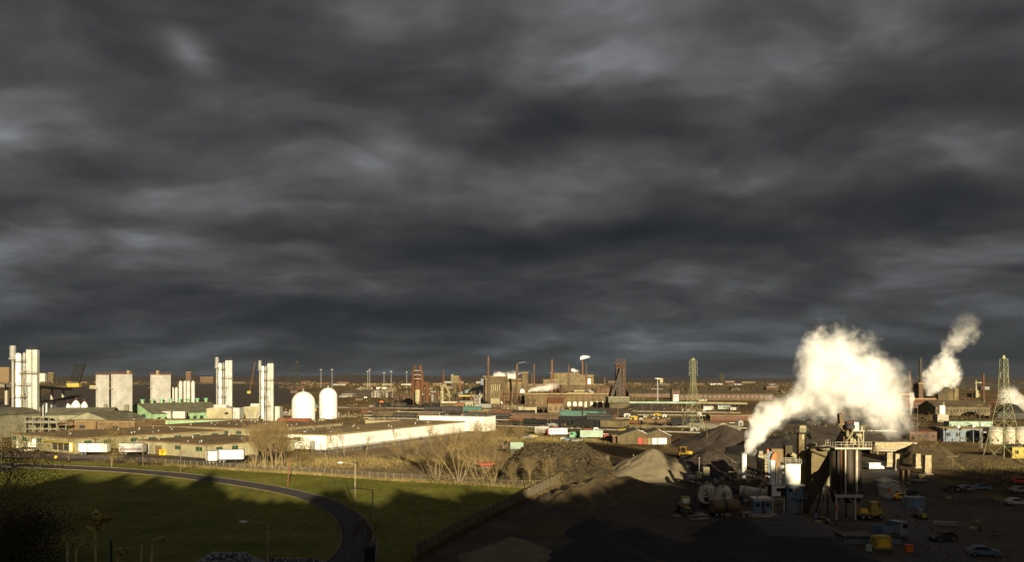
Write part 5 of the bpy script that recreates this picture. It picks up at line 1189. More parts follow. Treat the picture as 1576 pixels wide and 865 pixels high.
for q, (a, c, w_, h_, mt_) in enumerate(((1301, 664, 4, 8, 'cream_dirty'), (1307, 674, 5, 9, 'cream_dirty'), (1313, 676, 3, 8, 'cream'), (1322, 676, 4, 10, 'cream_dirty'), (1297, 672, 3, 10, 'rust'), (1325, 657, 3, 6, 'cream'))):
    p.part(p.box(a, a + w_, c, c + h_, -.6 + .1 * q, .5), 'equipment_box', mt_)
p.part(MB().tube([(X_(1299), -.5, Z(688)), (X_(1302), -.5, Z(678)), (X_(1309), -.5, Z(668)), (X_(1312), -.5, Z(660))], .18, 8).tube([(X_(1326), -.5, Z(688)), (X_(1324), -.5, Z(676)), (X_(1316), -.5, Z(668))], .18, 8), 'hose', 'cream_dirty')
m_ = MB()
for q in range(40): 
    a, c = rn.uniform(1299, 1326), rn.uniform(655, 688); m_.bar((X_(a), rn.uniform(-.2, 2), Z(c)), (X_(a + rn.uniform(-6, 6)), rn.uniform(-.2, 2), Z(c + rn.uniform(-9, 9))), .09)
p.part(m_, 'bracing', 'cream_dirty')
for a in (1284, 1313): p.part(p.box(a, a + 1.9, 764, 800, -.9, -.6), 'leg', 'white_metal'); p.part(p.box(a, a + 1.9, 764, 800, 3.6, 3.9), 'leg', 'dark_metal')
p.part(p.box(1283, 1325, 761, 765.5, -1, -.5), 'header_beam', 'white_metal'); p.part(MB().bar((X_(1303), -.75, Z(766)), (X_(1314), -.75, Z(775)), .12), 'knee_brace', 'white_metal'); p.part(p.box(1283.6, 1286.3, 778, 786, -1.0, -.91), 'red_panel', 'orange')
p.part(p.box(1286, 1332, 756, 762, 0, 4), 'silo_skirt', 'dark_metal')
# big inclined conveyor from the drum to the silo top
def conveyor(name, label, a, b_, Ya, Yb, w, mat, legs=3, truss=True, rollers='cream_dirty', cover=False):
    A = Vector((XP(a[0], Ya), Ya, ZY(a[1], Ya))); B = Vector((XP(b_[0], Yb), Yb, ZY(b_[1], Yb))); t = T(name, label, 'conveyor', A.x, A.y, 0); B -= Vector((A.x, A.y, 0)); A = Vector((0, 0, A.z))
    d = (B - A).normalized(); s = d.cross(Vector((0, 0, 1))).normalized() * w / 2; u = s.cross(d).normalized() * w * .45
    if u.z < 0: u = -u
    MB().add([A - s, A + s, B + s, B - s, A - s + u * .3, A + s + u * .3, B + s + u * .3, B - s + u * .3], [(0, 1, 2, 3), (7, 6, 5, 4), (0, 4, 5, 1), (1, 5, 6, 2), (2, 6, 7, 3), (3, 7, 4, 0)]).build('belt', 'black', t)
    n = max(4, int((B - A).length / 1.6)); m_ = MB()
    for sd in (-1, 1):
        m_.bar(A + s * sd * 1.1, B + s * sd * 1.1, .12); m_.bar(A + s * sd * 1.1 - u * 1.6, B + s * sd * 1.1 - u * 1.6, .12)
        for q in range(n):
            p0 = A + (B - A) * q / n; p1 = A + (B - A) * (q + 1) / n
            m_.bar(p0 + s * sd * 1.1, p1 + s * sd * 1.1 - u * 1.6, .08); m_.bar(p0 + s * sd * 1.1, p0 + s * sd * 1.1 - u * 1.6, .08)
    m_.build('truss', mat, t)
    if cover: MB().add([A - s * 1.3 - u * 1.7, A + s * 1.3 - u * 1.7, B + s * 1.3 - u * 1.7, B - s * 1.3 - u * 1.7, A - s * 1.3 + u * 1.6, A + s * 1.3 + u * 1.6, B + s * 1.3 + u * 1.6, B - s * 1.3 + u * 1.6], [(0, 1, 2, 3), (7, 6, 5, 4), (0, 4, 5, 1), (1, 5, 6, 2), (2, 6, 7, 3), (3, 7, 4, 0)]).build('cover', 'stack_brown', t)
    r_ = MB()
    for q in range(n * 2): p0 = A + (B - A) * q / n / 2; r_.cyl(p0 - s * 1.15 + u * .5, p0 + s * 1.15 + u * .5, .14, .14, 6)
    r_.build('roller', rollers, t)
    for q in range(legs):
        p0 = A + (B - A) * (q + .7) / (legs + .3)
        for sd in (-1, 1): MB().bar(p0 + s * sd * 1.2 - u * 1.6, Vector((p0.x, p0.y, 0)) + s * sd * 1.6, .14).build('leg', mat, t)
    return t
conveyor('belt_conveyor', 'dark inclined conveyor climbing from the elevator foot to the silo top', (1236, 782), (1303, 668), DY(788), DY(792), 1.5, 'dark_metal', 2, rollers='dark_metal', cover=True)
conveyor('belt_conveyor', 'truss conveyor with cream rollers left of the white chimney', (1124, 711), (1149, 719), DY(760), DY(760), 1.2, 'dark_metal', 1)
conveyor('belt_conveyor', 'dark truss conveyor sloping behind the white chimney', (1150, 721), (1190, 733), DY(762), DY(766), 1.2, 'dark_metal', 2)
conveyor('belt_conveyor', 'low conveyor rising from the sand pile to the cream platform', (1040, 737), (1078, 746), DY(756), DY(768), .8, 'brown_wall', 1)
conveyor('belt_conveyor', 'drab conveyor between the cream platform and the chimney', (1105, 745), (1128, 726), DY(766), DY(762), .9, 'steelworks', 2)
# lit crusher tower behind the conveyor
p = Px('screening_tower', 'slender cream screening tower with ladders behind the white chimney', 'screening tower', 1172, 751)
Z, X_ = p.z, p.x
p.part(p.box(1167, 1176, 700, 712, 0, 2), 'screen_box', 'cream'); p.part(p.box(1168, 1174, 712, 732, .3, 1.8), 'chute_box', 'cream_dirty'); p.part(p.box(1169, 1175, 695, 700, .4, 1.4), 'motor', 'cream'); p.part(p.box(1176.5, 1181, 699, 735, 0, .8), 'ladder_cage', 'cream_dirty')
for a in (1167, 1175, 1181): p.part(p.box(a, a + .9, 712, 751, 0, .2), 'leg', 'dark_metal')
m_ = MB()
for q in range(8): m_.bar((X_(1166), -.1, Z(701 + q * 5)), (X_(1182), -.1, Z(700 + q * 5)), .08)
p.part(m_, 'rung', 'rust'); p.part(p.box(1174, 1180, 728, 732, -.4, .0 - .003), 'red_box', 'red'); p.part(p.box(1181, 1184, 692, 697, .3, .8), 'beacon_box', 'orange')
p = Px('batch_tower', 'dark blue grey and rust hoppers behind the white twin stacks', 'hopper group', 1195, 752)
p.part(p.box(1186, 1196, 697, 740, 3, 5), 'hopper', 'blue_grey'); p.part(p.box(1197, 1218, 694, 752, 5, 8), 'wall', 'brown_wall'); p.part(p.box(1217, 1228, 688, 752, 4, 6), 'column', 'steelworks'); p.part(MB().tube([(p.x(1222), 2, p.z(700)), (p.x(1229), 2, p.z(704)), (p.x(1231), 2, p.z(712))], .5, 10), 'pipe', 'cream')
# right side huts, vehicles -----------------------------------------------------------
Y = DY(768); t = gable_building('white_hut', 'white gabled hut with a small window and an orange sign', 'hut', XP(1365, Y), Y, 3.9, 6, 2.1, 2.9, 'white_metal', 'grey_metal', rz=-.12)
windows(t, [(1.8, 1.1, .5, .5)], None, 'x', 0); MB().box(.1, .8, -.08, -.003, 1.4, 2.2).build('orange_sign', 'orange', t); door(t, 2.8, .8, 1.9, 'x', 0, 'grey_metal')
t = gable_building('white_hut', 'white lean-to hut directly behind the gabled white hut', 'hut', XP(1359, DY(758)), DY(758), 3.2, 4, 2.2, 2.7, 'white_metal', 'tank_cream', rz=-.12)
x, y = G(1397, 785); t = T('storage_container', 'blue grey storage container right of the white huts', 'container', x, y, 0, .05)
MB().box(0, 3.6, 0, 2.3, .1, 2.3).build('body', 'blue_grey', t); MB().box(1.2, 2.3, -.06, -.003, .2, 2.2).build('door', 'blue_pale', t); MB().box(-.06, 3.66, -.06, 2.36, 2.303, 2.4).build('roof', 'grey_metal', t)
x, y = G(1379, 771); car('small yellow car parked in front of the white gabled hut', x, y, .05, 'yellow', l=3.0, w=1.5)
x, y = G(1338, 724); car('bright white van on the yard road right of the silos', x, y, .1, 'white_paint', van=True, l=4.4, name='parked_van', cat='van')
# yellow crane truck
x, y = G(1324, 801); t = T('crane_truck', 'yellow crane truck with large wheels at the foot of the silos', 'crane', x, y, 0, .1)
MB().box(0, 4.6, 0, 2.1, .75, 1.25).build('chassis', 'yellow_dull', t); MB().prism([(2.2, 1.25), (4.3, 1.25), (4.5, 2.0), (3.9, 2.2), (3.7, 3.2), (2.4, 3.1)], .2, 1.9).build('cab', 'yellow_dull', t)
MB().box(0.3, 1.7, .4, 1.7, 1.25, 1.9).build('engine', 'yellow', t); MB().bar((1.0, 1, 1.6), (-1.4, 1, 3.4), .25).build('jib', 'yellow_dull', t); MB().prism([(3.75, 2.2), (4.0, 2.2), (3.72, 3.0), (3.5, 3.0)], .15, 1.95).build('window', 'dark_glass', t)
for a in (.6, 1.8, 4.0): wheel(t, a, .1, .52, .35); wheel(t, a, 2.0, .52, .35, side=1)
x, y = G(1428, 801); t = loader('small dull yellow skid loader alone on the dark road', 1428, 801, 1.6, 'yellow_dull', .55)
x, y = G(1348, 848); t = T('yellow_tank_box', 'dull yellow chamfered metal box at the bottom edge of the yard', 'skip', x, y, 0, .1)
MB().prism([(0, .15), (2.6, .15), (2.6, 1.7), (2.3, 2.1), (.3, 2.1), (0, 1.8)], 0, 1.7).build('body', 'yellow_dull', t); MB().box(.4, 2.2, -.06, -.003, .5, 1.6).build('door', 'yellow', t); MB().box(.1, 2.5, .1, 1.6, 0, .15).build('skid', 'dark_metal', t)
x, y = G(1337, 849); t = T('white_drum', 'small pale drum standing left of the yellow box', 'drum', x, y, 0); MB().cyl((0, 0, 0), (0, 0, .85), .45, .45, 16).build('body', 'white_metal', t); MB().cyl((0, 0, .853), (0, 0, .92), .48, .48, 16).build('lid', 'grey_metal', t)
x, y = G(1396, 852); t = T('orange_bin', 'small orange bin at the bottom edge right of the yellow box', 'bin', x, y, 0); MB().prism([(0, .1), (.9, .1), (1.0, 1.1), (-.1, 1.1)], 0, .9).build('body', 'orange', t); MB().box(-.12, 1.02, -.03, .93, 1.103, 1.18).build('lid', 'red', t)
truck('blue grey dump truck in the shade right of the yellow box', 1385, 832, .5, 'grey_metal', 'blue_grey', bl=4)
x, y = G(1300, 838); flat_building('low_store', 'long low blue grey sheet roof at the bottom of the plant yard', 'store', x, y, 9, 4, .9, 'blue_grey', 'dark_metal', left=False, over=.2)
cars = ((1442, 700, 'dark_metal', 'dark car at the foot of the low tan embankment'), (1455, 758, 'dark_metal', 'dark car nearest the bushes on the right'), (1490, 756, 'grey_metal', 'dark grey car in the upper row of the right car park'), (1522, 754, 'blue_grey', 'blue grey car in the upper row of the right car park'), (1560, 760, 'grey_metal', 'grey car at the right edge in the upper row'),
        (1552, 779, 'white_metal', 'white saloon in the second row beside the right edge'), (1462, 830, 'dark_metal', 'dark car beside the road near the bottom right'), (1490, 857, 'blue_grey', 'blue hatchback at the bottom right with a pale bumper'), (1556, 745, 'red', 'small red car at the top of the right car park'), (1420, 765, 'dark_metal', 'dark car behind the blue grey container'))
rn = random.Random(12)
for px, py, m_, lab in cars: x, y = G(px, py); car(lab, x, y, rn.uniform(-.3, .3) + rn.choice([0, math.pi]), m_)
# old trestle: stone wall on piers
p = Px('old_trestle', 'crumbling stone trestle deck at the top of the earth ramp', 'trestle', 1380, 700)
def rough_block(px0, px1, yt, yb, Y, d, seed, name=None, parent=None, mat='old_concrete', taper=.0, label=None):
    k = Y / F; w = (px1 - px0) * k; z0, z1 = ZY(yb, Y), ZY(yt, Y); mb = MB(); nx, nz = 10, 10
    for yy in (0, d):
        for j in range(nz + 1):
            for i in range(nx + 1):
                u, v = i / nx, j / nz; q = .06 * w * fbm(u * 3 + seed, v * 3, seed) 
                mb.v.append(((u - .5) * w * (1 - taper * v) + q * (u in (0, 1)), yy + .12 * fbm(u * 5, v * 5, seed + yy) , max(0, z0) + (z1 - max(0, z0)) * v + (.12 * fbm(u * 4, seed, yy) if v == 1 else 0)))
    n = (nx + 1) * (nz + 1); a = lambda i, j, s: s * n + j * (nx + 1) + i
    for s in (0, 1):
        for j in range(nz):
            for i in range(nx): mb.f.append((a(i, j, s), a(i + 1, j, s), a(i + 1, j + 1, s), a(i, j + 1, s)))
    for i in range(nx): mb.f.append((a(i, nz, 0), a(i + 1, nz, 0), a(i + 1, nz, 1), a(i, nz, 1))); mb.f.append((a(i, 0, 0), a(i + 1, 0, 0), a(i + 1, 0, 1), a(i, 0, 1)))
    for j in range(nz): mb.f.append((a(0, j, 0), a(0, j + 1, 0), a(0, j + 1, 1), a(0, j, 1))); mb.f.append((a(nx, j, 0), a(nx, j + 1, 0), a(nx, j + 1, 1), a(nx, j, 1)))
    return mb
o = rough_block(1346, 1412, 681, 692, p.Y, 3, 4).build('parapet', 'old_concrete', p.t); o.location.x = p.x(1379)
o = MB().box(p.x(1344), p.x(1416), -.4, 3.6, p.z(695), p.z(692.3)).build('deck', 'concrete', p.t)
for a in (1350, 1372, 1395): MB().box(p.x(a), p.x(a + 3), .4, 2.4, 0, p.z(695)).build('column', 'old_concrete', p.t)
for k, (a, b_, yt, yb, lab) in enumerate(((1365, 1374.5, 697, 719, 'first from the left, broad'), (1378, 1385, 699, 724, 'second, narrower and browner'), (1409, 1418, 699, 721, 'third, with a pale lower corner'), (1423.5, 1434, 701, 731, 'tallest and nearest, with a pale stain'), (1389, 1392, 725, 748, 'thin dark stump'), (1397, 1400, 724, 745, 'thin dark stump beside the other stump'))):
    Y = DY(yb); t = T('concrete_pier', 'old concrete pier of the ruined trestle, ' + lab, 'pier', XP((a + b_) / 2, Y), Y, 0, .1 * (k % 3), 'old concrete piers in the plant yard')
    rough_block(a, b_, yt, yb, Y, 1.6, k, taper=.12).build('shaft', 'old_concrete' if k < 4 else 'brown_wall', t)
    MB().box(-(b_ - a) * Y / F * .7, (b_ - a) * Y / F * .7, -.3, 2, 0, .3).build('footing', 'concrete', t)

# ================================================================ right: works behind the pylon
stack('tall dark chimney beside the left steam cloud at the right', 1416.5, 551, 622, 4.6, 'dark_metal', group='chimneys at the right')
stack('shorter grey chimney left of the tall dark one at the right', 1399.5, 570, 616, 3.4, 'stack_brown', group='chimneys at the right')
stack('thin short chimney just left of the tall dark one', 1410.5, 589, 622, 2.4, 'dark_metal', group='chimneys at the right')
stack('red brown chimney standing alone left of the big right pylon', 1513.5, 575, 625, 3.2, 'brick', group='chimneys at the right')
stack('thin dark chimney beside the low gabled works at the right', 1451, 596, 618, 2, 'dark_metal', group='chimneys at the right')
hall('works_hall', 'red brown hall below the tall dark chimney at the right', [(1394, 1440, 615, 634, 0, 30), (1418, 1424, 591, 634, 4, 14), (1380, 1404, 608, 634, 6, 20)], 1415, 636, ['brick', 'stack_brown', 'brick'], [(1400 + 6 * i, 1403 + 6 * i, 622, 627, 0, 'dark_glass') for i in range(6)])
shed('low_mill', 'long drab mill with a sunlit ribbed wall, behind the white water tank', 'mill', 1440, 1524, 618, 640, 'steelworks_lit', 'steelworks', 26, .4, 16)
p = Px('gabled_works', 'olive gabled works with a tall tan end tower on the right skyline', 'works hall', 1460, 622)
p.part(MB().prism([(p.x(1444), 0), (p.x(1444), p.z(608)), (p.x(1461), p.z(597)), (p.x(1470), p.z(601)), (p.x(1470), 0)], 0, 30), 'wall', 'steelworks'); p.part(p.box(1468, 1474.5, 597, 622, -1, -.01), 'end_tower', 'steelworks_lit')
p.part(MB().prism([(p.x(1443), p.z(608)), (p.x(1461), p.z(596.5)), (p.x(1461), p.z(596)), (p.x(1443), p.z(607.3))], -.5, 31), 'roof', 'olive_roof')
p = Px('water_tank', 'white cylindrical tank standing on a grey tan block at the right', 'tank', 1452, 652)
p.part(p.box(1443, 1460, 638, 650, 0, 6), 'base_block', 'concrete'); p.part(MB().lathe([(p.k * 5, p.z(638)), (p.k * 5, p.z(626)), (p.k * 4.2, p.z(624.5)), (.2, p.z(624))], p.x(1452.5), 2.5, 20), 'tank', 'tank_white'); p.part(MB().cyl((p.x(1455), 2, p.z(625)), (p.x(1455), 2, p.z(619)), .3, .3, 8), 'vent', 'cream')
shed('long_canopy', 'long pale green canopy roof in front of the drab mill', 'canopy', 1461, 1528, 650, 657, 'pale_teal', 'pale_teal', 6, 0, 0)
shed('blue_shed', 'blue grey sheds with pale posts behind the train on the right', 'shed', 1452, 1512, 659, 680, 'blue_grey', 'tar_roof2', 14, .1, 4)
shed('dark_shed', 'dark shed with rusty lean-to left of the blue grey sheds', 'shed', 1400, 1452, 662, 679, 'stack_brown', 'rust', 12, .2, 5)
for k, (a, b_) in enumerate(((1526, 1548), (1550, 1566), (1567, 1590))):
    Y = DY(686); p = Px('pale_tank', 'broad pale tank at the right edge, %s' % ['behind the pylon', 'right of the pylon', 'cut by the picture edge'][k], 'tank', (a + b_) / 2, 684, 'pale tanks at the right edge')
    r = (b_ - a) * p.k / 2; p.part(MB().lathe([(r, 0), (r, p.z(659)), (r * .3, p.z(657))], 0, r, 24), 'shell', 'tank_cream'); m_ = MB()
    p.part(MB().lathe([(r * 1.01, p.z(662)), (r * 1.02, p.z(661)), (r * 1.02, p.z(660)), (r, p.z(659.5))], 0, r, 24), 'rim', 'grey_metal')
shed('yellow_wagon_shed', 'dark shed with a yellow ochre front at the right edge', 'shed', 1558, 1600, 687, 706, 'yellow_dull', 'dark_metal', 6, .1, 3)
p = Px('coal_bunker', 'black domed coal bunker on the right edge in front of the steam', 'bunker', 1572, 645); p.part(MB().lathe([(p.k * 18, 0), (p.k * 18, p.z(632)), (p.k * 12, p.z(625)), (p.k * 4, p.z(622.5)), (.3, p.z(622))], p.x(1572), 14, 20), 'dome', 'black'); p.part(p.box(1536, 1600, 636, 646, 0, 6), 'skirt', 'dark_metal')
for k, (a, yt, yb) in enumerate(((1475, 658, 682), (1498, 657, 682), (1511, 655, 690))): mast('thin pale pole in front of the blue grey sheds, %s from the left' % ORD[k], a, yt, yb, 'poles by the blue sheds', .12)
# left: viaduct, lift bridge ------------------------------------------------------------
p = Px('viaduct', 'pale elevated highway viaduct curving away at the far left', 'viaduct', 20, 622)
zt = p.z(587); c = [(XP(-60, 830), 830), (XP(0, 850), 850), (XP(45, 930), 930), (XP(80, 1060), 1060), (XP(104, 1250), 1250)]; t = p.t; ox, oy = t.location.x, t.location.y
c = smooth(c, 5); mb, pr = MB(), MB()
for (xa, ya), (xb, yb) in zip(c, c[1:]):
    d = Vector((xb - xa, yb - ya)).normalized(); n_ = Vector((-d.y, d.x)) * 6
    zc = lambda yy: 19.5 - (yy - 830) / 420 * 9
    vs = []
    for (q, yy) in (((xa, ya), ya), ((xb, yb), yb)):
        for sgn in (-1, 1):
            for dz_ in (-1.9, 1.0): vs.append((q[0] + n_.x * sgn - ox, q[1] + n_.y * sgn - oy, zc(yy) + dz_))
    mb.add(vs, [(0, 1, 5, 4), (2, 6, 7, 3), (1, 3, 7, 5), (0, 4, 6, 2)])
mb.build('deck', 'concrete', t)
for k in range(0, len(c), 3): 
    xa, ya = c[k]; MB().box(xa - ox - 1.2, xa - ox + 1.2, ya - oy - 1.2, ya - oy + 1.2, 0, 17.4 - (ya - 830) / 420 * 9).build('pier', 'concrete', t)
p = Px('lift_bridge', 'raised dark bascule bridge leaf leaning over the far left yard', 'bridge', 114, 596)
Z, X_ = p.z, p.x; m_ = MB()
for yy in (0, 14):
    A0, A1, B0, B1 = (X_(105), yy, Z(590)), (X_(119), yy, Z(590)), (X_(113), yy, Z(561)), (X_(128.5), yy, Z(560))
    for q, r_ in ((A0, B0), (A1, B1), (B0, B1), (A0, A1)): m_.bar(q, r_, 1.0)
    for j in range(7):
        a, b_ = j / 7, (j + 1) / 7; L0 = Vector(A0).lerp(Vector(B0), a); R0 = Vector(A1).lerp(Vector(B1), b_); L1 = Vector(A0).lerp(Vector(B0), b_); R1 = Vector(A1).lerp(Vector(B1), a); m_.bar(L0, R0, .7); m_.bar(L1, R1, .7); m_.bar(L1, R0, .7)
for j in range(8): a = j / 7; q = Vector((X_(119), 0, Z(590))).lerp(Vector((X_(128.5), 0, Z(560))), a); m_.bar(q, q + Vector((0, 14, 0)), .8)
p.part(m_, 'truss', 'black'); p.part(MB().prism([(X_(118.5), Z(590)), (X_(120), Z(590)), (X_(129), Z(560)), (X_(127.5), Z(560))], 2, 12), 'road_deck', 'dark_metal'); p.part(p.box(103, 122, 590, 597, -2, 16), 'counterweight', 'yellow_dull')
p.part(MB().bar((X_(119), 7, Z(561)), (X_(119.5), 7, Z(551)), .8), 'mast', 'dark_metal')
# crane on the plain
p = Px('lattice_crane', 'thin ochre lattice crane boom leaning on the dark plain right of the column towers', 'crane', 384, 606)
m_ = MB(); n = 14; A = Vector((p.x(384), 0, 2)); B = Vector((p.x(393), 0, p.z(556)))
for sx in (-.8, .8): m_.bar(A + Vector((sx, 0, 0)), B + Vector((sx * .3, 0, 0)), .3)
for j in range(n): m_.bar(A.lerp(B, j / n) + Vector((-.8 * (1 - .7 * j / n), 0, 0)), A.lerp(B, (j + 1) / n) + Vector((.8 * (1 - .7 * j / n), 0, 0)), .2)
p.part(m_, 'boom', 'rust_light'); p.part(p.box(381, 386, 602, 606, -2, 3), 'cab', 'yellow_dull'); p.part(MB().bar(B, (p.x(379), 0, p.z(602)), .12), 'cable', 'dark_metal')

# ================================================================ fences
def fence(label, pts, h, postmat, wire=True, step=3.0, slat=None, name='chain_link_fence', tilt=0):
    P = [Vector((*G(*q), 0)) for q in pts]; t = T(name, label, 'fence', P[0].x, P[0].y, 0); o = P[0].copy(); w = MB(); rl = MB(); npst = 0; tot_ = sum((b_ - a).length for a, b_ in zip(P, P[1:])); step = max(step, tot_ / 98); carry = 0; rnd = random.Random(label)
    for a, b_ in zip(P, P[1:]):
        a, b_ = a - o, b_ - o; d = (b_ - a).normalized(); L_ = (b_ - a).length; q = carry
        while q < L_:
            c = a + d * q; hh = h * rnd.uniform(.98, 1.06); MB().cyl(c, c + Vector((rnd.gauss(0, .03), rnd.gauss(0, .03), hh)), .055, .055, 6).build('post', postmat, t); q += step
        carry = q - L_
        if wire:
            for zz in (.08, h - .03): rl.bar(a + Vector((0, 0, zz)), b_ + Vector((0, 0, zz)), .035)
            n = int(L_ / .35)
            for i in range(n):
                c = a + d * (i * .35); e = c + d * (h - .1)
                w.cyl(c + Vector((0, 0, .05)), e + Vector((0, 0, h - .05)), .009, .009, 3, False); w.cyl(e + Vector((0, 0, .05)), c + Vector((0, 0, h - .05)), .009, .009, 3, False)
        if slat:
            n = int(L_ / .42); nn = Vector((-d.y, d.x, 0))
            for i in range(n):
                c = a + d * (i * .42); hh = h * rnd.uniform(.86, 1.0)
                w.slab([(c + nn * .03)[:2], (c - nn * .03)[:2], (c + d * .37 - nn * .03)[:2], (c + d * .37 + nn * .03)[:2]], .05, hh)
    if wire: rl.build('rail', postmat, t)
    w.build('slat_panel' if slat else 'wire_mesh', slat or 'grey_metal', t); return t
fence('chain link fence with pale posts along the far edge of the lawn', [(255, 716), (380, 724), (480, 730), (600, 739), (700, 744), (770, 750), (838, 752)], 1.7, 'cream_dirty', step=2.6)
M('slat_mat', (.15, .12, .07), .9, .4, .8, c2=(.08, .065, .04))
fence('leaning grey slatted fence between the lawn and the heaps', [(640, 862), (700, 826), (760, 795), (800, 775), (840, 754), (870, 741), (900, 727), (938, 712)], 2.3, 'grey_metal', wire=False, step=3, slat='slat_mat', name='slat_fence')
fence('wire fence at the back of the truck yard on the left', [(0, 704), (130, 706), (255, 713)], 1.3, 'rust', step=3)
fence('thin wire fence around the bare brown field', [(480, 700), (560, 692), (640, 683), (740, 672)], 1.4, 'grey_metal', step=4)

# ================================================================ foreground lamps, poles, signs
for lab, px, yb, yt, arm in (('tall street lamp with its arm to the left, where the road bends', 546.5, 781, 714, -2.5), ('street lamp with a rusty pole, standing nearest the road bend', 573.5, 834, 754, -2.6), ('dark street lamp on the shaded lawn in the foreground', 412, 905, 806, -2.6)):
    x, y = G(px, yb); street_lamp(lab, x, y, (yb - yt) * y / F, arm)
for lab, px, yt, yb, kw in (('leaning red post on the grass strip beyond the road', 443, 706, 749, dict(arms=0, mat='red_pole', lean=.35, w=.13)), ('utility pole at the left edge by the side road', 2, 655, 716, dict(arms=0)), ('thin pole beside the side road, second from the left edge', 23, 684, 719, dict(arms=0, w=.09)),
        ('utility pole in front of the yellow dock door', 106, 652, 711, dict()), ('brown utility pole left of the cream corner warehouse', 220, 671, 717, dict()), ('utility pole at the corner warehouse, above the fence start', 278, 682, 728, dict(arms=1)), ('dark pole left of the light framed white trailers', 318, 682, 716, dict(arms=0)),
        ('tall utility pole in front of the rightmost column tower', 414, 617, 664, dict(arms=1, w=.2)), ('thin pole rising in front of the mint annex', 361, 634, 668, dict(arms=1)), ('utility pole beside the mint hall gable', 201, 636, 672, dict(arms=2)), ('utility pole at the front of the white containers', 260, 630, 668, dict(arms=1)),
        ('dark utility pole left of the twin gabled shed', 951, 622, 668, dict(arms=1, w=.15)), ('utility pole near the foot of the mid pylon', 1088, 650, 690, dict(arms=0, w=.13)), ('utility pole beside the concrete wall, left of the pylon', 997, 640, 666, dict(arms=1)),
        ('tall dark pole in front of the right hand train', 1412, 620, 690, dict(arms=1, w=.16)), ('tall dark pole right of the blue grey sheds', 1508, 622, 700, dict(arms=1, w=.16)), ('utility pole in the dark right hand yard', 1466, 700, 780, dict(arms=1, w=.15)),
        ('pale concrete stub pole by the sand pile', 975, 700, 722, dict(arms=0, w=.2, mat='concrete')), ('thin dark pole on the lawn edge right of the cream warehouse', 419, 676, 716, dict(arms=0, w=.1))):
    pole(lab, px, yt, yb, **kw)
x, y = G(86, 718); t = T('road_sign', 'small round yellow sign on a rusty post beside the road', 'sign', x, y); MB().cyl((0, 0, 0), (0, 0, 2.9), .04, .04, 6).build('post', 'rust', t); MB().cyl((0, -.06, 2.7), (0, -.02, 2.7), .42, .42, 16).build('panel', 'yellow', t)
x, y = G(569, 868); t = T('roadside_cabinet', 'dark metal cabinet at the edge of the road bend at the bottom', 'cabinet', x, y, 0, .2); MB().box(-.75, .75, 0, .8, .1, 2.1).build('body', 'dark_metal', t); MB().box(-.85, .85, -.1, .9, 2.103, 2.25).build('roof', 'black', t); MB().box(-.65, .65, -.05, -.003, .3, 1.9).build('door', 'black', t)
# trailers in the truck yard
trailer('long white trailer parked at the dock of the left warehouse', 50, 693, 12.2, .18, 'tank_white')
trailer('shorter bright white trailer standing alone in the middle of the yard', 121, 701, 9.6, -.02, 'white_paint')
trailer('grey trailer with red and blue stripes half hidden by the yellowing tree', 183, 701, 8.2, .02, 'silver', marks=[('red', .5, 7.6, .5, .75), ('blue_pale', .5, 7.6, .9, 1.25)])
trailer('pale grey trailer with a blue stripe behind the striped one', 210, 696, 7.0, .02, 'grey_metal', marks=[('blue_pale', .5, 6.6, .8, 1.5)])
trailer('white trailer with faint blue lettering beside the corner warehouse', 317, 715, 3.2, .04, 'tank_white', marks=[('blue_pale', .4, .6, 1.6, 2.1), ('blue_pale', .75, .95, 1.6, 2.1), ('blue_pale', 1.1, 1.3, 1.6, 2.1), ('blue_pale', 1.5, 1.7, 1.6, 2.1), ('blue_pale', 1.9, 2.1, 1.6, 2.1)])
trailer('silver white trailer seen side on, right of the blue lettered one', 333, 713, 8.0, .12, 'silver')
x, y = G(27, 695); car('dark tractor cab car in front of the left warehouse', x, y, .05, 'dark_metal', l=6)
x, y = G(37, 696); car('small cream car tucked in front of the long white trailer', x, y, .05, 'cream', l=3.6)
x, y = G(785, 700); t = T('green_skip', 'pale green open skip at the left end of the scrap mound', 'skip', x, y, 1.8, .1); MB().box(0, 4.6, 0, .15, .2, 2.2).box(0, 4.6, 2.2, 2.35, .2, 2.2).box(0, .15, 0, 2.3, .2, 2.2).box(4.45, 4.6, 0, 2.3, .2, 2.2).box(0, 4.6, 0, 2.3, .1, .25).build('body', 'pale_teal', t); MB().box(.1, 4.5, .1, 2.2, -1.8, .1).build('plinth', 'dark_metal', t)
x, y = G(738, 722); t = T('red_trailer', 'low bright red flatbed trailer behind the bare bushes', 'trailer', x, y, 0, .35); MB().box(0, 6, 0, 2.2, .9, 1.5).build('bed', 'red', t); MB().box(0, .3, 0, 2.2, 1.503, 2.4).build('headboard', 'red', t)
for a in (1, 2.2): wheel(t, a, .2, .45); wheel(t, a, 2.0, .45, side=1)

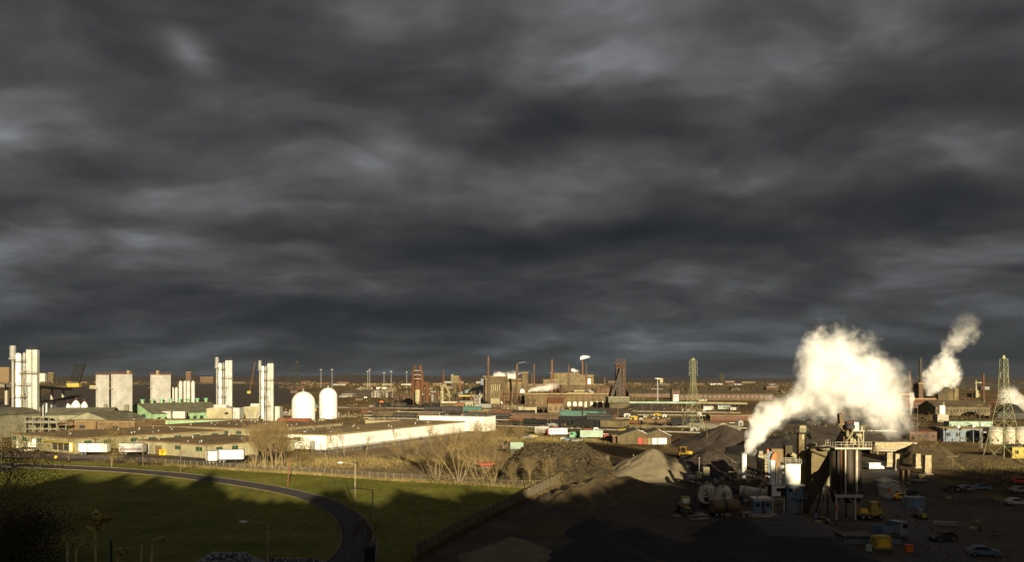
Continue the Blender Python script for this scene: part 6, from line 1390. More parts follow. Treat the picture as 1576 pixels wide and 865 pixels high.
# ================================================================ trees and bushes
GP = 'bare trees of the brown field'
def multi(label, px, py, h, seed, src=None, rz=0, **kw):
    x, y = G(px, py)
    if src is not None: return copy_tree(src, x, y, 0, rz, label, kw.get('s'))
    return tree_proto('bare_tree', label, seed, h, x, y, rz, group=GP, **kw)
A = multi('big spreading bare thicket tree in the centre of the field edge', 706, 745, 15, 11, stems=6, spread=.8, depth=4, leafn=0)
B = multi('bare spreading tree standing alone on the brown field', 622, 718, 8.5, 12, stems=4, spread=.8, depth=4)
C = multi('tall bare multi stemmed tree with pale trunks, leftmost of the grove', 392, 720, 12, 13, stems=6, spread=.28, depth=4)
D_ = multi('slim bare tree with upright twigs in front of the long white wall', 530, 702, 9, 14, stems=1, depth=4)
for k, (src, px, py, rz, s, lab) in enumerate(((A, 672, 743, 1.3, .85, 'wide bare thicket tree left of the biggest one at the lawn fence'), (A, 738, 746, 2.6, .9, 'wide bare thicket tree right of the biggest one at the lawn fence'), (A, 728, 728, 5.2, .85, 'bare thicket tree behind the right part of the big thicket'),
        (A, 760, 747, .7, .6, 'low bare thicket beside the fence left of the scrap mound'), (A, 775, 690, 3.7, .7, 'bare thicket tree behind the green skip'), (A, 735, 688, 1.7, .7, 'bare thicket tree below the end of the white warehouse'), 
        (C, 408, 721, 1.1, 1.05, 'tall bare multi stemmed tree, second of the grove'), (C, 422, 722, 2.2, 1.1, 'tallest bare multi stemmed tree in the middle of the grove'), (C, 436, 721, 3.1, 1.0, 'bare multi stemmed tree right of the tallest one of the grove'), (C, 400, 712, 4.1, 1.0, 'bare multi stemmed tree behind the left half of the grove'), (C, 428, 712, 5.1, 1.05, 'bare multi stemmed tree behind the right half of the grove'),
        (B, 556, 721, 1.1, .6, 'small bare tree near the tall street lamp'), (B, 640, 700, 2.1, .7, 'small bare tree on the field behind the lone tree'), (B, 655, 728, 4.4, .8, 'bare tree at the left side of the big thicket'),
        (D_, 607, 693, 1.2, .9, 'slim bare tree in front of the long white wall, right of the first slim one'), (D_, 500, 706, 2.4, .9, 'slim bare tree by the left corner of the white warehouse'), (D_, 564, 700, 3.4, .8, 'slim bare tree between the two others at the white wall'), (D_, 663, 684, 4.4, .8, 'slim bare tree at the far part of the white wall'),
        (B, 805, 678, .4, .8, 'bare tree left of the grey trailer'), (B, 830, 681, 1.9, .8, 'bare tree at the top left of the scrap mound'), (C, 800, 690, .9, .6, 'bare bushy tree behind the scrap mound'), (C, 845, 744, 2.2, .5, 'bare bush in front of the scrap mound, centre'), (C, 815, 748, .3, .55, 'bare bush in front of the scrap mound, left'), (C, 872, 740, 1.5, .45, 'bare bush in front of the scrap mound, right'), (C, 790, 748, 1.5, .45, 'bare bush at the fence left of the scrap mound'))):
    multi(lab, px, py, 0, 0, src, rz, s=s)
leafy('autumn_tree', 'yellow green half leafy tree right of the bare grove', *G(463, 723), 9.5, 4.2, 2600, ('leaf_yellow', 'leaf_brown'), 3, size=.14)
leafy('autumn_tree', 'yellowing tree standing in front of the striped trailers', *G(172, 719), 12, 5.0, 3600, ('leaf_yellow', 'leaf_brown'), 4, size=.13, low=.25)
leafy('autumn_tree', 'large dark brown tree filling the left edge of the shaded lawn', XP(18, 150), 150, 15.5, 9, 16000, ('leaf_brown', 'leaf_yellow'), 5, size=.12)
leafy('autumn_tree', 'dark leafy mass of a tree at the bottom left corner', XP(20, 118), 118, 8.0, 6.5, 22000, ('leaf_dark', 'leaf_dark'), 6, size=.12, low=.0)
def bushes(lst, group, mats=('leaf_yellow', 'leaf_brown'), size=.13, n=420):
    for k, (px, py, h, r, lab) in enumerate(lst): leafy('bush', lab, *G(px, py), h, r, n, mats, 30 + k + int(px), 'bush', group, size, .05)
bushes([(700, 748, 3, 4, 'ochre bush under the biggest bare thicket tree'), (725, 749, 3, 4, 'ochre bush right of the one under the thicket'), (755, 750, 2.6, 3.2, 'ochre bush under the right part of the thicket'), (672, 745, 2.4, 3, 'ochre bush under the left part of the thicket'), (782, 751, 2.4, 3, 'yellow tinged bush at the fence below the red trailer'),
        (810, 752, 2.2, 3, 'dark ochre bush below the scrap mound on the left'), (838, 751, 3.2, 3.4, 'tall tan bush leaning on the scrap mound'), (862, 748, 3.2, 3.2, 'tan bush below the right half of the scrap mound'), (884, 740, 2.4, 2.4, 'yellow green bush at the right foot of the scrap mound'), (948, 690, 2.2, 2.4, 'ochre bush left of the twin gabled shed'), (1028, 690, 2.6, 2.2, 'pale bush in front of the white shed doors'),
        (790, 684, 3, 4, 'ochre bush behind the green skip'), (768, 676, 3, 4, 'ochre bush at the end of the white warehouse'), (815, 680, 2.6, 3.6, 'ochre bush left of the mound crest'), (740, 676, 2.4, 3.6, 'ochre bush below the far white block'), (845, 684, 2.2, 3, 'low bush on the crest of the scrap mound')], 'ochre bushes around the mound and thicket')
bushes([(1462, 716, 2.6, 4, 'dull green bush below the low embankment'), (1490, 728, 3, 4.5, 'dull green bush left of the big right pylon'), (1515, 722, 2.8, 4, 'dull bush at the left leg of the big right pylon'), (1535, 726, 2.6, 4, 'dull bush under the big right pylon'), (1570, 716, 3, 4, 'green bush at the right edge beside the pylon'), (1440, 690, 2.2, 4, 'ochre bush at the head of the earth ramp'), (1408, 680, 2, 5, 'green tinged bush above the stone parapet')], 'bushes around the right pylon', ('leaf_yellow', 'leaf_dark'))
bushes([(160, 714, 1.6, 3, 'small weedy bush at the back of the yard, left one'), (205, 716, 1.6, 3, 'small weedy bush at the foot of the yellowing tree'), (240, 718, 1.8, 4, 'green weedy bush left of the fence start'), (262, 720, 1.6, 3, 'green weedy bush at the fence start'), (296, 722, 1.2, 3, 'weedy bush in front of the blue lettered trailer'), (60, 712, 1.2, 3, 'low weedy bush below the long white trailer')], 'weedy bushes along the truck yard')
# sapling and twigs in the foreground
t = tree_proto('sapling', 'thin bare sapling with a yellow tip on the shaded lawn', 41, 8.5, *G(648, 836), twig='twig', stems=1, depth=2, rad=.09, leafn=1); t['category'] = 'sapling'
t = tree_proto('bare_shrub', 'leafless shrub spreading dark twigs over the road bend', 42, 8.5, *G(545, 872), twig='twig_dark', bark='twig_dark', stems=6, spread=.6, depth=3, rad=.07); t['category'] = 'shrub'
# dry grass along fences: nobody could count it
def grass(name, pts, width, n, h, mat, seed, label=None):
    rnd = random.Random(seed); mb = MB(); P = [Vector((*G(*q), 0)) for q in pts]
    for _ in range(n):
        i = rnd.randrange(len(P) - 1); c = P[i].lerp(P[i + 1], rnd.random()); c.y += rnd.gauss(0, width); c.x += rnd.gauss(0, width * .3); hh = h * rnd.uniform(.4, 1.2); a = rnd.uniform(0, 3.14); q = Vector((math.cos(a), math.sin(a), 0)) * .06
        l_ = Vector((rnd.gauss(0, .12), rnd.gauss(0, .12), hh)); mb.add([c - q, c + q, c + l_], [(0, 1, 2)])
    return tag(mb.build(name, mat), label or 'dry tan grass growing along the fences and the brown field', 'grass', kind='stuff')
grass('dry_grass', [(255, 717), (380, 725), (480, 731), (600, 740), (700, 745), (838, 753)], .7, 9000, .8, 'dry_grass_mat', 1)
grass('dry_grass', [(390, 713), (480, 712), (600, 712), (700, 712), (760, 716)], 9, 16000, .7, 'dry_grass_mat', 2, 'dry tan grass scattered over the bare brown field')
grass('dry_grass', [(640, 864), (700, 828), (760, 797), (800, 777), (870, 743), (938, 714)], .9, 5000, .7, 'leaf_brown', 3, 'brown grass growing along the foot of the leaning slatted fence')
grass('dry_grass', [(1380, 700), (1450, 712), (1570, 722)], 7, 9000, .9, 'dry_grass_mat', 4, 'dry grass around the big right pylon')
grass('dry_grass', [(700, 690), (790, 676), (960, 680)], 8, 12000, .9, 'dry_grass_mat', 5, 'dry grass between the white warehouse and the parked vehicles')
# tall dry stalks close to the camera, rooted in the bank
M('stalk_mat', (.55, .44, .15), .9, .3, 8)
def stalk(label, px, ptop, Y, head, lean=0, side=1, s=1.0):
    x = XP(px, Y); zt = ZY(ptop, Y); z0 = bank(x, Y) - .3 if Y > 11 else 22.8; t = T('dry_plant_stalk', label, 'dry plant', x - lean, Y, z0, 0, 'dry plant stalks on the bank'); h = zt - z0
    mb = MB(); pts = [(lean * (i / 6) ** 2 * 1.0 + .01 * math.sin(i * 2.1), .01 * math.cos(i), h * i / 6) for i in range(7)]
    if head == 'bent': pts += [(lean + .05 * side * s, 0, h + .045 * s), (lean + .10 * side * s, 0, h + .06 * s)]
    mb.tube(pts, .016 * s, 7).build('stem', 'stalk_mat', t); c = Vector(pts[-1]); rnd = random.Random(label); fb = MB()
    if head != 'bare':
        n = {'bent': 9, 'flower': 34, 'double': 14, 'tuft': 22}[head]; sz = {'bent': .055, 'flower': .11, 'double': .08, 'tuft': .07}[head] * s
        for _ in range(n):
            o = c + Vector((rnd.gauss(0, sz * .55) + .03 * side * s, rnd.gauss(0, sz * .5), rnd.gauss(0, sz * .45)))
            u = Vector((rnd.gauss(side * .8, .8), rnd.gauss(0, 1), rnd.gauss(-.2, .6))).normalized() * sz * rnd.uniform(.4, .8); w = u.cross(Vector((rnd.gauss(0, 1), rnd.gauss(0, 1), rnd.gauss(0, 1)))).normalized() * sz * .4; fb.add([o - u, o + w * .9 + u * .1, o + u, o - w + u * .2], [(0, 1, 2), (0, 2, 3)])
        fb.build('seed_head', 'weed_mat', t)
        if head in ('flower', 'tuft'):
            f2 = MB()
            for q in range(6): o = Vector((lean * .8 + rnd.gauss(0, .02), 0, h * .86 + rnd.gauss(0, .01))); u = Vector((rnd.gauss(0, 1), rnd.gauss(0, 1), rnd.gauss(0, .5))).normalized() * .05 * s; w = u.cross(Vector((0, 0, 1))).normalized() * .02 * s; f2.add([o - u, o + w, o + u, o - w], [(0, 1, 2, 3)])
            f2.build('withered_leaf', 'weed_mat', t)
    return t
stalk('tallest dry stalk with a big yellow ragged flower head, bottom left', 147, 801, 11.5, 'flower', 0, 1, 1.0)
stalk('leaning dry stalk with a double seed head, left of the tallest', 103, 829, 11.5, 'double', -.03, 1, .9)
stalk('short dry stalk with a small bent head between the leaning one and the tallest', 117, 846, 11.5, 'bent', .0, 1, 1.0)
stalk('bare dry stalk without a head, right of the tallest', 218, 839, 11.5, 'bare', .01, 1, .9)
stalk('dry stalk with a nodding head like a hook, rightmost of the stalks', 234, 836, 11.5, 'bent', .01, 1, 1.0)
stalk('brown tufted dry stalk low beside the dark blue post', 181, 850, 11.5, 'tuft', .0, 1, .8)
x = XP(168, 14); t = T('bank_fence_post', 'thin blue grey fence post with a strip of sheet beside it, bottom left', 'fence post', x, 14, bank(x, 14) - .3)
h = ZY(822, 14) - t.location.z; MB().cyl((0, 0, 0), (0, 0, h), .009, .009, 8).build('post', 'blue_pale', t); MB().box(.015, .045, 0, .01, 0, h - .11).build('sheet_strip', 'dark_metal', t)
x = XP(106, 14); t = T('bank_fence_post', 'short thin blue grey fence post behind the leaning stalk', 'fence post', x, 14, bank(x, 14) - .3)
h = ZY(834, 14) - t.location.z; MB().cyl((0, 0, 0), (0, 0, h), .008, .008, 8).build('post', 'blue_pale', t); MB().bar((0, 0, h * .9), (-.5, 0, h * .9 - .3), .005).build('wire', 'blue_pale', t)

# ================================================================ far plain: woods, mounds, far buildings
def woods(name, label, px0, px1, y0, y1, n, hmin, hmax, mats, seed, sz=1.0):
    """far wood or scrub that reads as one mass"""
    for k, mt in enumerate(mats):
        rnd = random.Random(seed + k); mb = MB()
        for _ in range(n // len(mats)):
            py = 1 / (rnd.uniform(1 / (y1 - HY), 1 / (y0 - HY))) + HY; X, Y = G(rnd.uniform(px0, px1), py); hh = rnd.uniform(hmin, hmax); r = hh * .35 * sz
            if fbm(X * .006, Y * .004, seed) < -.08: continue
            for _q in range(7):
                c = Vector((X + rnd.gauss(0, r), Y + rnd.gauss(0, r), hh * rnd.uniform(.1, .9))); u = Vector((rnd.gauss(0, 1), rnd.gauss(0, 1), rnd.gauss(0, 1))).normalized() * r * rnd.uniform(.3, .75); w = u.cross(Vector((rnd.gauss(0, 1), rnd.gauss(0, 1), 1))).normalized() * u.length * .7
                mb.add([c - u, c + w, c + u, c - w], [(0, 1, 2, 3)])
        if k == 0: root = tag(mb.build(name, mt), label, 'woodland', kind='stuff')
        else: tag(mb.build('foliage', mt, root), kind='stuff')
woods('woodland', 'dark distant woodland on the far left plain', -60, 450, 585.5, 593, 3000, 5, 12, ('leaf_dark', 'twig_dark'), 1, 1.6)
woods('woodland', 'brown distant scrub behind the domed tanks', 430, 760, 586, 600, 2600, 3, 8, ('leaf_brown', 'leaf_dark', 'dry_grass_mat'), 2, 1.6)
woods('woodland', 'dark distant scrub behind the mid pylon', 930, 1240, 585.5, 606, 2600, 4, 10, ('leaf_dark', 'leaf_brown'), 3, 1.6)
woods('woodland', 'dark distant scrub on the far right plain', 1180, 1640, 585.5, 604, 2600, 4, 10, ('leaf_dark', 'leaf_brown'), 4, 1.6)
woods('scrub', 'brown scrub along the railway tracks', 470, 1150, 604, 664, 1300, 1.2, 3.2, ('leaf_brown', 'leaf_dark', 'dry_grass_mat'), 5, 1.2)
woods('scrub', 'dark scrub behind the asphalt plant', 1180, 1600, 640, 690, 700, 1.2, 3.0, ('leaf_brown', 'leaf_dark'), 6, 1.2)
woods('scrub', 'dark scrub in the shaded car yard at the right', 1400, 1600, 725, 800, 260, .8, 1.8, ('leaf_brown', 'leaf_dark'), 7, 1.0)
# far terrain: low ridges on the horizon
def ridge(name, px0, px1, D, hfun, mat, depth=500):
    mb = MB(); n = 90
    for i in range(n + 1):
        px = px0 + (px1 - px0) * i / n; x = XP(px, D); h = hfun(px)
        mb.v += [(x, D - depth / 2, -1), (x, D, h), (x, D + depth / 2, -1)]
    for i in range(n):
        for j in (0, 1): mb.f.append((i * 3 + j, (i + 1) * 3 + j, (i + 1) * 3 + j + 1, i * 3 + j + 1))
    return tag(mb.build(name, mat), kind='structure')
ridge('hills', -200, 1800, 5200, lambda px: 26 + 9 * math.exp(-((px - 250) / 200) ** 2) + 10 * math.exp(-((px - 560) / 120) ** 2) + 5 * fbm(px * .02, 1) - 6 * math.exp(-((px - 1150) / 200) ** 2) + 6, 'ore_red_shaded', 1500)
ridge('hills', 1360, 1800, 2300, lambda px: 12 * min(1, max(0, (px - 1360) / 90)) + 3 * fbm(px * .03, 4), 'sky_dirt', 700)
rn = random.Random(77)
FC = [('cream', 'cream'), ('steelworks_lit', 'tawny'), ('brick', 'brick red'), ('white_metal', 'white'), ('grey_metal', 'grey'), ('brown_wall', 'brown'), ('rust_light', 'orange'), ('stack_brown', 'dark brown')]
ZN = ((0, 130, 'at the far left skyline'), (130, 440, 'behind the box towers'), (440, 620, 'on the plain behind the domed tanks'), (620, 760, 'left of the steelworks'), (930, 1060, 'right of the steelworks'), (1060, 1200, 'behind the mid pylon'), (1400, 1600, 'on the right hand skyline'))
SZ = ['small', 'low', 'long', 'squat', 'boxy', 'narrow']
def far_building(px, py, w, h, kind, label, group):
    x, y = G(px, py); m_ = FC[kind][0]; d = w * .6
    if rn.random() < .5: t = gable_building('far_building', label, 'building', x, y, w, d, h * .75, h, m_, rn.choice(['olive_roof', 'tar_roof2', 'rust_roof', 'steelworks', 'white_metal']), rz=rn.uniform(-.4, .3), axis='x', group=group)
    else: t = flat_building('far_building', label, 'building', x, y, w, d, h, m_, rn.choice(['tar_roof', 'tar_roof2', 'white_metal']), rz=rn.uniform(-.4, .3), left=False, over=.2, group=group)
    mb = MB(); n = max(2, int(w / 6))
    for i in range(n): mb.box(w / n * (i + .3), w / n * (i + .7), -.15, -.003, h * .3, h * .55)
    tag(mb.build('window', 'dark_glass', t))
for (a, b_, nm) in ZN:
    for k in range(26 if b_ - a > 150 else 18):
        kd = rn.choice([0, 0, 1, 1, 1, 2, 3, 4, 4, 5, 5, 6, 7, 7, 7]); py = HY + 1 / rn.uniform(1 / (38 if a > 430 and a < 1200 else 20), 1 / 3.5); D = DY(py); q = rn.choice(SZ); s = max(1, D / 900)
        w = rn.uniform(6, 14) * s * (1.7 if q == 'long' else 1); h = rn.uniform(2.6, 5.0) * s ** .55
        if 745 < rn.uniform(a, b_) < 930: continue
        far_building(rn.uniform(a, b_), py, w, h, kd, '%s %s building %s' % (q, FC[kd][1], nm), 'buildings ' + nm)
for k, (px, yt, w, m_, lab) in enumerate(((6, 566, 16, 'brown_wall', 'tall brown block at the left skyline'), (25, 571, 14, 'brown_wall', 'second brown block at the left skyline'), (64, 575, 10, 'white_metal', 'pale tank shaped block right of the tall column tower'), (78, 574, 8, 'steelworks', 'tawny block on the left skyline'), (290, 573, 8, 'stack_brown', 'dark brown block on the skyline above the white vertical tanks'), (197, 571, 4, 'cream', 'small cream tower on the skyline behind the box towers'), (242, 571, 3, 'cream', 'tiny cream block on the skyline above the mint hall'), (1018, 583, 5, 'cream', 'pale building pair on the skyline left of the mid pylon'), (318, 581, 20, 'stack_brown', 'long dark block behind the middle column tower'), (700, 579, 12, 'steelworks_lit', 'tawny block on the skyline left of the tallest chimney'))):
    D = DY(591); p = Px('skyline_building', lab, 'building', px, 591); p.part(p.box(px - w / 2, px + w / 2, yt, 591, 0, 20), 'wall', m_); p.part(p.box(px - w / 2 - .3, px + w / 2 + .3, yt - .5, yt, -.4, 20.4), 'roof', 'tar_roof2')
p = Px('church', 'pale church spire on the right hand skyline', 'church', 1504, 612); p.part(p.box(1502, 1506, 601, 612, 0, 6), 'tower', 'cream'); p.part(MB().lathe([(p.k * 1.6, p.z(601)), (.2, p.z(584))], 0, 3, 8), 'spire', 'cream'); p.part(p.box(1500, 1512, 606, 612, 6.01, 20), 'nave', 'steelworks_lit')
# mounds and stock heaps in the rail yard
for k, (px, yt, yb, w, m_, lab) in enumerate(((1000, 622, 632, 90, 'ore_dark', 'low dark heap below the green pipeline'), (925, 628, 640, 130, 'ore_dark', 'long dark heap below the power house windows'), (640, 613, 622, 60, 'ore_dark', 'dark heap left of the rusty blast furnace'), (560, 600, 612, 120, 'ore_dark', 'long dark heap behind the domed tanks'), (1280, 640, 655, 160, 'ore_black', 'black heap far behind the asphalt plant'), (1240, 655, 668, 180, 'ore_dark', 'dark heap behind the bucket elevator'), (820, 640, 647, 70, 'ore_dark', 'dark heap in front of the cream silos'))):
    heap('stock_heap', lab, px, yt, yb, w, 60, m_, 50 + k, ridge=.4, rough=1)
# small yard things: oil drums stacks etc.
SM = [('cream', 'cream'), ('white_metal', 'white'), ('rust', 'rusty'), ('orange', 'orange'), ('teal', 'teal'), ('grey_metal', 'grey'), ('yellow_dull', 'yellow')]
for k in range(60):
    m_, nm = SM[rn.randrange(len(SM))]; px, py = rn.uniform(480, 1140), rn.uniform(612, 664)
    if 655 < px < 765 and py > 640: continue
    if 640 < px < 990 and py < 638: continue
    zone = 'behind the white warehouses' if px < 700 else 'near the power house' if px < 960 else 'near the mid pylon'
    x, y = G(px, py); w = rn.uniform(2, 5); h = rn.uniform(1.5, 3.2); t = T('yard_shelter', '%s yard shelter or crate %s' % (nm, zone), 'shelter', x, y, 0, rn.uniform(-.5, .5), 'yard shelters ' + zone)
    MB().prism([(0, 0), (w, 0), (w, h * .8), (w * .5, h), (0, h * .85)], 0, 3).build('body', m_, t); MB().box(w * .3, w * .6, -.06, -.003, 0, h * .6).build('door', 'dark_metal', t)
for k in range(34):
    px, py = rn.uniform(560, 1160), rn.uniform(612, 668); zone = 'left' if px < 760 else 'middle' if px < 960 else 'right'
    if 655 < px < 765 and py > 640: continue
    x, y = G(px, py); h = rn.uniform(9, 12); t = T('yard_pole', 'thin dark pole in the %s part of the rail yard' % zone, 'pole', x, y, 0, 0, 'thin poles in the %s part of the rail yard' % zone); MB().cyl((0, 0, 0), (0, 0, h), .13, .1, 6).build('post', 'wood_pole', t); MB().box(-1, 1, -.06, .06, h - .8, h - .65).build('crossarm', 'wood_pole', t)

def process_unit(label, px0, px1, yt, yb, seed, mats, n=7, group=None):
    rnd = random.Random(seed); p = Px('process_unit', label, 'process plant', (px0 + px1) / 2, yb, group); k = p.k; hmax = p.z(yt)
    for i in range(n):
        a = rnd.uniform(px0, px1); h = hmax * rnd.uniform(.35, 1); w = rnd.uniform(1.0, 3.2) * k; d = rnd.uniform(0, 10)
        MB().lathe([(w / 2, 0), (w / 2, h * .93), (w * .2, h)], p.x(a), d, 12).build('column', rnd.choice(mats), p.t)
    m_ = MB()
    for i in range(n * 2):
        a, c = p.x(rnd.uniform(px0, px1)), hmax * rnd.uniform(.1, .8); e = p.x(rnd.uniform(px0, px1)); r = rnd.uniform(.12, .28) * k; m_.cyl((a, -1, c), (e, -1, c), r, r, 6); m_.cyl((a, -1, 0), (a, -1, c), r, r, 6)
    m_.build('pipework', rnd.choice(mats), p.t); m_ = MB(); st = (p.x(px1) - p.x(px0)) / 5
    for i in range(6): m_.bar((p.x(px0) + st * i, -2, 0), (p.x(px0) + st * i, -2, hmax * .55), .22 * k)
    for z in (.25, .55): m_.bar((p.x(px0), -2, hmax * z), (p.x(px1), -2, hmax * z), .25 * k)
    m_.build('frame', rnd.choice(['rust', 'stack_brown', 'steelworks']), p.t)
    for i in range(3): a = rnd.uniform(px0, px1 - 3); p.part(MB().box(p.x(a), p.x(a + rnd.uniform(2, 6)), 2, 8, 0, hmax * rnd.uniform(.2, .45)), 'block', rnd.choice(mats))
    return p
LT = ['cream', 'cream_dirty', 'white_metal', 'steelworks_lit', 'grey_metal']; DK = ['stack_brown', 'steelworks', 'rust', 'steelworks_lit', 'dark_metal']
for k, (a, b_, yt, yb, mt_, lab) in enumerate(((548, 572, 593, 606, LT, 'pale green and cream process pipes on the plain behind the taller domed tank'), (572, 606, 597, 612, LT, 'cluster of cream process columns left of the rusty blast furnace'), (522, 548, 604, 612, LT, 'low cream process pipes right of the taller domed tank'), (606, 634, 600, 616, DK, 'dark process columns just left of the rusty blast furnace'),
        (654, 674, 598, 622, DK, 'dark process columns just right of the rusty blast furnace'), (690, 706, 598, 622, DK, 'drab process columns behind the thin orange chimney'), (724, 744, 600, 622, LT, 'pale process columns under the blue grey conveyor head'), (768, 800, 594, 621, DK, 'drab ducts and columns at the foot of the thick chimney'), (798, 812, 604, 626, DK, 'dark ducts beside the left end of the power house'),
        (768, 796, 620, 636, LT, 'cream pipes and bins left of the square silos'), (905, 936, 590, 607, DK, 'dark stoves and ducts behind the right end of the power house'), (840, 870, 584, 605, DK, 'dark ducts behind the low steam cloud'), (966, 990, 606, 616, DK, 'dark gantries right of the tall dark blast furnace'), (520, 560, 634, 643, LT, 'low cream switchyard behind the long warehouse'), (536, 600, 622, 634, DK, 'dark yard machinery on the plain right of the domed tanks'),
        (424, 446, 628, 640, LT, 'pale pipes and drums left of the squat domed tank'), (440, 470, 590, 600, DK, 'small dark plant behind the squat domed tank'), (355, 376, 632, 650, DK, 'dark pipes between the two machine halls'), (56, 112, 622, 636, LT, 'pale pipes around the small white tanks'), (1424, 1444, 606, 626, DK, 'dark ducts behind the red brown hall at the right'), (1470, 1500, 606, 622, DK, 'dark plant right of the gabled works on the skyline'),
        (1520, 1560, 612, 628, DK, 'dark plant behind the big right pylon'), (1392, 1420, 640, 664, DK, 'dark machinery in front of the red brown hall'), (1424, 1450, 656, 672, LT, 'pale scrap and pipes left of the blue grey sheds'), (1196, 1228, 668, 694, DK, 'dark machinery behind the white filter tower'), (1336, 1350, 676, 700, DK, 'dark posts and pipes right of the asphalt silos'))):
    process_unit(lab, a, b_, yt, yb, 100 + k, mt_, 6 + k % 4)
# loose things in the shaded plant yard
rn = random.Random(91)
SPOT = [(1150, 800, 'beside the tanker trailer'), (1260, 800, 'between the blue cabin and the silo legs'), (1400, 735, 'below the concrete piers'), (1440, 775, 'right of the blue grey container'), (1365, 812, 'beside the crane truck'), (1500, 815, 'in the dark right hand yard'), (1060, 800, 'in front of the wheel loader')]
for px, py, where in SPOT:
    for nm in ('pallet', 'drum', 'crate', 'pipe'):
        a, c = px + rn.uniform(-32, 32), py + rn.uniform(-9, 12); x, y = G(a, c)
        if nm == 'pallet': t = T('pallet_stack', 'low stack of wooden pallets ' + where, 'pallets', x, y, 0, rn.uniform(0, 3)); [MB().box(0, 1.2, 0, 1.0, .16 * q, .16 * q + .12).build('pallet', 'old_concrete', t) for q in range(rn.randint(2, 6))]
        elif nm == 'drum': t = T('oil_drum', 'upright oil drum ' + where, 'drum', x, y); MB().lathe([(.29, 0), (.29, .88), (.27, .9)], n=14).build('body', rn.choice(['rust', 'blue_pale', 'yellow_dull']), t); MB().lathe([(.31, .3), (.31, .34)], n=14).lathe([(.31, .6), (.31, .64)], n=14).build('hoop', 'dark_metal', t)
        elif nm == 'crate': t = T('tool_crate', 'boxy steel tool crate ' + where, 'crate', x, y, 0, rn.uniform(0, 3)); MB().box(0, 1.5, 0, .9, .08, .95).build('body', rn.choice(['grey_metal', 'rust', 'teal', 'cream_dirty']), t); MB().prismx([(0, .953), (.9, .953), (.45, 1.08)], -.03, 1.53).build('lid', 'dark_metal', t)
        else: t = T('pipe_pile', 'short pile of steel pipes ' + where, 'pipes', x, y, 0, rn.uniform(0, 3)); [MB().cyl((0, q * .4 - (q > 3) * 1.4, .2 + (q > 3) * .36), (4, q * .4 - (q > 3) * 1.4, .2 + (q > 3) * .36), .19, .19, 10).build('pipe', rn.choice(['rust', 'grey_metal']), t) for q in range(7)]
rnd = random.Random(5); mb = MB()
for _ in range(2600):
    X, Y = G(rnd.uniform(760, 1560), 1 / rnd.uniform(1 / (865 - HY), 1 / (745 - HY)) + HY)
    if fbm(X * .05, Y * .05, 3) < .0: continue
    q = rnd.uniform(.06, .3); c = Vector((X, Y, q * .4)); d = Vector((rnd.gauss(0, 1), rnd.gauss(0, 1), rnd.gauss(0, .3))).normalized() * q; mb.cyl(c - d, c + d, q * .5, q * .3, 4)
tag(mb.build('rubble', 'gravel_brown'), 'loose rubble scattered over the dark plant yard', 'rubble', kind='stuff')
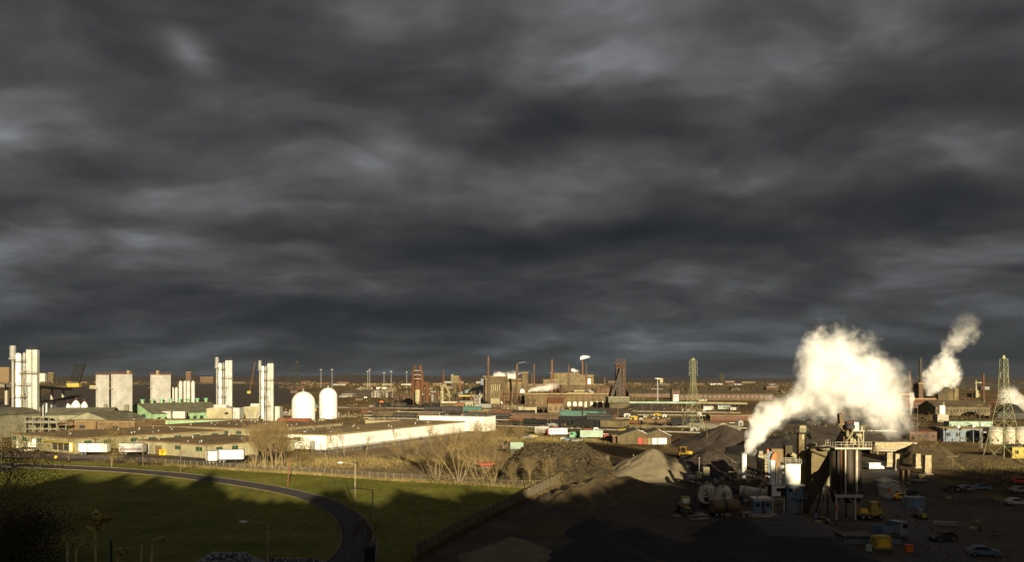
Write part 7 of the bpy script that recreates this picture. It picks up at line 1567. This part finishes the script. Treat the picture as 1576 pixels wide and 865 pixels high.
# ================================================================ steam
def plume(name, label, Y, pts, axis='x', dens=1.0, nscale=.22, warp=.5, edge=.28, color=(1, 1, 1), depthk=.85, thr=.0, rate=1.0, fade=.14, thin=0, grow=1.0, aniso=-.36):
    """volume of steam. pts: (px, top py, bottom py) along x, or (py, left px, right px) along z"""
    k = Y / F; L = []
    for a, b_, c in pts:
        if axis == 'x': u = XP(a, Y); v0, v1 = ZY(c, Y), ZY(b_, Y)
        else: u = ZY(a, Y); v0, v1 = XP(b_, Y), XP(c, Y)
        L.append((u, (v0 + v1) / 2, (v1 - v0) / 2 * grow))
    L.sort(); u0, u1 = L[0][0], L[-1][0]; sp = u1 - u0
    o = Vector((u0, Y, 0)) if axis == 'x' else Vector((0, Y, u0)); cmin = min(c - r for _, c, r in L); cmax = max(c + r for _, c, r in L); cr = cmax - cmin; rmax = max(r for _, _, r in L)
    # hull
    mb = MB(); n = 20; m = 40; ring = []
    def at_(t_):
        uu = u0 + sp * t_
        for (a, ca, ra), (b_, cb, rb) in zip(L, L[1:]):
            if a <= uu <= b_ + 1e-6: f = (uu - a) / max(1e-6, b_ - a); return uu, ca + (cb - ca) * f, ra + (rb - ra) * f
        return uu, L[-1][1], L[-1][2]
    for i in range(m + 1):
        uu, c, r = at_(i / m); r *= 1.12; r = max(r, .05 * rmax)
        for j in range(n):
            a = 2 * math.pi * j / n; dv, dy_ = r * math.cos(a), r * depthk * math.sin(a)
            mb.v.append((uu, Y + dy_, c + dv) if axis == 'x' else (c + dv, Y + dy_, uu))
    for i in range(m):
        for j in range(n): mb.f.append((i * n + j, i * n + (j + 1) % n, (i + 1) * n + (j + 1) % n, (i + 1) * n + j))
    mb.f += [tuple(range(n)), tuple(range(m * n, (m + 1) * n))]
    mt = bpy.data.materials.new(name + '_vapour'); mt.use_nodes = True; nt = mt.node_tree; nt.nodes.clear(); q = NB(nt)
    pos = nd(nt, 'ShaderNodeNewGeometry').outputs['Position']
    wn = nd(nt, 'ShaderNodeTexNoise'); nt.links.new(pos, wn.inputs['Vector']); wn.inputs['Scale'].default_value = nscale; wn.inputs['Detail'].default_value = 3.5; wn.inputs['Roughness'].default_value = .6
    w_ = q.v('MULTIPLY', q.v('SUBTRACT', wn.outputs['Color'], (.5, .5, .5)), (warp * rmax * 2,) * 3)
    px_, py_, pz_ = q.sep(q.v('ADD', pos, w_)); ax, cr_ = (px_, pz_) if axis == 'x' else (pz_, px_)
    tt = q.m('DIVIDE', q.m('SUBTRACT', ax, u0), sp, clamp=True)
    def curve(vals):
        nn = nt.nodes.new('ShaderNodeFloatCurve'); nt.links.new(tt, nn.inputs['Value']); cv = nn.mapping.curves[0]; nn.mapping.use_clip = False
        cv.points[0].location = vals[0]; cv.points[1].location = vals[-1]
        for v in vals[1:-1]: cv.points.new(*v)
        nn.mapping.update(); return nn.outputs[0]
    cc_ = q.m('ADD', q.m('MULTIPLY', curve([((u - u0) / sp, (c - cmin) / cr) for u, c, r in L]), cr), cmin)
    rr_ = q.m('MAXIMUM', q.m('MULTIPLY', curve([((u - u0) / sp, r / rmax) for u, c, r in L]), rmax), .03 * rmax)
    d1 = q.m('DIVIDE', q.m('SUBTRACT', cr_, cc_), rr_); d2 = q.m('DIVIDE', q.m('SUBTRACT', py_, Y), q.m('MULTIPLY', rr_, depthk))
    d = q.m('SQRT', q.m('ADD', q.m('MULTIPLY', d1, d1), q.m('MULTIPLY', d2, d2)))
    n2 = q.noise(pos, nscale * 3.1, 4, .65)
    f = q.m('SUBTRACT', q.m('ADD', q.m('SUBTRACT', 1.0, d), q.m('MULTIPLY', q.m('SUBTRACT', n2, .52), 1.5)), q.m('MULTIPLY_ADD', tt, .14 if thin else 0.0, thr))
    ends = q.m('MULTIPLY', q.rng(ax, u0 - sp * .02, u0 + sp * .01, 1 if pts[0][0] else 0, 1), q.rng(ax, u1 - sp * fade, u1, 1, 0, True))
    de = q.m('MULTIPLY', q.m('MULTIPLY', q.rng(f, 0, edge, 0, 1, True), ends), dens)
    if thin: de = q.m('MULTIPLY', q.m('MULTIPLY', de, q.rng(tt, .2, 1, 1, thin)), q.rng(q.noise(q.v('ADD', pos, w_), nscale * 1.1, 3, .6), .34, .56, .14, 1, True)); f = f
    if 0: pass
    pv = nd(nt, 'ShaderNodeVolumePrincipled'); pv.inputs['Color'].default_value = (*color, 1); pv.inputs['Anisotropy'].default_value = aniso; nt.links.new(de, pv.inputs['Density'])
    out = nd(nt, 'ShaderNodeOutputMaterial'); nt.links.new(pv.outputs[0], out.inputs['Volume'])
    try: mt.cycles.volume_step_rate = rate; mt.cycles.volume_sampling = 'MULTIPLE_IMPORTANCE'
    except Exception: pass
    MATS[name + label] = mt; ob = mb.build(name, name + label); tag(ob, label, 'steam'); return ob
YP = DY(775) + 3
plume('steam_plume', 'huge bright white steam cloud pouring from the white chimney of the asphalt plant', YP,
      [(1146, 690, 701), (1150, 662, 701), (1155, 640, 699), (1162, 628, 690), (1172, 616, 676), (1186, 602, 662), (1200, 603, 655), (1218, 592, 648), (1235, 540, 645), (1255, 508, 642), (1280, 505, 648), (1310, 510, 655), (1340, 522, 668), (1368, 548, 682), (1390, 575, 682), (1408, 600, 665)], dens=.62, nscale=.12, warp=.45, rate=.5, thr=-.04, edge=.95, thin=.5, fade=.22, grow=1.16)
plume('steam_plume', 'tall steam column rising behind the tall dark chimney at the right', 900,
      [(610, 1420, 1452), (595, 1418, 1468), (578, 1420, 1478), (562, 1426, 1478), (550, 1436, 1476), (538, 1450, 1486), (522, 1452, 1500), (505, 1464, 1512), (492, 1470, 1506), (478, 1474, 1494)], 'z', dens=.16, nscale=.05, warp=.6, rate=1, edge=.8, thr=.0, fade=.6, thin=.4, grow=1.15)
plume('steam_plume', 'pale steam bank at the right edge behind the pylon', 700, [(1540, 600, 628), (1548, 590, 630), (1556, 592, 632), (1568, 600, 634), (1585, 612, 638), (1620, 622, 642)], dens=.08, nscale=.06, warp=.3, rate=1, edge=.5)
plume('steam_plume', 'white steam drifting over the left hall of the steelworks', 1040, [(757, 575, 582), (764, 571, 584), (772, 569, 588), (784, 570, 592), (795, 570, 590), (804, 571, 586), (812, 574, 584)], dens=.14, nscale=.11, warp=.6, rate=1, edge=.8, thr=.12)
plume('steam_plume', 'low white steam cloud on the roof of the power house', 830, [(813, 600, 606), (820, 594, 606), (832, 590, 606), (845, 588, 604), (856, 586, 600), (864, 586, 596)], dens=.16, nscale=.12, warp=.6, rate=1, edge=.8, thr=.12, fade=.4)
plume('steam_plume', 'small white puff at the top of the orange chimney', DY(590), [(893, 549, 555), (897, 547, 554), (903, 547, 552), (910, 548, 551)], dens=.35, nscale=.2, warp=.5, rate=1, edge=.8, fade=.6)
plume('steam_plume', 'small round white puff above the tawny upper hall', 1000, [(879, 567, 573), (882, 566, 574), (886, 568, 574), (893, 569, 572)], dens=.35, nscale=.2, warp=.5, rate=1, edge=.8, fade=.6)
plume('steam_plume', 'thin wisp of steam floating above the thick chimney', 1000, [(796, 558, 561), (802, 556, 560), (808, 556, 560), (814, 558, 561)], dens=.08, nscale=.14, warp=.6, rate=1, edge=.9, thr=.1, fade=.4)
plume('steam_plume', 'thin white jet of steam left of the red brown hall at the right', 620, [(640, 1400, 1403), (625, 1400, 1406), (610, 1398, 1408), (602, 1399, 1406)], 'z', dens=.25, nscale=.1, warp=.3, rate=1)

# ================================================================ air
mt = bpy.data.materials.new('air'); mt.use_nodes = True; nt = mt.node_tree; nt.nodes.clear()
pv = nd(nt, 'ShaderNodeVolumePrincipled'); pv.inputs['Color'].default_value = (.34, .38, .44, 1); pv.inputs['Density'].default_value = .000016; pv.inputs['Anisotropy'].default_value = .1
nt.links.new(pv.outputs[0], nd(nt, 'ShaderNodeOutputMaterial').inputs['Volume']); MATS['air'] = mt
if 1: tag(MB().box(-9000, 9000, -58, 7000, -2, 130).build('haze', 'air'), 'thin grey haze over the plain', 'haze', kind='stuff')
